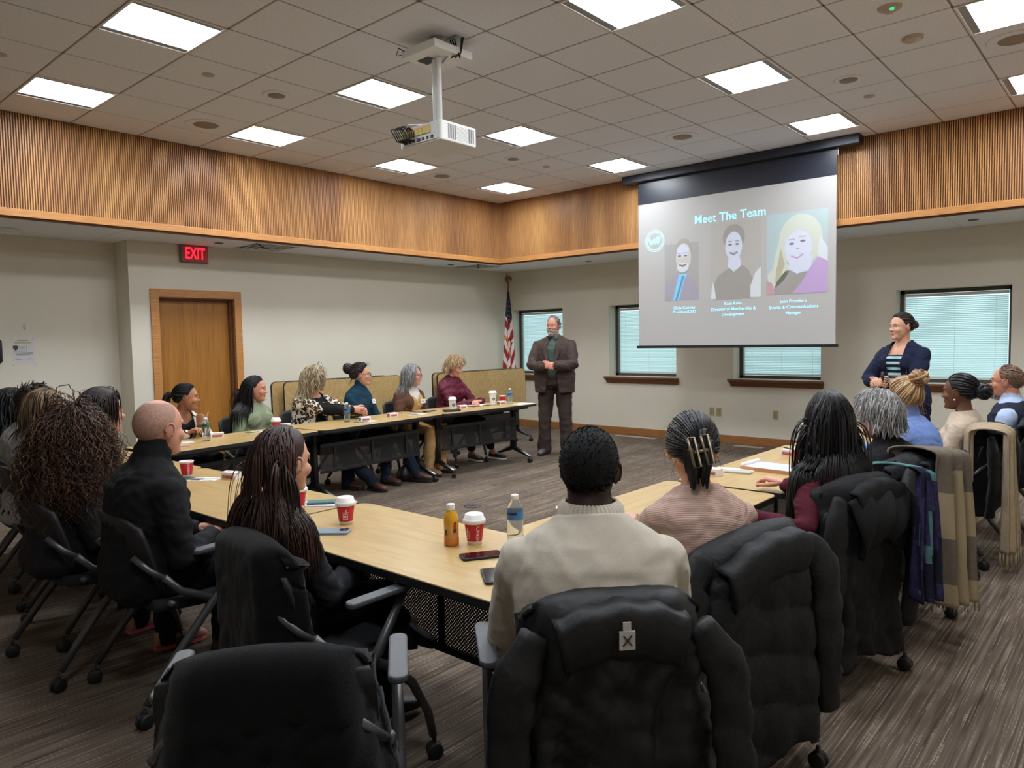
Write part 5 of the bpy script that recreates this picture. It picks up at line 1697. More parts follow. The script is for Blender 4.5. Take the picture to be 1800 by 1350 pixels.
def watch(p, sx, m=None):
    S_, E_, W_ = p.arm[sx]
    d = npn(W_ - E_); c = W_ - d * 0.03
    u = npn(np.cross(d, (0, 0, 1.0))); v = np.cross(u, d)
    g = Geo(); g.tube([c + 0.031 * (math.cos(t) * u + math.sin(t) * v) for t in np.linspace(0, 2 * np.pi, 17)], 0.011, 6, 0.4, cap=False)
    n = npn(np.array((0, 0.7, 0.7)) - d * (np.array((0, .7, .7)) @ d))
    R = np.stack([d, np.cross(n, d), n], 1)
    g.box(c + n * 0.033, (0.034, 0.03, 0.01), 0, R)
    build('wrist_watch', g, m or M_BLACKP, p.root, True)
watch(PM, -1)
p = person('person, woman standing in navy cardigan over striped top holding a clicker', (5.46, 5.2, 1.665), -108, -128, pose='stand', skin='light', fat=0.26, lean=(-2, 0, 4), pitch=2, seed=22, vox=.0095,
           hands=((-0.03, 0.34, 1.055), (0.045, 0.335, 1.06)), fdirs=((0.7, 0.4, 0.1), (-0.7, 0.45, 0.15)), palms=((0.1, -1, -0.3), (-0.1, -1, -.3)), curl=(0.8, 1.0), pole=((-1.0, -0.2, -0.7), (1.0, -0.2, -0.7)), shoe=('shoe', (30, 30, 34)),
           hst=H(cols=darkbrown, n=800, tie=(0, -1.0, -0.1), m=11, r=0.0042, th=0.010, bun=(0.034, 14), wisps=(16, .06)), brow=(70, 50, 42))
p.legs('trousers', M_OLIVE, flare=0.01)
p.garment('striped_top', M_STRIPE, 0.006, s0=-0.1, s1=0.40, sleeves=False, vx=.011)
p.garment('cardigan', M_NAVY, 0.018, s0=-0.34, cut=lambda V, N: (N[:, 1] > 0.05) & (np.abs(V[:, 0]) < 0.06 + 0.03 * np.clip(V[:, 2] - 1.2, 0, 1)), cuff=0.45, sleeve_r=1.15)
PW = p
watch(PW, -1)
PEOPLE = [('plaid cardigan', PLA, 8), ('sage green sweater', PLB, 12), ('leopard print cardigan', PLC, 14), ('teal turtleneck', PLD, 20), ('tan overalls', PLE, 8), ('maroon blouse', PLF, 2)]
# ---------------------------------------------------------------- chairs under the sitters
def seat_for(p, deg, label, fwd=0.10, side=0.0):
    a = math.radians(deg)
    f = np.array((math.cos(a), math.sin(a))); r = np.array((math.sin(a), -math.cos(a)))
    c = p.loc[:2] + f * fwd + r * side
    return chair(c[0], c[1], deg, label)
for p, d, s in ((PLA, 8, 'person in plaid cardigan'), (PLB, 12, 'person in sage green sweater'), (PLC, 14, 'person in leopard print'), (PLD, 20, 'person in teal turtleneck'), (PLE, 8, 'person in tan overalls'), (PLF, 2, 'person in maroon blouse'),
                (PBA, 90, 'person with black hair farthest in near row'), (PBB, 90, 'short dark haired person half hidden in near row'), (PBC, 90, 'person with blonde streaked bob'), (PBD, 90, 'person in camel sweater'), (PBE, 92, 'person with big curly hair'), (PBF, 88, 'bald man')):
    seat_for(p, d, 'black nesting chair under the ' + s, 0.18 if p in (PBA, PBB, PBC, PBD, PBE, PBF) else 0.10)
CH_BG = chair(4.95, -0.45, 84, 'black chair under a long draped coat, with person with reddish brown hair')
CH_RA = chair(6.0, -0.32, 138, 'black chair under a hooded jacket, with man in cream sweater')
CH_RB = chair(5.92, 0.44, 156, 'black chair under a quilted coat, with person with claw clip')
CH_RC = chair(5.98, 1.39, 163, 'black chair under a charcoal jacket, with very long haired person')
CH_RD = chair(6.03, 2.16, 168, 'black chair with quilted coat, under short grey haired person')
CH_RE = chair(6.02, 2.93, 170, 'black nesting chair under the person with blonde bun')
CH_RF = chair(6.10, 3.70, 176, 'black chair draped in coat and beige scarf, person with low bun')
CH_RG = chair(6.26, 4.46, 176, 'black chair at far right, under the man in navy vest')
CH_E = chair(5.505, -0.955, 140, 'empty black chair covered by a black coat, nearest the camera')

# ---------------------------------------------------------------- coats and scarves on the chair backs
M_NYLON = mat('black_nylon', (14, 14, 16), 0.58, bump=(40, 0.25), spec=0.4)
M_PUFF = mat('quilted_nylon', (16, 17, 21), 0.68, bump=(60, 0.3), spec=0.4)
M_WOOLB = mat('black_wool', (11, 11, 13), 0.95, bump=(300, 0.3), spec=0.15, sheen=0.1)
M_CHAR = mat('charcoal_softshell', (27, 27, 29), 0.8, bump=(200, 0.2), spec=0.25)
def coat(label, ch, m, ztop=0.90, wt=0.25, wb=0.31, zb=0.28, zf=0.55, fold=0.02, seed=1, quilt=0.0, thick=0.016, back=0.0, skew=0.0, sleeves=True, collar=True, hood=False, name='coat', cat='coat', wrap=0.10, ragged=0.02, slv=0.48, off=0.0, crease=0.006, slr=0.85, tilt=0.0):
    t = thing(name, label, cat, ch.location, ch.rotation_euler[2])
    nu, nv = 57, 70
    P = np.zeros((nv, nu, 3))
    for i, v in enumerate(np.linspace(0, 1, nv)):
        # path in y, z: front hem -> over the top -> rear hem
        Lf, Lt = ztop - zf, 0.09
        Lb = ztop - zb
        s = v * (Lf + Lt + Lb)
        if s < Lf: y, z, dn = -0.225, zf + s, Lf - s
        elif s < Lf + Lt:
            q = (s - Lf) / Lt * math.pi
            y, z, dn = -0.275 + 0.052 * math.cos(q), ztop + 0.045 * math.sin(q), 0.0
        else: y, z, dn = -0.327, ztop - (s - Lf - Lt), s - Lf - Lt
        rear = s > Lf + Lt * 0.5
        for k, u in enumerate(np.linspace(-1, 1, nu)):
            w = wt + (wb - wt) * min(1, dn / 0.5)
            a = abs(u)
            yy = y + (wrap + 0.08 * min(1, dn / 0.5)) * max(0, a - 0.55) ** 1.5 * (3.2 if rear else 0.6) - back * dn
            x = u * w * (1 - 0.10 * max(0, a - 0.7) / 0.3) + skew * dn
            zz = z - tilt * (1 - u) * 0.5 - 0.05 * a ** 4 - 0.02 * a ** 2 * (dn < 0.05) + ragged * math.sin(u * 5 + seed) * (dn / 0.6)
            P[i, k] = (x + off, yy, zz)
    Q = P.reshape(-1, 3)
    dn = np.clip(ztop - Q[:, 2], 0, 1)
    f = fold * (0.25 + 1.5 * dn) * (np.sin(Q[:, 0] * 34 + 2.5 * wob(Q * (1, 1, 0.5), 3, seed) + seed) * 0.6 + 0.7 * wob(Q * (1.6, 1, 0.45), 6, seed + 3))
    f2 = 0.35 * fold * wob(Q, 13, seed + 9) + crease * (0.5 - np.abs(wob(Q * (1.0, 1, 0.8), 6, seed + 21))) * 1.4 + 0.5 * crease * (0.5 - np.abs(wob(Q * (1.3, 1, 0.7), 12, seed + 22)))
    sg = np.where(np.arange(nv)[:, None] + 0 * np.arange(nu) < nv * 0.42, 0.4, -1.0).ravel()
    if quilt:
        zq = Q[:, 2] + 0.22 * (Q[:, 0] - off) + 0.012 * wob(Q, 4, seed)
        f = f + quilt * np.abs(np.sin(zq * math.pi / 0.16)) ** 0.35
        f2 = f2 + 0.002 * wob(Q * (2.5, 2, 0.8), 12, seed + 5)
    Q[:, 1] += sg * np.maximum(f * 0.8 + f2, -0.02)
    Q[:, 0] += 0.4 * f2
    # keep clear of the chair back
    bad = (sg < 0) & (Q[:, 1] > -0.318 - 0.0)
    g = Geo(); g.grid(Q.reshape(nv, nu, 3), flip=True)
    o = build('body_panel', g, m, t, True)
    so = o.modifiers.new('s', 'SOLIDIFY'); so.thickness = thick; so.offset = 0
    rs = np.random.RandomState(seed)
    if sleeves:
        for sx in (-1, 1):
            zt = ztop - 0.035
            pts = [np.array((off + sx * (wt - 0.05), -0.31, zt)), np.array((off + sx * (wt + 0.012), -0.335 - back * .1, zt - 0.10)), np.array((off + sx * (wt + 0.03) + skew * .25, -0.345 - back * .3, zt - slv * 0.55)), np.array((off + sx * (wt + 0.01 + 0.06 * rs.rand()) + skew * .4, -0.32 - back * .45, zt - slv))]
            T_ = np.linspace(0, 1, 22)
            pp = np.array([[np.interp(q, [0, .25, .6, 1], [b[c] for b in pts]) for c in range(3)] for q in T_])
            rr = np.interp(T_, [0, .2, .8, 1], [0.055, 0.075, 0.062, 0.056]) * slr
            if quilt: rr = rr * (0.86 + 0.2 * np.abs(np.sin(T_ * math.pi * slv / 0.11)) ** 0.5)
            g = Geo(); g.tube(pp, rr, 16, 0.5, up=(0, 1, 0.2))
            v = g.V(); n_ = 0.010 * (0.5 - np.abs(wob(v * (1, 1, 1.3), 9, seed + sx))) + 0.004 * wob(v, 20, seed)
            v = v + npn(v - np.array((off + sx * (wt + .03), -.32, 0)) * (1, 1, 0) - v * (0, 0, 1)) * n_[:, None]
            g.v = [v]
            build('sleeve', g, m, t, True)
    if collar:
        g = Geo()
        P = [[(off + u * wt * (0.66 - 0.10 * v), -0.335 - thick - 0.016 * math.sin(v * 3.1) - 0.035 * u * u * 0 , ztop + 0.045 - tilt * (1 - u) * 0.5 - 0.125 * v - 0.035 * u * u + 0.004 * math.sin(u * 11 + seed + 3 * v)) for u in np.linspace(-1, 1, 25)] for v in np.linspace(0, 1, 9)]
        P[0] = [(x, y + 0.05, z - 0.012) for x, y, z in P[0]]
        g.grid(P)
        o = build('collar', g, m, t, True); so = o.modifiers.new('s', 'SOLIDIFY'); so.thickness = 0.008 + thick * .4; so.offset = 0
    if hood:
        g = Geo()
        P = [[(off + u * (0.19 - 0.05 * v), -0.35 - 0.055 * math.sin(v * 3.0) * (1 - 0.5 * u * u) - 0.012 * math.sin(u * 9 + v * 5), ztop - 0.005 - 0.22 * v - 0.03 * u * u + 0.02 * math.cos(u * 3.1) * v) for u in np.linspace(-1, 1, 21)] for v in np.linspace(0, 1, 14)]
        g.grid(P); o = build('hood', g, m, t, True); so = o.modifiers.new('s', 'SOLIDIFY'); so.thickness = 0.02; so.offset = 0
    return t

coat('plain black coat covering the empty chair nearest the camera', CH_E, M_WOOLB, 0.792, 0.25, 0.36, 0.08, 0.5, 0.012, 3, sleeves=False, collar=False, wrap=0.14)
coat('black coat with long folds on chair of person with reddish brown hair', CH_BG, M_WOOLB, 0.83, 0.26, 0.31, 0.22, 0.5, 0.008, 5, crease=.003, sleeves=False, collar=False, wrap=0.12)
ra = coat('black nylon jacket with white tag on chair of man in cream sweater', CH_RA, M_NYLON, 0.855, 0.24, 0.33, 0.12, 0.5, 0.026, 8, wrap=0.12, thick=0.02, crease=0.012, slr=.72, slv=.58)
M_TAGW = mat('woven_tag', (190, 186, 182), 0.8)
g = Geo(); g.box((0.0, -0.386, 0.826), (0.036, 0.004, 0.042)); g.box((0.0, -0.384, 0.856), (0.018, 0.004, 0.022)); tg = build('tag', g, M_TAGW, ra)
text_mesh('tag_mark', 'X', 0.034, mat('tag_ink', (52, 40, 44), 0.8), tg, loc=(0.0, -0.3895, 0.825), rot=(math.pi / 2, 0, 0))
coat('black quilted puffer coat on chair of person with claw clip', CH_RB, M_PUFF, 0.855, 0.26, 0.37, 0.16, 0.5, 0.007, 12, quilt=0.026, thick=0.035, wrap=0.12, slv=0.6, crease=0.0025, slr=.8, tilt=.09)
coat('charcoal soft jacket with hood on chair of very long haired person', CH_RC, M_CHAR, 0.86, 0.25, 0.33, 0.14, 0.5, 0.020, 15, hood=True, wrap=0.12, thick=0.018, slv=0.6)
coat('black quilted coat on chair of short grey haired person', CH_RD, M_PUFF, 0.87, 0.25, 0.31, 0.30, 0.5, 0.016, 18, quilt=0.02, thick=0.028, wrap=0.12)
coat('plain black coat on chair of person in fuzzy beige sweater', CH_RF, M_WOOLB, 0.85, 0.26, 0.31, 0.36, 0.5, 0.02, 21, collar=True, wrap=0.12)
coat('dark quilted coat on chair of the man in navy vest', CH_RG, M_PUFF, 0.86, 0.27, 0.31, 0.42, 0.5, 0.014, 24, quilt=0.024, thick=0.03, wrap=0.1)

def scarf(label, ch, m, x0, w, ztop, zb, zf, seed, fringe=None, twist=0.0, y0=-0.40, fold=0.02, spread=1.25, mats=None, fm=None):
    t = thing('scarf', label, 'scarf', ch.location, ch.rotation_euler[2])
    nu, nv = 29, 56
    P = np.zeros((nv, nu, 3))
    Lf, Lt, Lb = ztop - zf, 0.16, ztop - zb
    for i, v in enumerate(np.linspace(0, 1, nv)):
        s = v * (Lf + Lt + Lb)
        if s < Lf: y, z, dn = -0.20, zf + s, Lf - s
        elif s < Lf + Lt:
            q = (s - Lf) / Lt * math.pi
            y, z, dn = (-0.20 + y0) / 2 + (-0.20 - y0) / 2 * math.cos(q), ztop + 0.03 * math.sin(q), 0.0
        else: y, z, dn = y0 - 0.02 * (s - Lf - Lt), ztop - (s - Lf - Lt), s - Lf - Lt
        for k, u in enumerate(np.linspace(-1, 1, nu)):
            ww = w * (1 + (spread - 1) * min(1, dn / 0.4))
            P[i, k] = (x0 + u * ww + twist * dn, y - fold * (0.4 + dn) * math.sin(u * 9 + seed + 2 * dn) - 0.012 * math.sin(u * 17 + seed * 2 + 3 * dn), z - 0.02 * u * math.sin(seed))
    g = Geo(); g.grid(P, flip=True)
    mi = None
    if fm is not None:
        c = g.V()[np.array(g.f)].mean(1); uu = np.tile((np.arange(nu - 1) + .5) / (nu - 1), nv - 1); vv = np.repeat((np.arange(nv - 1) + .5) / (nv - 1), nu - 1)
        g.m = fm(uu, vv, c).astype(int).tolist()
    o = build('cloth', g, mats or m, t, True); so = o.modifiers.new('s', 'SOLIDIFY'); so.thickness = 0.008; so.offset = 0
    if fringe:
        g = Geo(); rs = np.random.RandomState(seed)
        for k in range(0, nu):
            b = P[-1, k]
            for q in range(2):
                o_ = np.array(((rs.rand() - .5) * .012, (rs.rand() - .5) * .01, 0))
                g.tube([b + o_ + (0, 0, .004), b + o_ + np.array(((rs.rand() - .5) * .008, 0, -fringe * .5)), b + o_ + np.array(((rs.rand() - .5) * .02, 0, -fringe * rs.uniform(.8, 1.1)))], [0.0018, 0.0022, 0.0012], 4)
        f = build('fringe', g, m if not mats else mats[0], t, True); f['kind'] = 'stuff'
    return t
M_SCB = cloth('beige_scarf', (172, 154, 128), 0.95, 260, 0.4, (60, 0.08))
M_SCG = cloth('grey_brown_scarf', (112, 102, 90), 0.95, 220, 0.4, (50, 0.1))
M_SCT = cloth('tan_scarf', (164, 148, 120), 0.95, 220, 0.4)
M_SCP = cloth('purple_scarf', (58, 52, 92), 0.95, 260, 0.4, (40, 0.35))
M_SCK = cloth('teal_scarf', (84, 124, 122), 0.95, 260, 0.4, (40, 0.2))
M_SCM = cloth('mauve_scarf', (150, 112, 140), 0.95, 260, 0.4)
M_SCD = cloth('ink_scarf', (34, 34, 52), 0.95, 260, 0.4)
scarf('long beige scarf with knotted fringe hanging from chair with plain black coat', CH_RF, M_SCB, -0.24, 0.055, 0.875, 0.14, 0.55, 4, fringe=0.10, y0=-0.41, fold=0.03, spread=1.3)
scarf('grey and tan checked shawl draped over quilted coat on chair of grey haired person', CH_RD, M_SCG, -0.02, 0.125, 0.905, 0.2, 0.6, 7, fringe=0.035, y0=-0.43, fold=0.05, spread=1.15, mats=[M_SCG, M_SCT],
      fm=lambda u, v, c: ((v > 0.55) & (v < 0.72) | (v > 0.9) | ((u > 0.35) & (u < 0.6) & (v > .45))))
scarf('purple and teal patterned scarf over the charcoal jacket', CH_RC, M_SCP, 0.20, 0.055, 0.905, 0.38, 0.6, 9, y0=-0.43, fold=0.04, spread=1.7, mats=[M_SCP, M_SCK, M_SCM, M_SCD],
      fm=lambda u, v, c: np.where(v < 0.42, np.where(v < 0.33, 2, 1), np.where((u * 7 + v * 5) % 2.2 < 0.7, 3, np.where((u * 11 + v * 3) % 3.0 < 0.5, 1, 0))))
# ---------------------------------------------------------------- things on the tables
M_RED = mat('cup_red', (196, 32, 52), 0.5)
M_PAPERW = mat('cup_white', (236, 232, 226), 0.55)
M_LID = mat('lid_white', (232, 230, 228), 0.35)
M_PRINTW = mat('print_white', (244, 240, 236), 0.6)
M_GREENP = mat('print_green', (22, 70, 52), 0.6)
M_INK = mat('ink_black', (34, 34, 38), 0.7)
def wrap_text(name, s, size, m, parent, rfun, ang, zc, vertical=True, flip=1):
    """lettering bent round a cup; vertical: the line of text runs along the height"""
    o = text_mesh(name, s, size, m, parent, extrude=0.0)
    me = o.data
    n = len(me.vertices)
    co = np.empty(n * 3, np.float32); me.vertices.foreach_get('co', co); co = co.reshape(-1, 3).astype(float)
    if vertical: z = zc - flip * co[:, 0]; h = flip * co[:, 1]
    else: z = zc + co[:, 1]; h = co[:, 0]
    r = rfun(z) + 0.0006
    a = ang + h / r
    out = np.stack([r * np.cos(a), r * np.sin(a), z], 1).astype(np.float32)
    me.vertices.foreach_set('co', out.ravel()); me.update()
    return o
def cup(label, x, y, lid=True, red=True, word="DUNKIN'", ang=-0.7, h=0.094, k=0.90, logo=None, rw=0.0):
    t = thing('paper_cup', label, 'cup', (x, y, TTOP), rw, 'paper coffee cups on the tables')
    rb, rt = 0.0305 * k, 0.0445 * k
    rf = lambda z: rb + (rt - rb) * np.clip(z / h, 0, 1)
    g = Geo()
    g.lathe([(0.0, 0.008), (rb - 0.002, 0.008), (rb - 0.002, 0.0), (rb, 0.0), (rf(0.014), 0.014)], sides=36, capb=False)
    g.lathe([(rf(0.014), 0.014), (rf(h - 0.008), h - 0.008)], sides=36, capb=False, m=1 if red else 0)
    g.lathe([(rf(h - 0.008), h - 0.008), (rt, h - 0.003), (rt + 0.0018, h - 0.001), (rt + 0.001, h + 0.0018), (rt - 0.0012, h), (rb, 0.012), (0.0, 0.012)], sides=36, capb=False)
    build('cup_body', g, [M_PAPERW, M_RED], t, True)
    if lid:
        g = Geo()
        g.lathe([(rt + 0.0022, h - 0.012), (rt + 0.004, h - 0.010), (rt + 0.004, h + 0.002), (rt + 0.0015, h + 0.004), (rt - 0.001, h + 0.006), (rt - 0.005, h + 0.022), (rt - 0.008, h + 0.0235), (rt - 0.011, h + 0.017), (0.0, h + 0.016)], sides=36, capb=False)
        lo = build('lid', g, M_LID, t, True)
        g = Geo(); g.box((rt - 0.017, 0, h + 0.018), (0.005, 0.012, 0.004)); build('sip_hole', g, M_INK, lo)
    if word: wrap_text('lettering', word, 0.021 * k, M_PRINTW, t, rf, ang, h * 0.5)
    if logo:
        g = Geo()
        def pt(u, v): 
            z = h * 0.48 + v; r = rf(z) + 0.0006
            return (r * math.cos(logo + u / r), r * math.sin(logo + u / r), z)
        def bar(u0, v0, u1, v1):
            U = np.linspace(u0, u1, 5)
            g.grid([[pt(u, v0) for u in U], [pt(u, v1) for u in U]])
        w = 0.0022
        for (u0, v0, u1, v1) in ((-.010, -.022, .010, -.022 + w), (-.010, -.022, -.010 + w, .004), (.010 - w, -.022, .010, .004), (-.010, .004 - w, .010, .004), (-.014, .008, .014, .008 + w), (.002, .008, .0045, .022), (-.005, -.013, .004, -.013 + w), (-.005, -.013, -.005 + w, -.004), (.004 - w, -.013, .004, -.004), (-.005, -.004 - w, .004, -.004)):
            bar(u0, v0, u1, v1)
        build('cup_emblem', g, M_PRINTW, t)
    return t
A2C = lambda x, y: math.atan2(-1.93 - y, 7.15 - x)
cup('red paper cup without lid in front of the bald man', 2.84, 0.02, lid=False, ang=A2C(2.84, .02) + 0.25)
cup('red lidded paper cup half hidden by the reddish brown hair', 4.11, -0.03, ang=A2C(4.1, 0) + 1.2)
cup('red lidded paper cup beside the blue phone', 4.54, -0.07, word=None, logo=A2C(4.54, -.07) - 0.05)
cup('red lidded paper cup next to the orange juice bottle', 5.20, 0.05, ang=A2C(5.2, .05) + 0.35, logo=A2C(5.2, .05) - 0.95)
cup('red lidless paper cup mostly hidden behind the cream sweater', 5.36, 0.42, lid=False, word=None)
cup('red lidless paper cup beside the lined notepad', 5.55, 2.51, lid=False, word=None)
cup('red lidded paper cup before person in sage green sweater', 1.23, 1.57, ang=A2C(1.2, 1.5), word='D')
cup('white lidded paper cup with dark green print before maroon blouse', 1.24, 3.76, red=False, word=None, h=0.125, k=.95)
cup('taller white lidded paper cup with dark green print near the red cup', 1.20, 4.47, red=False, word=None, h=0.150, k=1.0)
cup('small red cup behind the bottle at the table end by the flag', 1.15, 4.70, lid=False, word=None, k=.9)
for x, y, h in ((1.24, 3.76, .125), (1.20, 4.47, .15)):
    a = A2C(x, y) + 0.35
    par = [o for o in COL.objects if o.name.startswith('paper_cup') and abs(o.location[0] - x) < .01 and abs(o.location[1] - y) < .01][0]
    g = Geo()
    for q in range(10):
        t0, t1 = q * 0.628, (q + 1) * 0.628
        def pt(rr, tt):
            z = h * 0.5 + rr * math.sin(tt); r = 0.0305 + 0.014 * z / h + 0.0008
            return (r * math.cos(a + rr * math.cos(tt) / r), r * math.sin(a + rr * math.cos(tt) / r), z)
        g.add([pt(0.010, t0), pt(0.018, t0), pt(0.018, t1), pt(0.010, t1)], [(0, 1, 2, 3)])
        if q in (0, 3, 5, 8): g.add([pt(0.0, t0), pt(0.009, t0), pt(0.009, t1)], [(0, 1, 2)])
    build('cup_emblem', g, M_GREENP, par)

M_PET = mat('clear_bottle', (236, 244, 246), 0.08, trans=0.92)
M_PET.node_tree.nodes['Principled BSDF'].inputs['IOR'].default_value = 1.22
M_BLUEL = mat('blue_label', (60, 120, 172), 0.5)
M_NAVYL = mat('label_navy_print', (34, 32, 60), 0.5)
M_GREENL = mat('green_label', (66, 116, 72), 0.5)
def bottle(label, x, y, lab=None, h=0.192, r=0.0315, zl=(0.105, 0.140), cap=None):
    t = thing('water_bottle', label, 'bottle', (x, y, TTOP), 0, 'clear water bottles on the tables')
    g = Geo()
    pr = [(0.0, 0.004), (r * 0.8, 0.0), (r * 0.97, 0.006)]
    for k in range(7):
        z = 0.014 + k * 0.0125
        pr += [(r, z), (r * 0.955, z + 0.006)]
    pr += [(r, 0.100), (r, 0.142), (r * 0.97, 0.150), (r * 0.72, 0.172), (r * 0.42, 0.188), (r * 0.40, 0.196)]
    pr = [(a, b * h / 0.205) for a, b in pr]
    g.lathe(pr, sides=28, capb=False)
    build('bottle_body', g, M_PET, t, True)
    g = Geo(); g.lathe([(0.0145, 0.188), (0.0150, 0.190), (0.0150, 0.203), (0.0135, 0.205), (0.0, 0.205)], (0, 0, h - 0.205), 20, capb=False); build('bottle_cap', g, cap or M_LID, t, True)
    if lab:
        g = Geo(); g.lathe([(r + 0.0006, zl[0] * h / .205), (r + 0.0006, zl[1] * h / .205)], sides=28, capb=False); lb = build('label_band', g, lab, t, True)
        g = Geo()
        a = A2C(x, y) - 0.3
        U = np.linspace(a - 0.75, a + 0.55, 9)
        g.grid([[((r + .0012) * math.cos(u), (r + .0012) * math.sin(u), z * h / .205) for u in U] for z in (zl[1] - 0.014, zl[1] - 0.003)], flip=True)
        build('label_print', g, M_NAVYL, lb)
    return t
bottle('clear water bottle with blue label next to the man in cream sweater', 5.33, 0.14, M_BLUEL)
bottle('clear water bottle with green label before person in plaid cardigan', 1.36, 0.86, M_GREENL, zl=(.120, .148))
bottle('clear water bottle with blue label before person in leopard print', 1.20, 2.36, M_BLUEL)
bottle('clear water bottle at table end nearest the flag', 1.29, 4.68, M_BLUEL)
bottle('clear water bottle with blue label beside person in camel sweater', 2.50, -0.12, M_BLUEL)

def _juice(nt, add, link, b):
    tc = add('TexCoord'); s = add('SeparateXYZ'); link(tc.outputs['Object'], s.inputs[0])
    n = add('TexNoise'); n.inputs['Scale'].default_value = 28; link(tc.outputs['Object'], n.inputs['Vector'])
    m = add('Math'); m.operation = 'MULTIPLY_ADD'; m.inputs[1].default_value = 0.12; link(n.outputs['Fac'], m.inputs[0]); link(s.outputs['Z'], m.inputs[2])
    r = ramp(nt, [(0.05, rgb(196, 92, 40)), (0.09, rgb(206, 130, 56)), (0.12, rgb(196, 152, 92)), (0.17, rgb(216, 158, 44)), (0.25, rgb(222, 168, 48))])
    link(m.outputs[0], r.inputs['Fac']); link(r.outputs['Color'], b.inputs['Base Color'])
M_JUICE = ramp_mat('orange_juice', _juice, 0.15, 0.5)
t = thing('juice_bottle', 'orange juice bottle with white cap and printed label', 'bottle', (5.145, -0.02, TTOP))
t.scale = (.86, .86, .86)
g = Geo(); g.prism([(0, 0)] + [], 0, 0) if False else None
g.loft([(0, 0, z) for z in (0, 0.003, 0.02, 0.06, 0.11, 0.135, 0.150, 0.158, 0.166)], [(1, 0, 0)] * 9, [(0, 1, 0)] * 9, [.027, .0295, .030, .0285, .0295, .028, .020, .0165, .016], [.027, .0295, .030, .0285, .0295, .028, .020, .0165, .016], 24, 3)
build('bottle_body', g, M_JUICE, t, True)
g = Geo(); g.lathe([(0.0185, 0.160), (0.019, 0.162), (0.019, 0.183), (0.0175, 0.186), (0, 0.186)], sides=24, capb=False); build('bottle_cap', g, M_LID, t, True)
a = A2C(5.145, -.02)
g = Geo()
for (u0, u1, z0, z1, m_) in ((-0.05, 0.75, .062, .108, 0), (0.05, 0.65, .078, .1, 1), (-1.1, -.75, .05, .075, 0), (-0.9, 0.9, .012, .03, 2)):
    g = Geo(); rr_ = .0308 + .0004 * (m_ == 1)
    g.grid([[(rr_ * math.cos(a + u), rr_ * math.sin(a + u), z) for u in np.linspace(u0, u1, 7)] for z in (z0, z1)], 0, flip=True)
    build('label_patch', g, [mat('juice_label_dark', (58, 30, 26), 0.5), mat('juice_label_red', (176, 60, 44), 0.5), mat('juice_label_orange', (214, 110, 60), .5)][m_], t)

def phone(name, label, x, y, deg, col, w=0.074, l=0.152, screen=None, cat='phone', z=0.0):
    t = thing(name, label, cat, (x, y, TTOP + z), math.radians(deg))
    g = Geo(); g.prism(rounded(l, w, 0.013), 0.0, 0.0095); build('case', g, col, t, bevel=0.002)
    if screen is not None:
        g = Geo(); g.prism(rounded(l - 0.012, w - 0.010, 0.009), 0.0095, 0.0102); build('screen_glass', g, screen, t)
    else:
        g = Geo(); g.prism(rounded(0.034, 0.034, 0.008, cx=l / 2 - 0.026, cy=w / 2 - 0.025), 0.0095, 0.0115)
        cb = build('camera_bump', g, M_BLACKP, t)
        g = Geo()
        for q in ((.008, .008), (-.008, -.008)): g.lathe([(0.0, 0.0125), (0.006, 0.0125), (0.0065, 0.0115)], (l / 2 - .026 + q[0], w / 2 - .025 + q[1], 0), 14, capb=False)
        build('camera_lens', g, mat('lens_dark', (16, 16, 24), 0.1), cb)
    return t
phone('phone', 'black phone lying face up before the red cup and juice bottle', 5.34, -0.06, 58, M_BLACKP, screen=mat('phone_screen_plum', (40, 14, 26), 0.08))
phone('phone', 'dark phone partly under the left arm of the cream sweater', 5.53, -0.20, 140, M_BLACKP, screen=mat('phone_screen_dark', (24, 26, 30), 0.1))
phone('phone', 'pale blue grey phone lying camera up beside the black jacket', 4.62, -0.20, 40, mat('phone_blue_grey', (120, 140, 156), 0.3))
t = phone('phone', 'dark teal phone case on leaflet at the table joint', 4.12, 0.10, 50, mat('case_teal', (40, 92, 86), 0.4), screen=mat('case_teal_top', (48, 104, 98), 0.45), z=0.0022)
phone('phone', 'pale grey phone beside the small white box and notepad', 5.38, 2.02, 10, mat('phone_pale', (176, 176, 164), 0.35), screen=mat('phone_pale_back', (186, 186, 174), 0.3))
phone('phone', 'rose phone before person in plaid cardigan', 1.50, 0.58, 70, mat('phone_rose', (196, 160, 150), .35), screen=mat('phone_rose_back', (206, 176, 166), .3))
phone('phone', 'dark phone flat on table before person in brown cardigan', 1.12, 3.52, 80, M_BLACKP, screen=mat('phone_screen_grey', (90, 92, 96), 0.15))

M_BOXRED = mat('box_red_print', (172, 50, 54), 0.6)
M_BOXPINK = mat('box_pink_print', (206, 150, 146), 0.6)
M_BOXEND = mat('box_mauve_end', (150, 116, 110), 0.6)
def snack_box(label, x, y, deg):
    t = thing('small_box', label, 'box', (x, y, TTOP), math.radians(deg), 'small white printed boxes on the tables')
    g = Geo(); g.box((0, 0, 0.021), (0.105, 0.055, 0.042)); build('carton', g, M_PAPERW, t, bevel=0.0015)
    g = Geo()
    for s in (-1, 1):
        g.box((0.0, s * 0.0278, 0.018), (0.082, 0.0006, 0.020), 0)
    g.box((-0.0528, 0, 0.020), (0.0006, 0.046, 0.032), 1)
    build('printed_panel', g, [M_BOXPINK, M_BOXEND], t)
    for s in (-1, 1):
        text_mesh('lettering', 'Kleinex', 0.024, M_BOXRED, t, loc=(0.0, s * 0.0284, 0.016), rot=(math.pi / 2, 0, 0 if s < 0 else math.pi), bold=0.0006)
    text_mesh('lettering', 'Kleinex', 0.018, M_BOXPINK, t, loc=(0.0, 0.0, 0.0424), rot=(0, 0, 0))
    return t
snack_box('small white box with red lettering beside the bald man leaflet', 3.12, 0.15, 20)
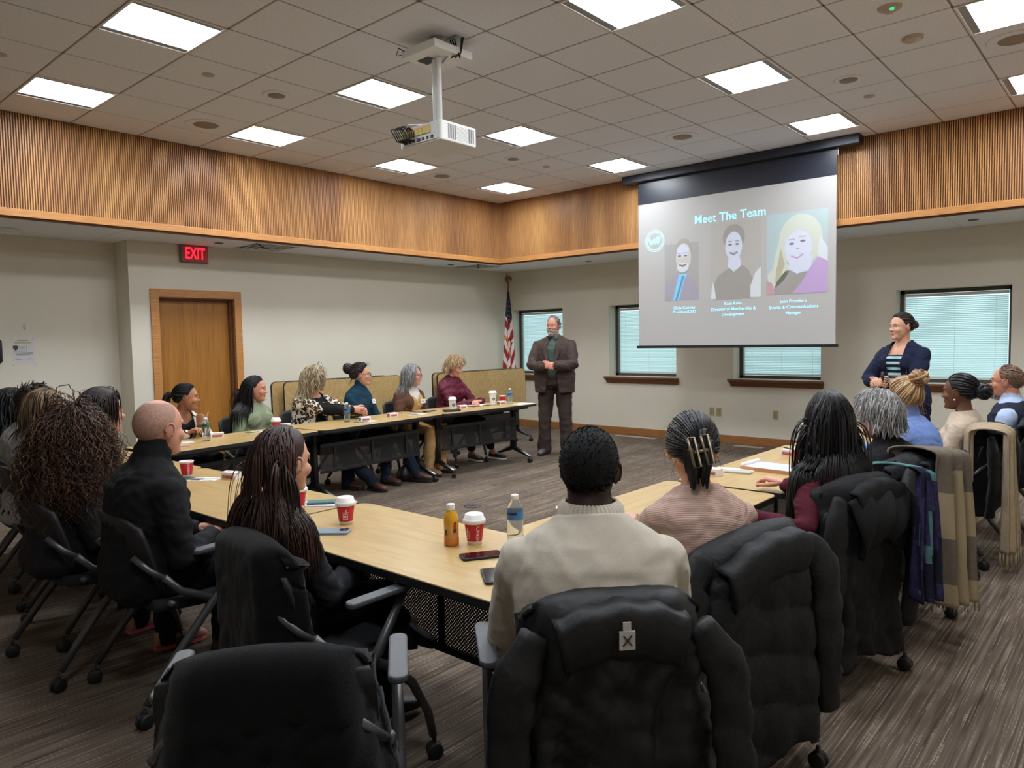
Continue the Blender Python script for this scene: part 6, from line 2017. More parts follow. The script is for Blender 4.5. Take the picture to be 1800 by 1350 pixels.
snack_box('small white box with red lettering behind the lined notepad', 5.40, 2.76, -12)
snack_box('small white box with red lettering by the pale grey phone', 5.30, 1.86, -10)
snack_box('small white box with red lettering beside the green label bottle', 1.22, 1.02, 70)
snack_box('small white box half hidden behind red cup of sage sweater', 1.12, 1.72, 75)
snack_box('small white box on leaflet in front of leopard print cardigan', 1.27, 2.52, 82)
snack_box('small white box before person in teal turtleneck', 1.20, 2.93, 88)
snack_box('small white box before person in maroon blouse, by white cup', 1.21, 3.94, 85)
snack_box('small white box between tall white cup and red cup by the flag', 1.24, 4.58, 85)
t = thing('pen', 'slim dark pen lying on top of the box behind the notepad', 'pen', (5.40, 2.76, TTOP + 0.0455), math.radians(-35))
g = Geo(); g.tube([(-.07, 0, 0), (.062, 0, 0), (.07, 0, 0)], [.0042, .0042, .0014], 10); build('pen_barrel', g, M_INK, t, True)
g = Geo(); g.box((-.05, 0, .0055), (.034, .003, .0015)); build('pen_clip', g, M_SILVER, t)

def leaflet(label, x, y, deg, w=0.21, l=0.10, cols=None, name='leaflet', z=0.0012):
    t = thing(name, label, 'paper', (x, y, TTOP), math.radians(deg))
    g = Geo(); g.box((0, 0, z), (w, l, 0.0018)); build('sheet', g, M_PAPERW, t)
    if cols:
        g = Geo(); ms = []
        for k, (u0, v0, u1, v1, c) in enumerate(cols):
            g.box(((u0 + u1) / 2 * w / 2, (v0 + v1) / 2 * l / 2, z + .0012), ((u1 - u0) / 2 * w, (v1 - v0) / 2 * l, .0006), k); ms.append(mat('print_%d_%d_%d' % c, c, .6))
        build('print_area', g, ms, t)
    return t
LC_ = [(-1, -1, -.4, 1, (60, 92, 66)), (-.35, -.8, .2, .2, (40, 54, 84)), (-.3, .4, .9, .6, (150, 156, 160)), (.3, -.7, .9, -.5, (120, 128, 132))]
leaflet('printed green and navy leaflet between red cup and small box', 2.98, 0.03, 30, .24, .11, LC_)
leaflet('white and purple leaflet under the dark teal phone case', 4.10, 0.06, 40, .25, .12, [(-1, -1, 1, -.75, (120, 104, 150)), (-.8, .2, .8, .4, (140, 146, 150))])
leaflet('pale leaflet behind the pale grey phone', 5.33, 2.10, 20, .2, .1, [(-.8, -.5, .8, -.3, (150, 156, 160))])
leaflet('printed leaflet before person in plaid cardigan', 1.30, 0.66, 80, .22, .1, LC_)
leaflet('green printed leaflet beside red cup of sage sweater', 1.16, 1.42, 85, .2, .1, LC_)
leaflet('printed leaflet under the small box before leopard print', 1.33, 2.48, 84, .24, .13, LC_, z=0.0006)
leaflet('blue and white leaflet before person in brown cardigan', 1.25, 3.22, 88, .22, .1, [(-.9, -.8, .2, .8, (96, 110, 150)), (.3, -.2, .9, .1, (140, 140, 150))])
leaflet('white paper sheet at the table end by the flag', 1.40, 4.78, 90, .26, .18)
# notepad
t = thing('notepad', 'lined notepad with tan card edge lying open on right row', 'notepad', (5.50, 2.22, TTOP), math.radians(-4))
g = Geo(); g.box((0, 0, 0.010), (0.30, 0.21, 0.020)); build('pad_block', g, mat('pad_edge_tan', (196, 144, 104), .7), t)
g = Geo(); g.box((0.004, 0, 0.0208), (0.285, 0.20, 0.0016)); sh = build('top_sheet', g, mat('pad_sheet', (214, 222, 236), .6), t)
g = Geo()
for k in range(14): g.box((0.015, -.09 + k * .0135, 0.0218), (0.25, 0.0012, 0.0004))
build('ruled_line', g, mat('rule_blue', (150, 168, 206), .7), sh)['kind'] = 'stuff'
g = Geo(); g.tube([(-.135, y, 0.026) for y in (-.1, 0, .1)], 0.014, 12); build('rolled_page', g, M_PAPERW, t, True)
# open book in front of LF, wallet
t = thing('open_book', 'open white booklet with brown cover before person looking down', 'book', (1.10, 4.30, TTOP), math.radians(84))
g = Geo(); g.box((0, 0, .003), (.26, .18, .006)); build('cover', g, mat('book_cover', (120, 80, 56), .6), t)
g = Geo(); g.grid([[(u * .122, v * .085, .007 + .012 * abs(u) ** .5 * (1 - abs(u) * .6)) for v in (-1, 1)] for u in np.linspace(-1, 1, 17)], flip=True); build('pages', g, M_PAPERW, t, True)
t = thing('wallet', 'black wallet in front of the white cup before maroon blouse', 'wallet', (1.33, 3.66, TTOP), math.radians(75))
g = Geo(); g.prism(rounded(.19, .095, .012), 0, .022); build('wallet_body', g, M_BLACKP, t, bevel=.005)
g = Geo(); g.box((0, .048, .011), (.12, .003, .004)); build('zipper', g, M_SILVER, t)
# thin dark tablet standing on the far end of the right row
t = thing('travel_mug', 'tall dark grey tumbler standing behind red cup on right row', 'mug', (5.40, 3.06, TTOP))
g = Geo(); g.lathe([(.03, 0), (.034, .004), (.037, .16), (.036, .172)], sides=24); build('mug_body', g, mat('mug_dark', (62, 64, 66), .35, .3), t, True)
g = Geo(); g.lathe([(.037, .172), (.038, .176), (.036, .186), (0, .188)], sides=24, capb=False); build('lid', g, M_LID, t, True)
# bag on the floor
t = thing('handbag', 'black leather handbag on carpet under left row table', 'bag', (1.16, 3.22, 0), math.radians(75))
g = Geo(); g.loft([(0, 0, z) for z in (0.0, .02, .08, .15, .19, .2)], [(1, 0, 0)] * 6, [(0, 1, 0)] * 6, [.15, .17, .17, .14, .10, .04], [.07, .085, .08, .05, .025, .01], 20, 2.8)
v = g.V(); g.v = [v + npn(v - (0, 0, .09)) * (.012 * wob(v, 9, 4))[:, None]]
build('bag_body', g, mat('bag_leather', (22, 21, 22), .38, bump=(40, .3)), t, True)
g = Geo(); g.tube([(-.11, 0, .17), (-.09, .03, .25), (0, .05, .275), (.09, .03, .25), (.11, 0, .17)], .008, 8); build('strap', g, M_BLACKP, t, True)
g = Geo()
for s in (-1, 1): g.tube([(s * .11 + .014 * math.cos(q), -.01, .17 + .014 * math.sin(q)) for q in np.linspace(0, 6.28, 11)], .003, 6, cap=False)
build('ring', g, M_CHROME, t, True)
# clicker in the hands of the standing woman
wl = PW.loc + RZ(PW.rz) @ np.array((-0.035, 0.365, 1.115))
t = thing('presentation_clicker', 'black presentation clicker held by the standing woman', 'remote', tuple(wl), PW.rz)
g = Geo(); g.tube([(0, 0, -.06), (0, .004, 0), (0, 0, .05)], [.011, .014, .012], 12); build('clicker_body', g, M_BLACKP, t, True)
g = Geo(); g.lathe([(.006, 0), (.006, .003), (0, .004)], (0, 0, 0), 10); v = g.V(); g.v = [np.stack([v[:, 0], v[:, 2] + .0165, v[:, 1] + .015], 1)]; build('button', g, mat('button_red', (150, 50, 40), .4), t, True)

# ---------------------------------------------------------------- projector
t = thing('projector', 'white ceiling projector with grille and tangled cables', 'projector', (3.33, 1.67, 2.84))
g = Geo(); g.prism(rounded(0.42, 0.345, 0.02), 0, 0.135); build('case', g, M_WHITE, t, bevel=0.01)
g = Geo()
for k in range(13):
    for (y0, y1) in ((-0.11, -0.03), (0.085, 0.145)):
        for q in range(4 if y0 < 0 else 3):
            y = y0 + (y1 - y0) * (q + .5) / (4 if y0 < 0 else 3)
            g.box((0.2108, y, 0.022 + k * 0.0075), (0.002, 0.013, 0.0042))
gr = build('grille_slots', g, mat('slot_dark', (58, 58, 58), .7), t); gr['kind'] = 'stuff'
g = Geo()
for k in range(11): g.box((0.2105, 0.028, 0.02 + k * 0.009), (0.0016, 0.11, 0.0025))
gr = build('vent_rib', g, mat('rib_grey', (176, 176, 174), .5), t); gr['kind'] = 'stuff'
g = Geo(); g.box((0.0, -0.176, 0.07), (0.36, 0.006, 0.115)); build('connector_plate', g, mat('plate_grey', (196, 196, 196), .5), t)
g = Geo(); g.box((-0.04, -0.181, 0.088), (0.30, 0.010, 0.052)); yp = build('yellow_label', g, mat('label_yellow', (206, 186, 92), .6), t)
g = Geo()
for k in range(7): g.box((-0.16 + k * 0.04, -0.1865, 0.084), (0.003, 0.002, 0.034))
g.box((-0.04, -0.1865, 0.108), (0.29, 0.002, 0.012), 1)
build('label_stripe', g, [mat('label_olive', (150, 130, 50), .6), mat('label_orange', (216, 170, 116), .6)], yp)
g = Geo()
for k, w in enumerate((.03, .018, .018, .03, .014, .014, .02)): g.box((-0.14 + k * 0.045, -0.181, 0.032), (w, 0.008, 0.018))
build('socket', g, M_BLACKP, t)
g = Geo()
rs = np.random.RandomState(4)
for k in range(6):
    x = -0.15 + k * 0.02
    a = rs.uniform(.05, .10)
    g.tube([(x, -0.18, .035), (x - .02, -0.23, .04), (x - .05, -.22 - a * .4, .08 + a * .4), (x - .04, -.19, .10 + a * .5), (x + .0, -.185, .10), (x + .02, -.2, .05)], 0.0048, 6)
cb = build('cable', g, M_BLACKP, t, True)
g = Geo(); g.tube([(-.12, -.19, .05), (-.13, -.21, .10), (-.08, -.2, .145), (.0, -.1, .15)], 0.004, 6); build('white_cable', g, M_WHITE, t, True)
g = Geo(); v = Geo(); v.lathe([(.055, 0), (.052, .03), (.045, .034), (.04, .02)], sides=24); q = v.V(); g.add(np.stack([q[:, 0] - .06, q[:, 2] + .172, q[:, 1] + .075], 1), v.f); ln = build('lens_ring', g, M_DKGREY, t, True)
g = Geo(); g.ell((-.06, .19, .075), (.04, .012, .04)); build('lens_glass', g, mat('lens_dark', (16, 16, 24), .05), ln, True)
g = Geo(); g.box((0, 0, .15), (.13, .1, .03)); g.box((0.03, 0.02, .165), (.16, .05, .012)); build('mount_bracket', g, M_WHITE, t, bevel=.004)
g = Geo()
for q in (-.05, -.02, .01, .04): g.lathe([(.004, 0), (.004, .003)], (q, -.052, .15), 8, capt=True)
build('screw', g, M_DKGREY, t)
g = Geo()
for dx in (-.021, .021): g.tube([(dx, 0, .16), (dx, 0, .62)], .019, 14)
build('pole', g, M_WHITE, t, True)
g = Geo(); g.box((-0.03, 0.035, 0.635), (.34, .36, .006)); g.box((-0.03, -.143, .66), (.34, .005, .05)); g.box((-0.03, .213, .66), (.34, .005, .05)); g.box((.138, .035, .66), (.005, .36, .05)); g.box((-.198, .035, .66), (.005, .36, .05))
pl = build('mount_tray', g, M_WHITE, t)
g = Geo(); g.box((-.09, 0.0, .6315), (.12, .1, .003)); build('cutout', g, mat('cutout_dark', (48, 52, 60), .6), pl)
g = Geo(); g.lathe([(.06, .752), (.06, .757), (.03, .757), (.025, .70), (.025, .64)], (0.0, 0.0, 0), 16); build('ceiling_flange', g, M_SILVER, t, True)
g = Geo()
for k in range(3): g.tube([(.06 + k * .02, .08, .75), (.10 + k * .015, .085, .66), (.13 + k * .02, .02 + k * .02, .60), (.16, .08, .64), (.15 + k * .01, .1, .75)], .005, 6)
build('cable', g, M_BLACKP, t, True)
g = Geo(); g.tube([(-.15, -.13, .66), (-.2, -.17, .70), (-.24, -.16, .66), (-.2, -.14, .66)], .004, 6)
build('cable', g, M_BLACKP, t, True)
g = Geo(); g.tube([(-.02, .10, .755), (-.02, .10, .66), (.02, .04, .6), (.07, .04, .63), (.07, .06, .68)], .006, 8); build('conduit', g, M_SILVER, t, True)
g = Geo(); g.box((.10, .10, .757), (.10, .10, .006)); g.box((-.02, .10, .757), (.07, .07, .008)); build('outlet_plate', g, M_SILVER, t)
# ---------------------------------------------------------------- projection screen
SY = 6.44
t = thing('projection_screen', 'pull-down projection screen showing a slide titled Meet The Team', 'screen', (0, SY, 0))
SX0, SX1, SZ0, SZ1 = 2.03, 4.515, 1.385, 3.213
g = Geo(); g.bbox((1.83, -0.075, 3.50), (4.76, 0.075, 3.595)); build('housing', g, mat('screen_case_dark', (34, 37, 48), .5), t, bevel=.006)
g = Geo(); P = [[(x, 0.0, z) for x in np.linspace(SX0, SX1, 13)] for z in (SZ1, 3.52)]; g.grid(P); build('black_drop', g, mat('screen_black', (34, 37, 48), .34, spec=.5), t)
M_SCR = mat('screen_fabric', (160, 159, 158), .9, emit=((214, 211, 206), 0.20), spec=.1)  # emission put into the fabric in place of the projector's light
g = Geo(); P = [[(x, 0.0, z) for x in np.linspace(SX0, SX1, 13)] for z in np.linspace(SZ0, SZ1, 9)]; g.grid(P); sheet = build('screen_sheet', g, M_SCR, t)
g = Geo(); g.bbox((SX0 - .03, -.012, SZ0 - .035), (SX1 + .03, .012, SZ0)); build('bottom_bar', g, M_BLACKM, t, bevel=.004)
g = Geo(); g.tube([(SX1 + .01, 0, 3.5), (SX1 + .01, 0, 3.42)], .003, 6); build('pull_hook', g, M_WHITE, t)

def sl(u, v):
    """slide coordinates: u, v in 0..1 from the lower left of the white sheet"""
    return SX0 + u * (SX1 - SX0), SZ0 + v * (SZ1 - SZ0)
def emi(name, c, e=0.32):  # slide colours glow by themselves, standing in for projected light
    return mat(name, tuple(int(v * .86) for v in c), .9, emit=(c, e * 1.05), spec=.1)
S_CY = emi('slide_cyan', (168, 230, 250), .85)
S_GR = emi('slide_shade', (188, 184, 180), .22)
S_BG = emi('slide_paleblue', (186, 204, 206), .20)
S_FACE = emi('slide_face', (206, 210, 226), .34)
S_FACE2 = emi('slide_face_warm', (206, 200, 194), .28)
S_HAIR1 = emi('slide_hair_grey', (182, 178, 170), .14)
S_DARK = emi('slide_dark', (168, 164, 160), .20)
S_BLND = emi('slide_blonde', (208, 212, 200), .26)
S_BLND2 = emi('slide_blonde_shade', (196, 190, 164), .16)
S_PURP = emi('slide_purple', (196, 168, 212), .22)
S_RED = emi('slide_pinkred', (206, 170, 178), .16)
S_LAV = emi('slide_lavender', (182, 178, 190), .12)
S_BLUE = emi('slide_blue', (140, 200, 236), .35)
S_LINE = emi('slide_line', (146, 146, 156), .05)
S_WH = emi('slide_white', (206, 212, 216), .36)
_lay = [0]
def flat(name, pts, m, layer=1):
    g = Geo()
    y = -0.0008 * layer
    q = [sl(*p) for p in pts]
    g.add([(a, y, b) for a, b in q], [tuple(range(len(q)))])
    return build(name, g, m, sheet)
def oval(cu, cv, ru, rv, n=28, a0=0, a1=2 * math.pi, rot=0.0):
    return [(cu + ru * math.cos(a) * math.cos(rot) - rv * math.sin(a) * math.sin(rot), cv + (ru * math.cos(a) * math.sin(rot) + rv * math.sin(a) * math.cos(rot))) for a in np.linspace(a0, a1, n, endpoint=abs(a1 - a0) < 6.2)]
def stext(s, u, v, size, m=None, align='CENTER'):
    x, z = sl(u, v)
    return text_mesh('slide_text', s, size, m or S_CY, sheet, align=align, loc=(x, -0.004, z), rot=(math.pi / 2, 0, 0), bold=0.0012 * size / .1, extrude=0.0)
stext('Meet The Team', 0.505, 0.842, 0.140)
stext('Chris Conway', 0.265, 0.258, 0.052); stext('President/CEO', 0.265, 0.230, 0.052)
stext('Kate Kobs', 0.525, 0.272, 0.052); stext('Director of Membership &', 0.525, 0.236, 0.052); stext('Development', 0.525, 0.200, 0.052)
stext('Jenn Frontiero', 0.815, 0.268, 0.052); stext('Events & Communications', 0.815, 0.232, 0.052); stext('Manager', 0.815, 0.196, 0.052)
# ring emblem with W and H strokes
def ring(name, cu, cv, ru, rv, wd, m):
    g = Geo(); n = 48; v = []
    for k in range(n):
        a = 2 * math.pi * k / n
        for r in (1, 1 - wd):
            x, z = sl(cu + ru * r * math.cos(a), cv + rv * r * math.sin(a)); v.append((x, -.0016, z))
    g.add(v, [(2 * k, 2 * k + 1, (2 * k + 3) % (2 * n), (2 * k + 2) % (2 * n)) for k in range(n)])
    build(name, g, m, sheet)
ku, kv = 0.056, 0.056 * (SX1 - SX0) / (SZ1 - SZ0)
ring('emblem_ring', 0.098, 0.735, ku, kv, 0.07, S_CY); ring('emblem_ring', 0.098, 0.735, ku * .84, kv * .84, 0.11, S_CY); ring('emblem_ring', 0.098, 0.735, ku * .93, kv * .93, 0.03, S_WH)
for s0, s1, w in (((-.62, .30), (-.30, -.30), .22), ((-.30, -.30), (-.02, .22), .18), ((-.02, .22), (.06, -.30), .16), ((.06, -.30), (.36, .40), .18), ((.30, -.30), (.56, .30), .18), ((.14, .0), (.42, .06), .12)):
    a, b = np.array(s0), np.array(s1); d = npn(b - a); nn = np.array((-d[1], d[0])) * w / 2
    flat('emblem_stroke', [(0.098 + q[0] * ku, 0.735 + q[1] * kv) for q in (a + nn, a - nn, b - nn, b + nn)], S_CY, 3)
# left portrait: man in suit
flat('portrait_panel', [(.155, .31), (.345, .31), (.345, .70), (.155, .70)], emi('slide_panel_grey', (188, 187, 186), .10), 1)
flat('portrait_suit', [(.155, .31), (.345, .31), (.345, .36), (.33, .44), (.30, .475), (.25, .50), (.20, .47), (.165, .44), (.155, .40)], S_LAV, 2)
flat('portrait_shirt', [(.20, .31), (.235, .31), (.27, .46), (.285, .49), (.235, .49), (.23, .46)], S_BLUE, 3)
flat('portrait_tie', [(.215, .31), (.226, .31), (.262, .455), (.268, .475), (.252, .475), (.25, .455)], emi('slide_tie', (110, 160, 200), .2), 4)
flat('portrait_hair', oval(.262, .655, .048, .075, 24), S_HAIR1, 3)
flat('portrait_face', oval(.262, .60, .043, .098, 28), S_FACE2, 4)
flat('portrait_forehead', oval(.258, .645, .034, .045, 20), S_FACE, 5)
flat('portrait_beard', oval(.258, .535, .032, .034, 20), S_WH, 5)
for du in (-.017, .015):
    flat('portrait_eye', oval(.258 + du, .613, .010, .006, 12), S_LINE, 6); flat('portrait_brow', [(.246 + du, .628), (.268 + du, .630), (.268 + du, .635), (.246 + du, .633)], S_HAIR1, 6)
flat('portrait_mouth', [(.236, .548), (.258, .536), (.280, .550), (.276, .557), (.258, .550), (.240, .556)], S_LINE, 6)
flat('portrait_nose', [(.252, .575), (.264, .575), (.260, .582), (.256, .582)], S_HAIR1, 6)
# middle portrait: woman with necklace in dark dress
flat('portrait_panel', [(.41, .30), (.665, .30), (.665, .80), (.41, .80)], S_GR, 1)
flat('portrait_dress', [(.435, .30), (.615, .30), (.625, .42), (.60, .49), (.565, .52), (.50, .50), (.45, .46), (.425, .40)], S_DARK, 2)
flat('portrait_arm', [(.41, .305), (.437, .305), (.43, .38), (.422, .42), (.415, .38)], S_WH, 3)
flat('portrait_arm', [(.612, .305), (.663, .305), (.663, .50), (.635, .46), (.612, .38)], S_WH, 3)
flat('portrait_hair', oval(.528, .70, .056, .085, 24), S_DARK, 2)
flat('portrait_neck', [(.497, .52), (.53, .475), (.565, .53), (.555, .60), (.505, .60)], S_FACE, 3)
flat('portrait_face', oval(.528, .645, .043, .092, 28), S_FACE, 4)
for du in (-.018, .018): flat('portrait_eye', oval(.528 + du, .655, .009, .007, 12), S_LINE, 5); flat('portrait_brow', [(.516 + du, .672), (.540 + du, .672), (.536 + du, .679), (.520 + du, .679)], S_DARK, 5)
flat('portrait_mouth', [(.505, .600), (.528, .585), (.551, .600), (.545, .607), (.528, .603), (.511, .607)], S_LINE, 5)
flat('portrait_teeth', [(.511, .602), (.545, .602), (.528, .594)], S_WH, 6)
for k in range(9): flat('portrait_bead', oval(.503 + k * .0072, .515 - .022 * math.sin(k / 8 * math.pi), .005, .008, 8), S_WH, 5)
# right portrait: blonde woman in purple jacket
flat('portrait_panel', [(.69, .315), (.965, .315), (.965, .815), (.69, .815)], S_BG, 1)
flat('portrait_hair', oval(.845, .64, .098, .16, 30), S_BLND, 2)
flat('portrait_hair', [(.75, .66), (.77, .55), (.80, .46), (.77, .40), (.735, .36), (.70, .38), (.695, .44), (.72, .48), (.73, .56)], S_BLND, 3)
flat('portrait_hair', [(.755, .60), (.775, .50), (.755, .42), (.73, .38), (.735, .46), (.745, .52)], S_BLND2, 4)
flat('portrait_hair', [(.93, .66), (.965, .58), (.965, .50), (.935, .48), (.92, .54)], S_WH, 3)
flat('portrait_jacket', [(.69, .315), (.73, .315), (.715, .39), (.69, .40)], S_RED, 4)
flat('portrait_top', [(.715, .315), (.83, .315), (.89, .44), (.78, .46), (.74, .40)], S_DARK, 3)
flat('portrait_jacket', [(.81, .315), (.965, .315), (.965, .50), (.925, .53), (.885, .46), (.85, .38)], S_PURP, 5)
flat('portrait_neck', [(.79, .47), (.83, .435), (.89, .455), (.90, .54), (.80, .54)], S_FACE, 4)
flat('portrait_face', oval(.835, .60, .062, .125, 30), S_FACE, 6)
flat('portrait_fringe', [(.775, .64), (.80, .73), (.84, .755), (.885, .72), (.90, .64), (.87, .69), (.835, .705), (.80, .68)], S_BLND, 7)
for du, dv in ((-.026, -.004), (.024, .008)): flat('portrait_eye', oval(.832 + du, .625 + dv, .012, .007, 12), S_LINE, 8); flat('portrait_brow', [(.815 + du, .648 + dv), (.848 + du, .650 + dv), (.846 + du, .655 + dv), (.818 + du, .654 + dv)], S_BLND2, 8)
flat('portrait_mouth', [(.802, .545), (.832, .525), (.862, .550), (.855, .557), (.832, .548), (.808, .552)], S_PURP, 8)
flat('portrait_teeth', [(.808, .548), (.855, .552), (.832, .536)], S_WH, 9)
flat('portrait_nose', [(.824, .585), (.842, .586), (.838, .592), (.828, .591)], S_LAV, 8)

# ---------------------------------------------------------------- flag
t = thing('flag_on_stand', 'furled striped flag with gold fringe on pole in the far corner', 'flag', (-1.03, 7.30, 0))
g = Geo(); g.lathe([(.13, 0), (.13, .02), (.05, .05), (.02, .09), (.02, .12)], sides=24); build('base', g, M_BRASS, t, True)
g = Geo(); g.tube([(0, 0, .05), (0, 0, 2.42)], .014, 10); build('pole', g, M_DARKWOOD, t, True)
M_GOLDD = mat('old_gold', (120, 92, 60), .4, .5)
g = Geo(); g.ell((0, 0, 2.45), (.022, .022, .03)); g.ell((0, -.01, 2.52), (.028, .024, .045)); g.ell((0.0, -.03, 2.565), (.014, .022, .014))
for s in (-1, 1): g.loft([(s * .02, 0, 2.50), (s * .05, .005, 2.545), (s * .062, .01, 2.50), (s * .052, .01, 2.455)], [(1, 0, 0)] * 4, [(0, 1, 0)] * 4, [.02, .022, .016, .006], [.012, .012, .01, .004], 10)
build('eagle_finial', g, M_GOLDD, t, True)
nu, nv = 61, 80
P = np.zeros((nv, nu, 3)); 
for i, v in enumerate(np.linspace(0, 1, nv)):
    z = 2.30 - 1.62 * v
    R0 = 0.022 + 0.135 * v ** 0.85
    for k, u in enumerate(np.linspace(0, 1, nu)):
        a = math.radians(-215 + 250 * u)
        r = R0 * (0.72 + 0.42 * math.sin(u * 22 + 1.2 * v) * min(1, v * 3 + .25) * .55)
        P[i, k] = (r * math.cos(a) * 1.05, r * math.sin(a) * .75, z - 0.10 * v * math.sin(u * 9 + .6) * .6 + 0.05 * (u - .5) * v)
g = Geo(); g.grid(P, flip=True)
uu = np.tile((np.arange(nu - 1) + .5) / (nu - 1), nv - 1); vv = np.repeat((np.arange(nv - 1) + .5) / (nv - 1), nu - 1)
can = vv + 0.16 * np.abs(uu - .62) * 2 < 0.34
d = vv * 11.5 + np.abs(uu - 0.52) * np.where(vv > .5, 9.5, 4.5)
mi = np.where(can, 2, (np.floor(d) % 2)).astype(int)
edge = (vv > 0.965) | ((np.abs(uu - 0.5 - (vv - .45) * .12) < 0.018) & (vv > .42)) | ((np.abs(vv - (0.47 + .05 * uu)) < .014) & (uu < .5) & (uu > .1)) | ((np.abs(uu - .52 - (vv - .45) * .75) < .022) & (vv > .45))
mi[edge] = 3
g.m = mi.tolist()
o = build('cloth', g, [mat('flag_red', (150, 28, 44), .75), mat('flag_white', (222, 210, 206), .75), mat('flag_navy', (24, 28, 52), .75), mat('flag_gold', (206, 158, 60), .6)], t, True)
so = o.modifiers.new('s', 'SOLIDIFY'); so.thickness = .004; so.offset = 0
g = Geo()
for i, k in ((8, 40), (12, 34), (12, 46), (16, 40), (20, 35), (20, 45), (23, 39), (16, 30)):
    c = P[i, k]; n = npn(np.array((c[0], c[1], 0)))
    uv = np.cross((0, 0, 1), n)
    g.add([c + n * .006] + [c + n * .006 + (.009 if q % 2 == 0 else .004) * (math.cos(q * math.pi / 5 + math.pi / 2) * uv + math.sin(q * math.pi / 5 + math.pi / 2) * np.array((0, 0, 1))) for q in range(10)], [(0, q + 1, (q + 1) % 10 + 1) for q in range(10)])
build('star', g, mat('flag_star', (236, 232, 232), .7), o)

# ---------------------------------------------------------------- exit sign
t = thing('exit_sign', 'illuminated red EXIT sign on wall above the wooden door', 'sign', (XL + 0.001, 2.09, 2.555))
g = Geo(); g.bbox((0, -.165, -.10), (.045, .165, .10)); build('housing', g, mat('sign_case', (116, 104, 98), .5), t, bevel=.01)
g = Geo(); g.bbox((.045, -.135, -.08), (.047, .145, .085)); pn = build('face_panel', g, mat('sign_face', (120, 44, 46), .5, emit=((255, 40, 50), .12)), t)
tx = text_mesh('exit_letters', 'EXIT', .185, mat('exit_red', (255, 50, 66), .5, emit=((255, 30, 52), 2.4)), pn, loc=(.0485, .005, .002), rot=(math.pi / 2, 0, math.pi / 2), bold=.003)
tx.scale = (.62, 1, 1)
# ---------------------------------------------------------------- things on the left walls
t = thing('wall_notice', 'white posted notice with crest and printed lines on recessed wall', 'notice', (-1.699, 0.425, 1.46))
g = Geo(); g.bbox((0, -.10, -.13), (.001, .10, .13)); pg = build('sheet', g, mat('notice_paper', (206, 204, 204), .8), t)
M_PR = mat('notice_print', (120, 116, 118), .8)
text_mesh('lettering', '151', .035, mat('notice_ink', (80, 78, 80), .8), pg, loc=(.0016, -.005, .045), rot=(math.pi / 2, 0, math.pi / 2), extrude=0.0)
g = Geo()
for z, y0, y1 in ((.118, -.05, .05), (.008, -.08, .03), (-.01, -.085, .085), (-.022, -.07, .085), (-.034, -.06, .06), (-.075, -.075, -.02), (-.075, .03, .08)): g.bbox((.0014, y0, z - .003), (.0018, y1, z + .003))
g.bbox((.0014, -.035, .018), (.0018, -.032, .068)); g.bbox((.0014, .03, .018), (.0018, .033, .068))
build('printed_line', g, M_PR, pg)
g = Geo(); g.bbox((.0014, -.075, .088), (.0018, .07, .104)); build('yellow_band', g, mat('notice_yellow', (176, 172, 110), .8), pg)
g = Geo(); pts = [(-.03, .02), (.0, .026), (.03, .02), (.027, -.01), (.0, -.032), (-.027, -.01)]; g.add([(.0018, -.067 + p[0] * .8, .042 + p[1]) for p in pts], [tuple(range(6))]); build('crest', g, mat('crest_dark', (78, 74, 76), .8), pg)
g = Geo()
for y, z in ((-.105, .128), (.095, .132), (-.095, -.142), (.105, -.135)): g.lathe([(.004, 0), (.003, .003), (0, .0035)], (0, 0, 0), 8) if False else g.ell((.002, y, z), (.003, .004, .004), None, 8, 5)
build('pin', g, M_INK, t)
t = thing('wall_hook', 'small white adhesive hook on recessed wall above the notice', 'hook', (-1.699, .45, 1.725))
g = Geo(); g.bbox((0, -.012, -.03), (.004, .012, .03)); g.tube([(.004, 0, -.015), (.016, 0, -.024), (.02, 0, -.012)], .004, 8); build('hook_body', g, mat('hook_ivory', (196, 190, 176), .5), t)
t = thing('wall_phone', 'black wall telephone cut by left picture edge', 'telephone', (-1.699, .165, 1.47))
g = Geo(); g.bbox((0, -.07, -.11), (.04, .07, .11)); b_ = build('base', g, M_BLACKP, t, bevel=.01)
g = Geo(); g.bbox((.04, -.055, -.085), (.042, .055, .02)); build('keypad', g, M_DKGREY, b_)
g = Geo(); g.limb([(.06, .035, .1), (.07, .035, 0), (.06, .035, -.1)], [.024, .016, .024], 12); build('handset', g, M_BLACKM, t, True)
g = Geo(); g.bbox((0.0, -.072, .112), (.03, .072, .118)); build('white_clip', g, M_WHITE, t)
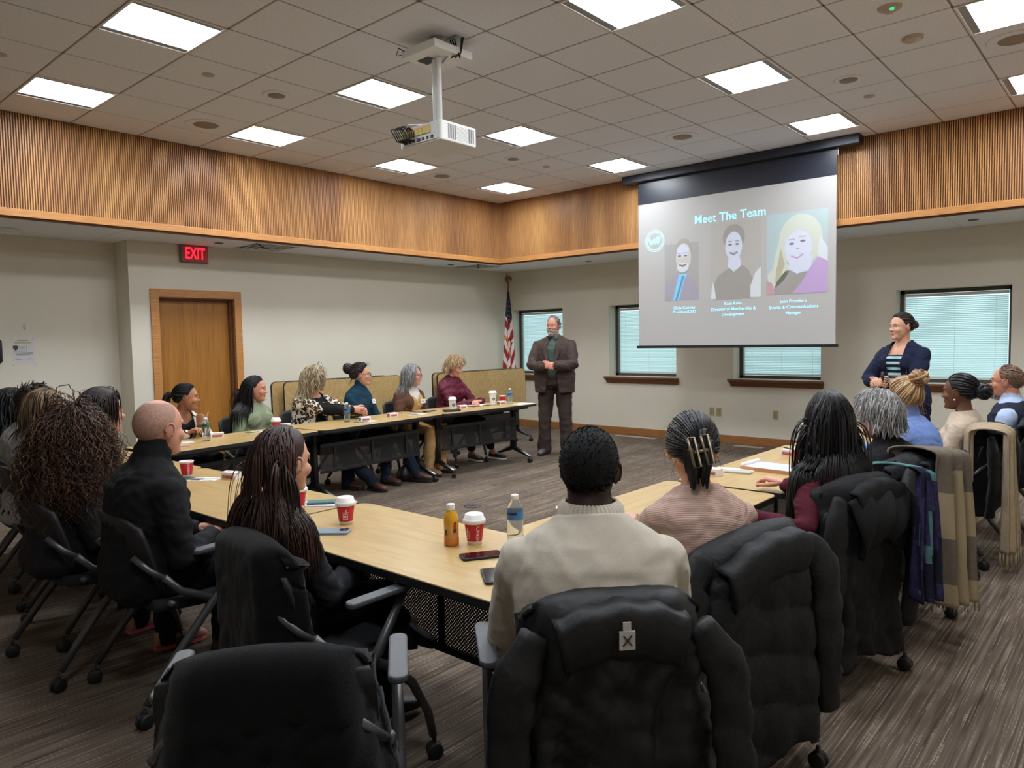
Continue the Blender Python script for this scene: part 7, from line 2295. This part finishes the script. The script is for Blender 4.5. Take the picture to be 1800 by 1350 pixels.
# nail holes and outlets
for k, (x, lab) in enumerate(((2.47, 'ivory outlet plate on front wall, left of a pair'), (2.575, 'ivory outlet plate on front wall, right of a pair'), (3.38, 'single ivory outlet plate on front wall nearer the right row'))):
    t = thing('outlet_plate', lab, 'outlet', (x, YF - .001, .43), 0, 'ivory outlet plates on the front wall')
    g = Geo(); g.bbox((-.036, -.006, -.058), (.036, 0, .058)); build('cover_plate', g, mat('outlet_ivory', (172, 158, 120) if k < 2 else (186, 178, 160), .5), t, bevel=.002)
    g = Geo()
    for z in ((-.02, .02) if k else (0,)): g.bbox((-.014, -.0085, z - .012), (.014, -.006, z + .012))
    s_ = build('socket', g, mat('socket_ivory', (150, 138, 108), .5), t)
for x0, x1, lab in ((.98, 1.66, 'pale floor vent strip by front wall behind the standing man'), (2.89, 3.28, 'shorter pale floor vent strip by front wall')):
    t = thing('floor_vent', lab, 'vent', ((x0 + x1) / 2, 7.47, 0))
    w = (x1 - x0) / 2
    g = Geo(); g.bbox((-w, -.055, 0), (w, .055, .006)); v_ = build('vent_frame', g, mat('vent_beige', (176, 166, 150), .5), t, bevel=.002)
    g = Geo()
    for k in range(int(w * 2 / .022)): g.bbox((-w + .012 + k * .022, -.04, .006), (-w + .018 + k * .022, .04, .0065))
    build('vent_slots', g, mat('vent_slot', (120, 110, 98), .6), t)['kind'] = 'stuff'
# floor outlet in the carpet
t = thing('floor_box', 'small dark oval floor outlet in the carpet amid the tables', 'outlet', (2.56, 2.71, 0))
g = Geo(); g.lathe([(.075, 0), (.075, .004), (.06, .008), (0, .008)], sides=24); build('cover_plate', g, mat('floorbox', (70, 62, 56), .5), t, True)
g = Geo(); g.bbox((-.03, -.02, .008), (.03, .02, .0095)); build('flap', g, M_DKGREY, t)

# ---------------------------------------------------------------- ceiling fixtures
M_SPK = mat('speaker_ring', (186, 172, 156), .7)
M_SPKG = mat('speaker_grille', (150, 136, 124), .85, noise=(400, .2))
def disc(name, label, x, y, r, cat, ring=True, white=False, group=None, z=CEIL):
    t = thing(name, label, cat, (x, y, z), 0, group)
    g = Geo(); g.lathe([(r, 0), (r, -.006), (r * .93, -.010), (r * .62, -.006), (0, -.006)], sides=36, capb=False); build('ring', g, M_TILE if not white else M_WHITE, t, True) if ring else None
    g = Geo(); g.lathe([(r * .6, -.0062), (r * .58, -.009), (0, -.010)], sides=30, capb=False); build('grille', g, M_SPKG, t, True)
    return t
for x, y, r, lab in ((.28, 1.51, .19, 'large round ceiling speaker near left slats between two lights'), (1.5, 1.53, .12, 'smaller round ceiling speaker toward projector from the left'), (5.18, 4.6, .12, 'plain round ceiling speaker above screen right side'), (3.35, 5.17, .17, 'round pale ceiling speaker before the screen'),
                     (.25, 4.62, .17, 'round ceiling speaker near slats by the far left lights'), (1.47, 4.61, .11, 'small round ceiling speaker right of the far left lights'), (6.33, 4.57, .18, 'round ceiling speaker at far upper right by a light')):
    disc('ceiling_speaker', lab, x, y, r, 'speaker', group='round ceiling speakers')
t = thing('motion_sensor', 'domed ceiling sensor with green light, upper right', 'sensor', (5.8, 3.37, CEIL))
g = Geo(); g.lathe([(.075, 0), (.07, -.01), (.045, -.02), (.03, -.034), (0, -.038)], sides=28, capb=False); build('dome', g, M_SPK, t, True)
g = Geo(); g.ell((.02, -.03, -.024), (.016, .016, .01)); build('green_lamp', g, mat('lamp_green', (90, 220, 160), .3, emit=((70, 230, 150), .8)), t, True)
t = thing('smoke_detector', 'round white smoke detector beyond the green lit sensor', 'detector', (5.79, 4.01, CEIL))
g = Geo(); g.lathe([(.07, 0), (.07, -.012), (.055, -.022), (.03, -.034), (0, -.036)], sides=28, capb=False); build('cover', g, M_SPK, t, True)
g = Geo()
for k in range(8): a = k * .785; g.box((.058 * math.cos(a), .058 * math.sin(a), -.018), (.012, .012, .006), 0, RZ(a))
build('vent_slots', g, M_SPKG, t)['kind'] = 'stuff'
for x, y, lab in ((1.55, .91, 'flat sprinkler cover plate on tile by the projector'), (5.18, 5.18, 'flat sprinkler cover plate above screen right edge'), (1.5, 5.19, 'flat sprinkler cover plate near far middle lights'), (.89, -.3, 'flat sprinkler cover plate at upper left picture edge')):
    t = thing('sprinkler_cover', lab, 'sprinkler', (x, y, CEIL), 0, 'flat sprinkler covers in the upper ceiling')
    g = Geo(); g.lathe([(.045, 0), (.045, -.005), (.04, -.008), (0, -.008)], sides=24, capb=False); build('cover_disc', g, M_SPK, t, True)
for x, y, lab in ((.68, 7.22, 'small disc under front soffit left of the screen'), (5.69, 7.07, 'small disc under front soffit right of the screen'), (-1.0, 5.95, 'small disc under left soffit near the corner vent'), (-.93, 2.21, 'small disc under left soffit right of the exit sign')):
    t = thing('sprinkler_cover', lab, 'sprinkler', (x, y, SOF), 0, 'flat sprinkler covers under the soffit')
    g = Geo(); g.lathe([(.05, 0), (.05, -.005), (.04, -.008), (0, -.008)], sides=24, capb=False); build('cover_disc', g, M_DKGREY, t, True)
for x, y, lab in ((-.93, 2.8, 'square air vent under left soffit right of exit sign'), (-.95, 6.5, 'square air vent under left soffit near the far corner')):
    t = thing('air_vent', lab, 'vent', (x, y, SOF), 0, 'square air vents under the left soffit')
    g = Geo()
    for q in range(4):
        s = .28 - q * .065
        for b in ((-s, -s, s, -s + .02), (-s, s - .02, s, s), (-s, -s, -s + .02, s), (s - .02, -s, s, s)): g.bbox((b[0], b[1], -.006 - q * .004), (b[2], b[3], -.001 - q * .003))
    build('diffuser_rings', g, M_WHITE, t)
    g = Geo(); g.bbox((-.27, -.27, -.002), (.27, .27, -.0005)); build('dark_throat', g, mat('vent_dark', (60, 60, 60), .8), t)
t = thing('access_point', 'white oval wireless unit under left soffit at picture edge', 'device', (-1.30, .22, SOF))
g = Geo(); g.loft([(0, 0, z) for z in (0, -.012, -.035, -.045)], [(1, 0, 0)] * 4, [(0, 1, 0)] * 4, [.12, .13, .12, .09], [.12, .13, .12, .09], 28, 3); build('cover', g, M_WHITE, t, True)
g = Geo(); g.bbox((-.02, -.004, -.0465), (.02, .004, -.045)); build('logo_bar', g, M_DKGREY, t)
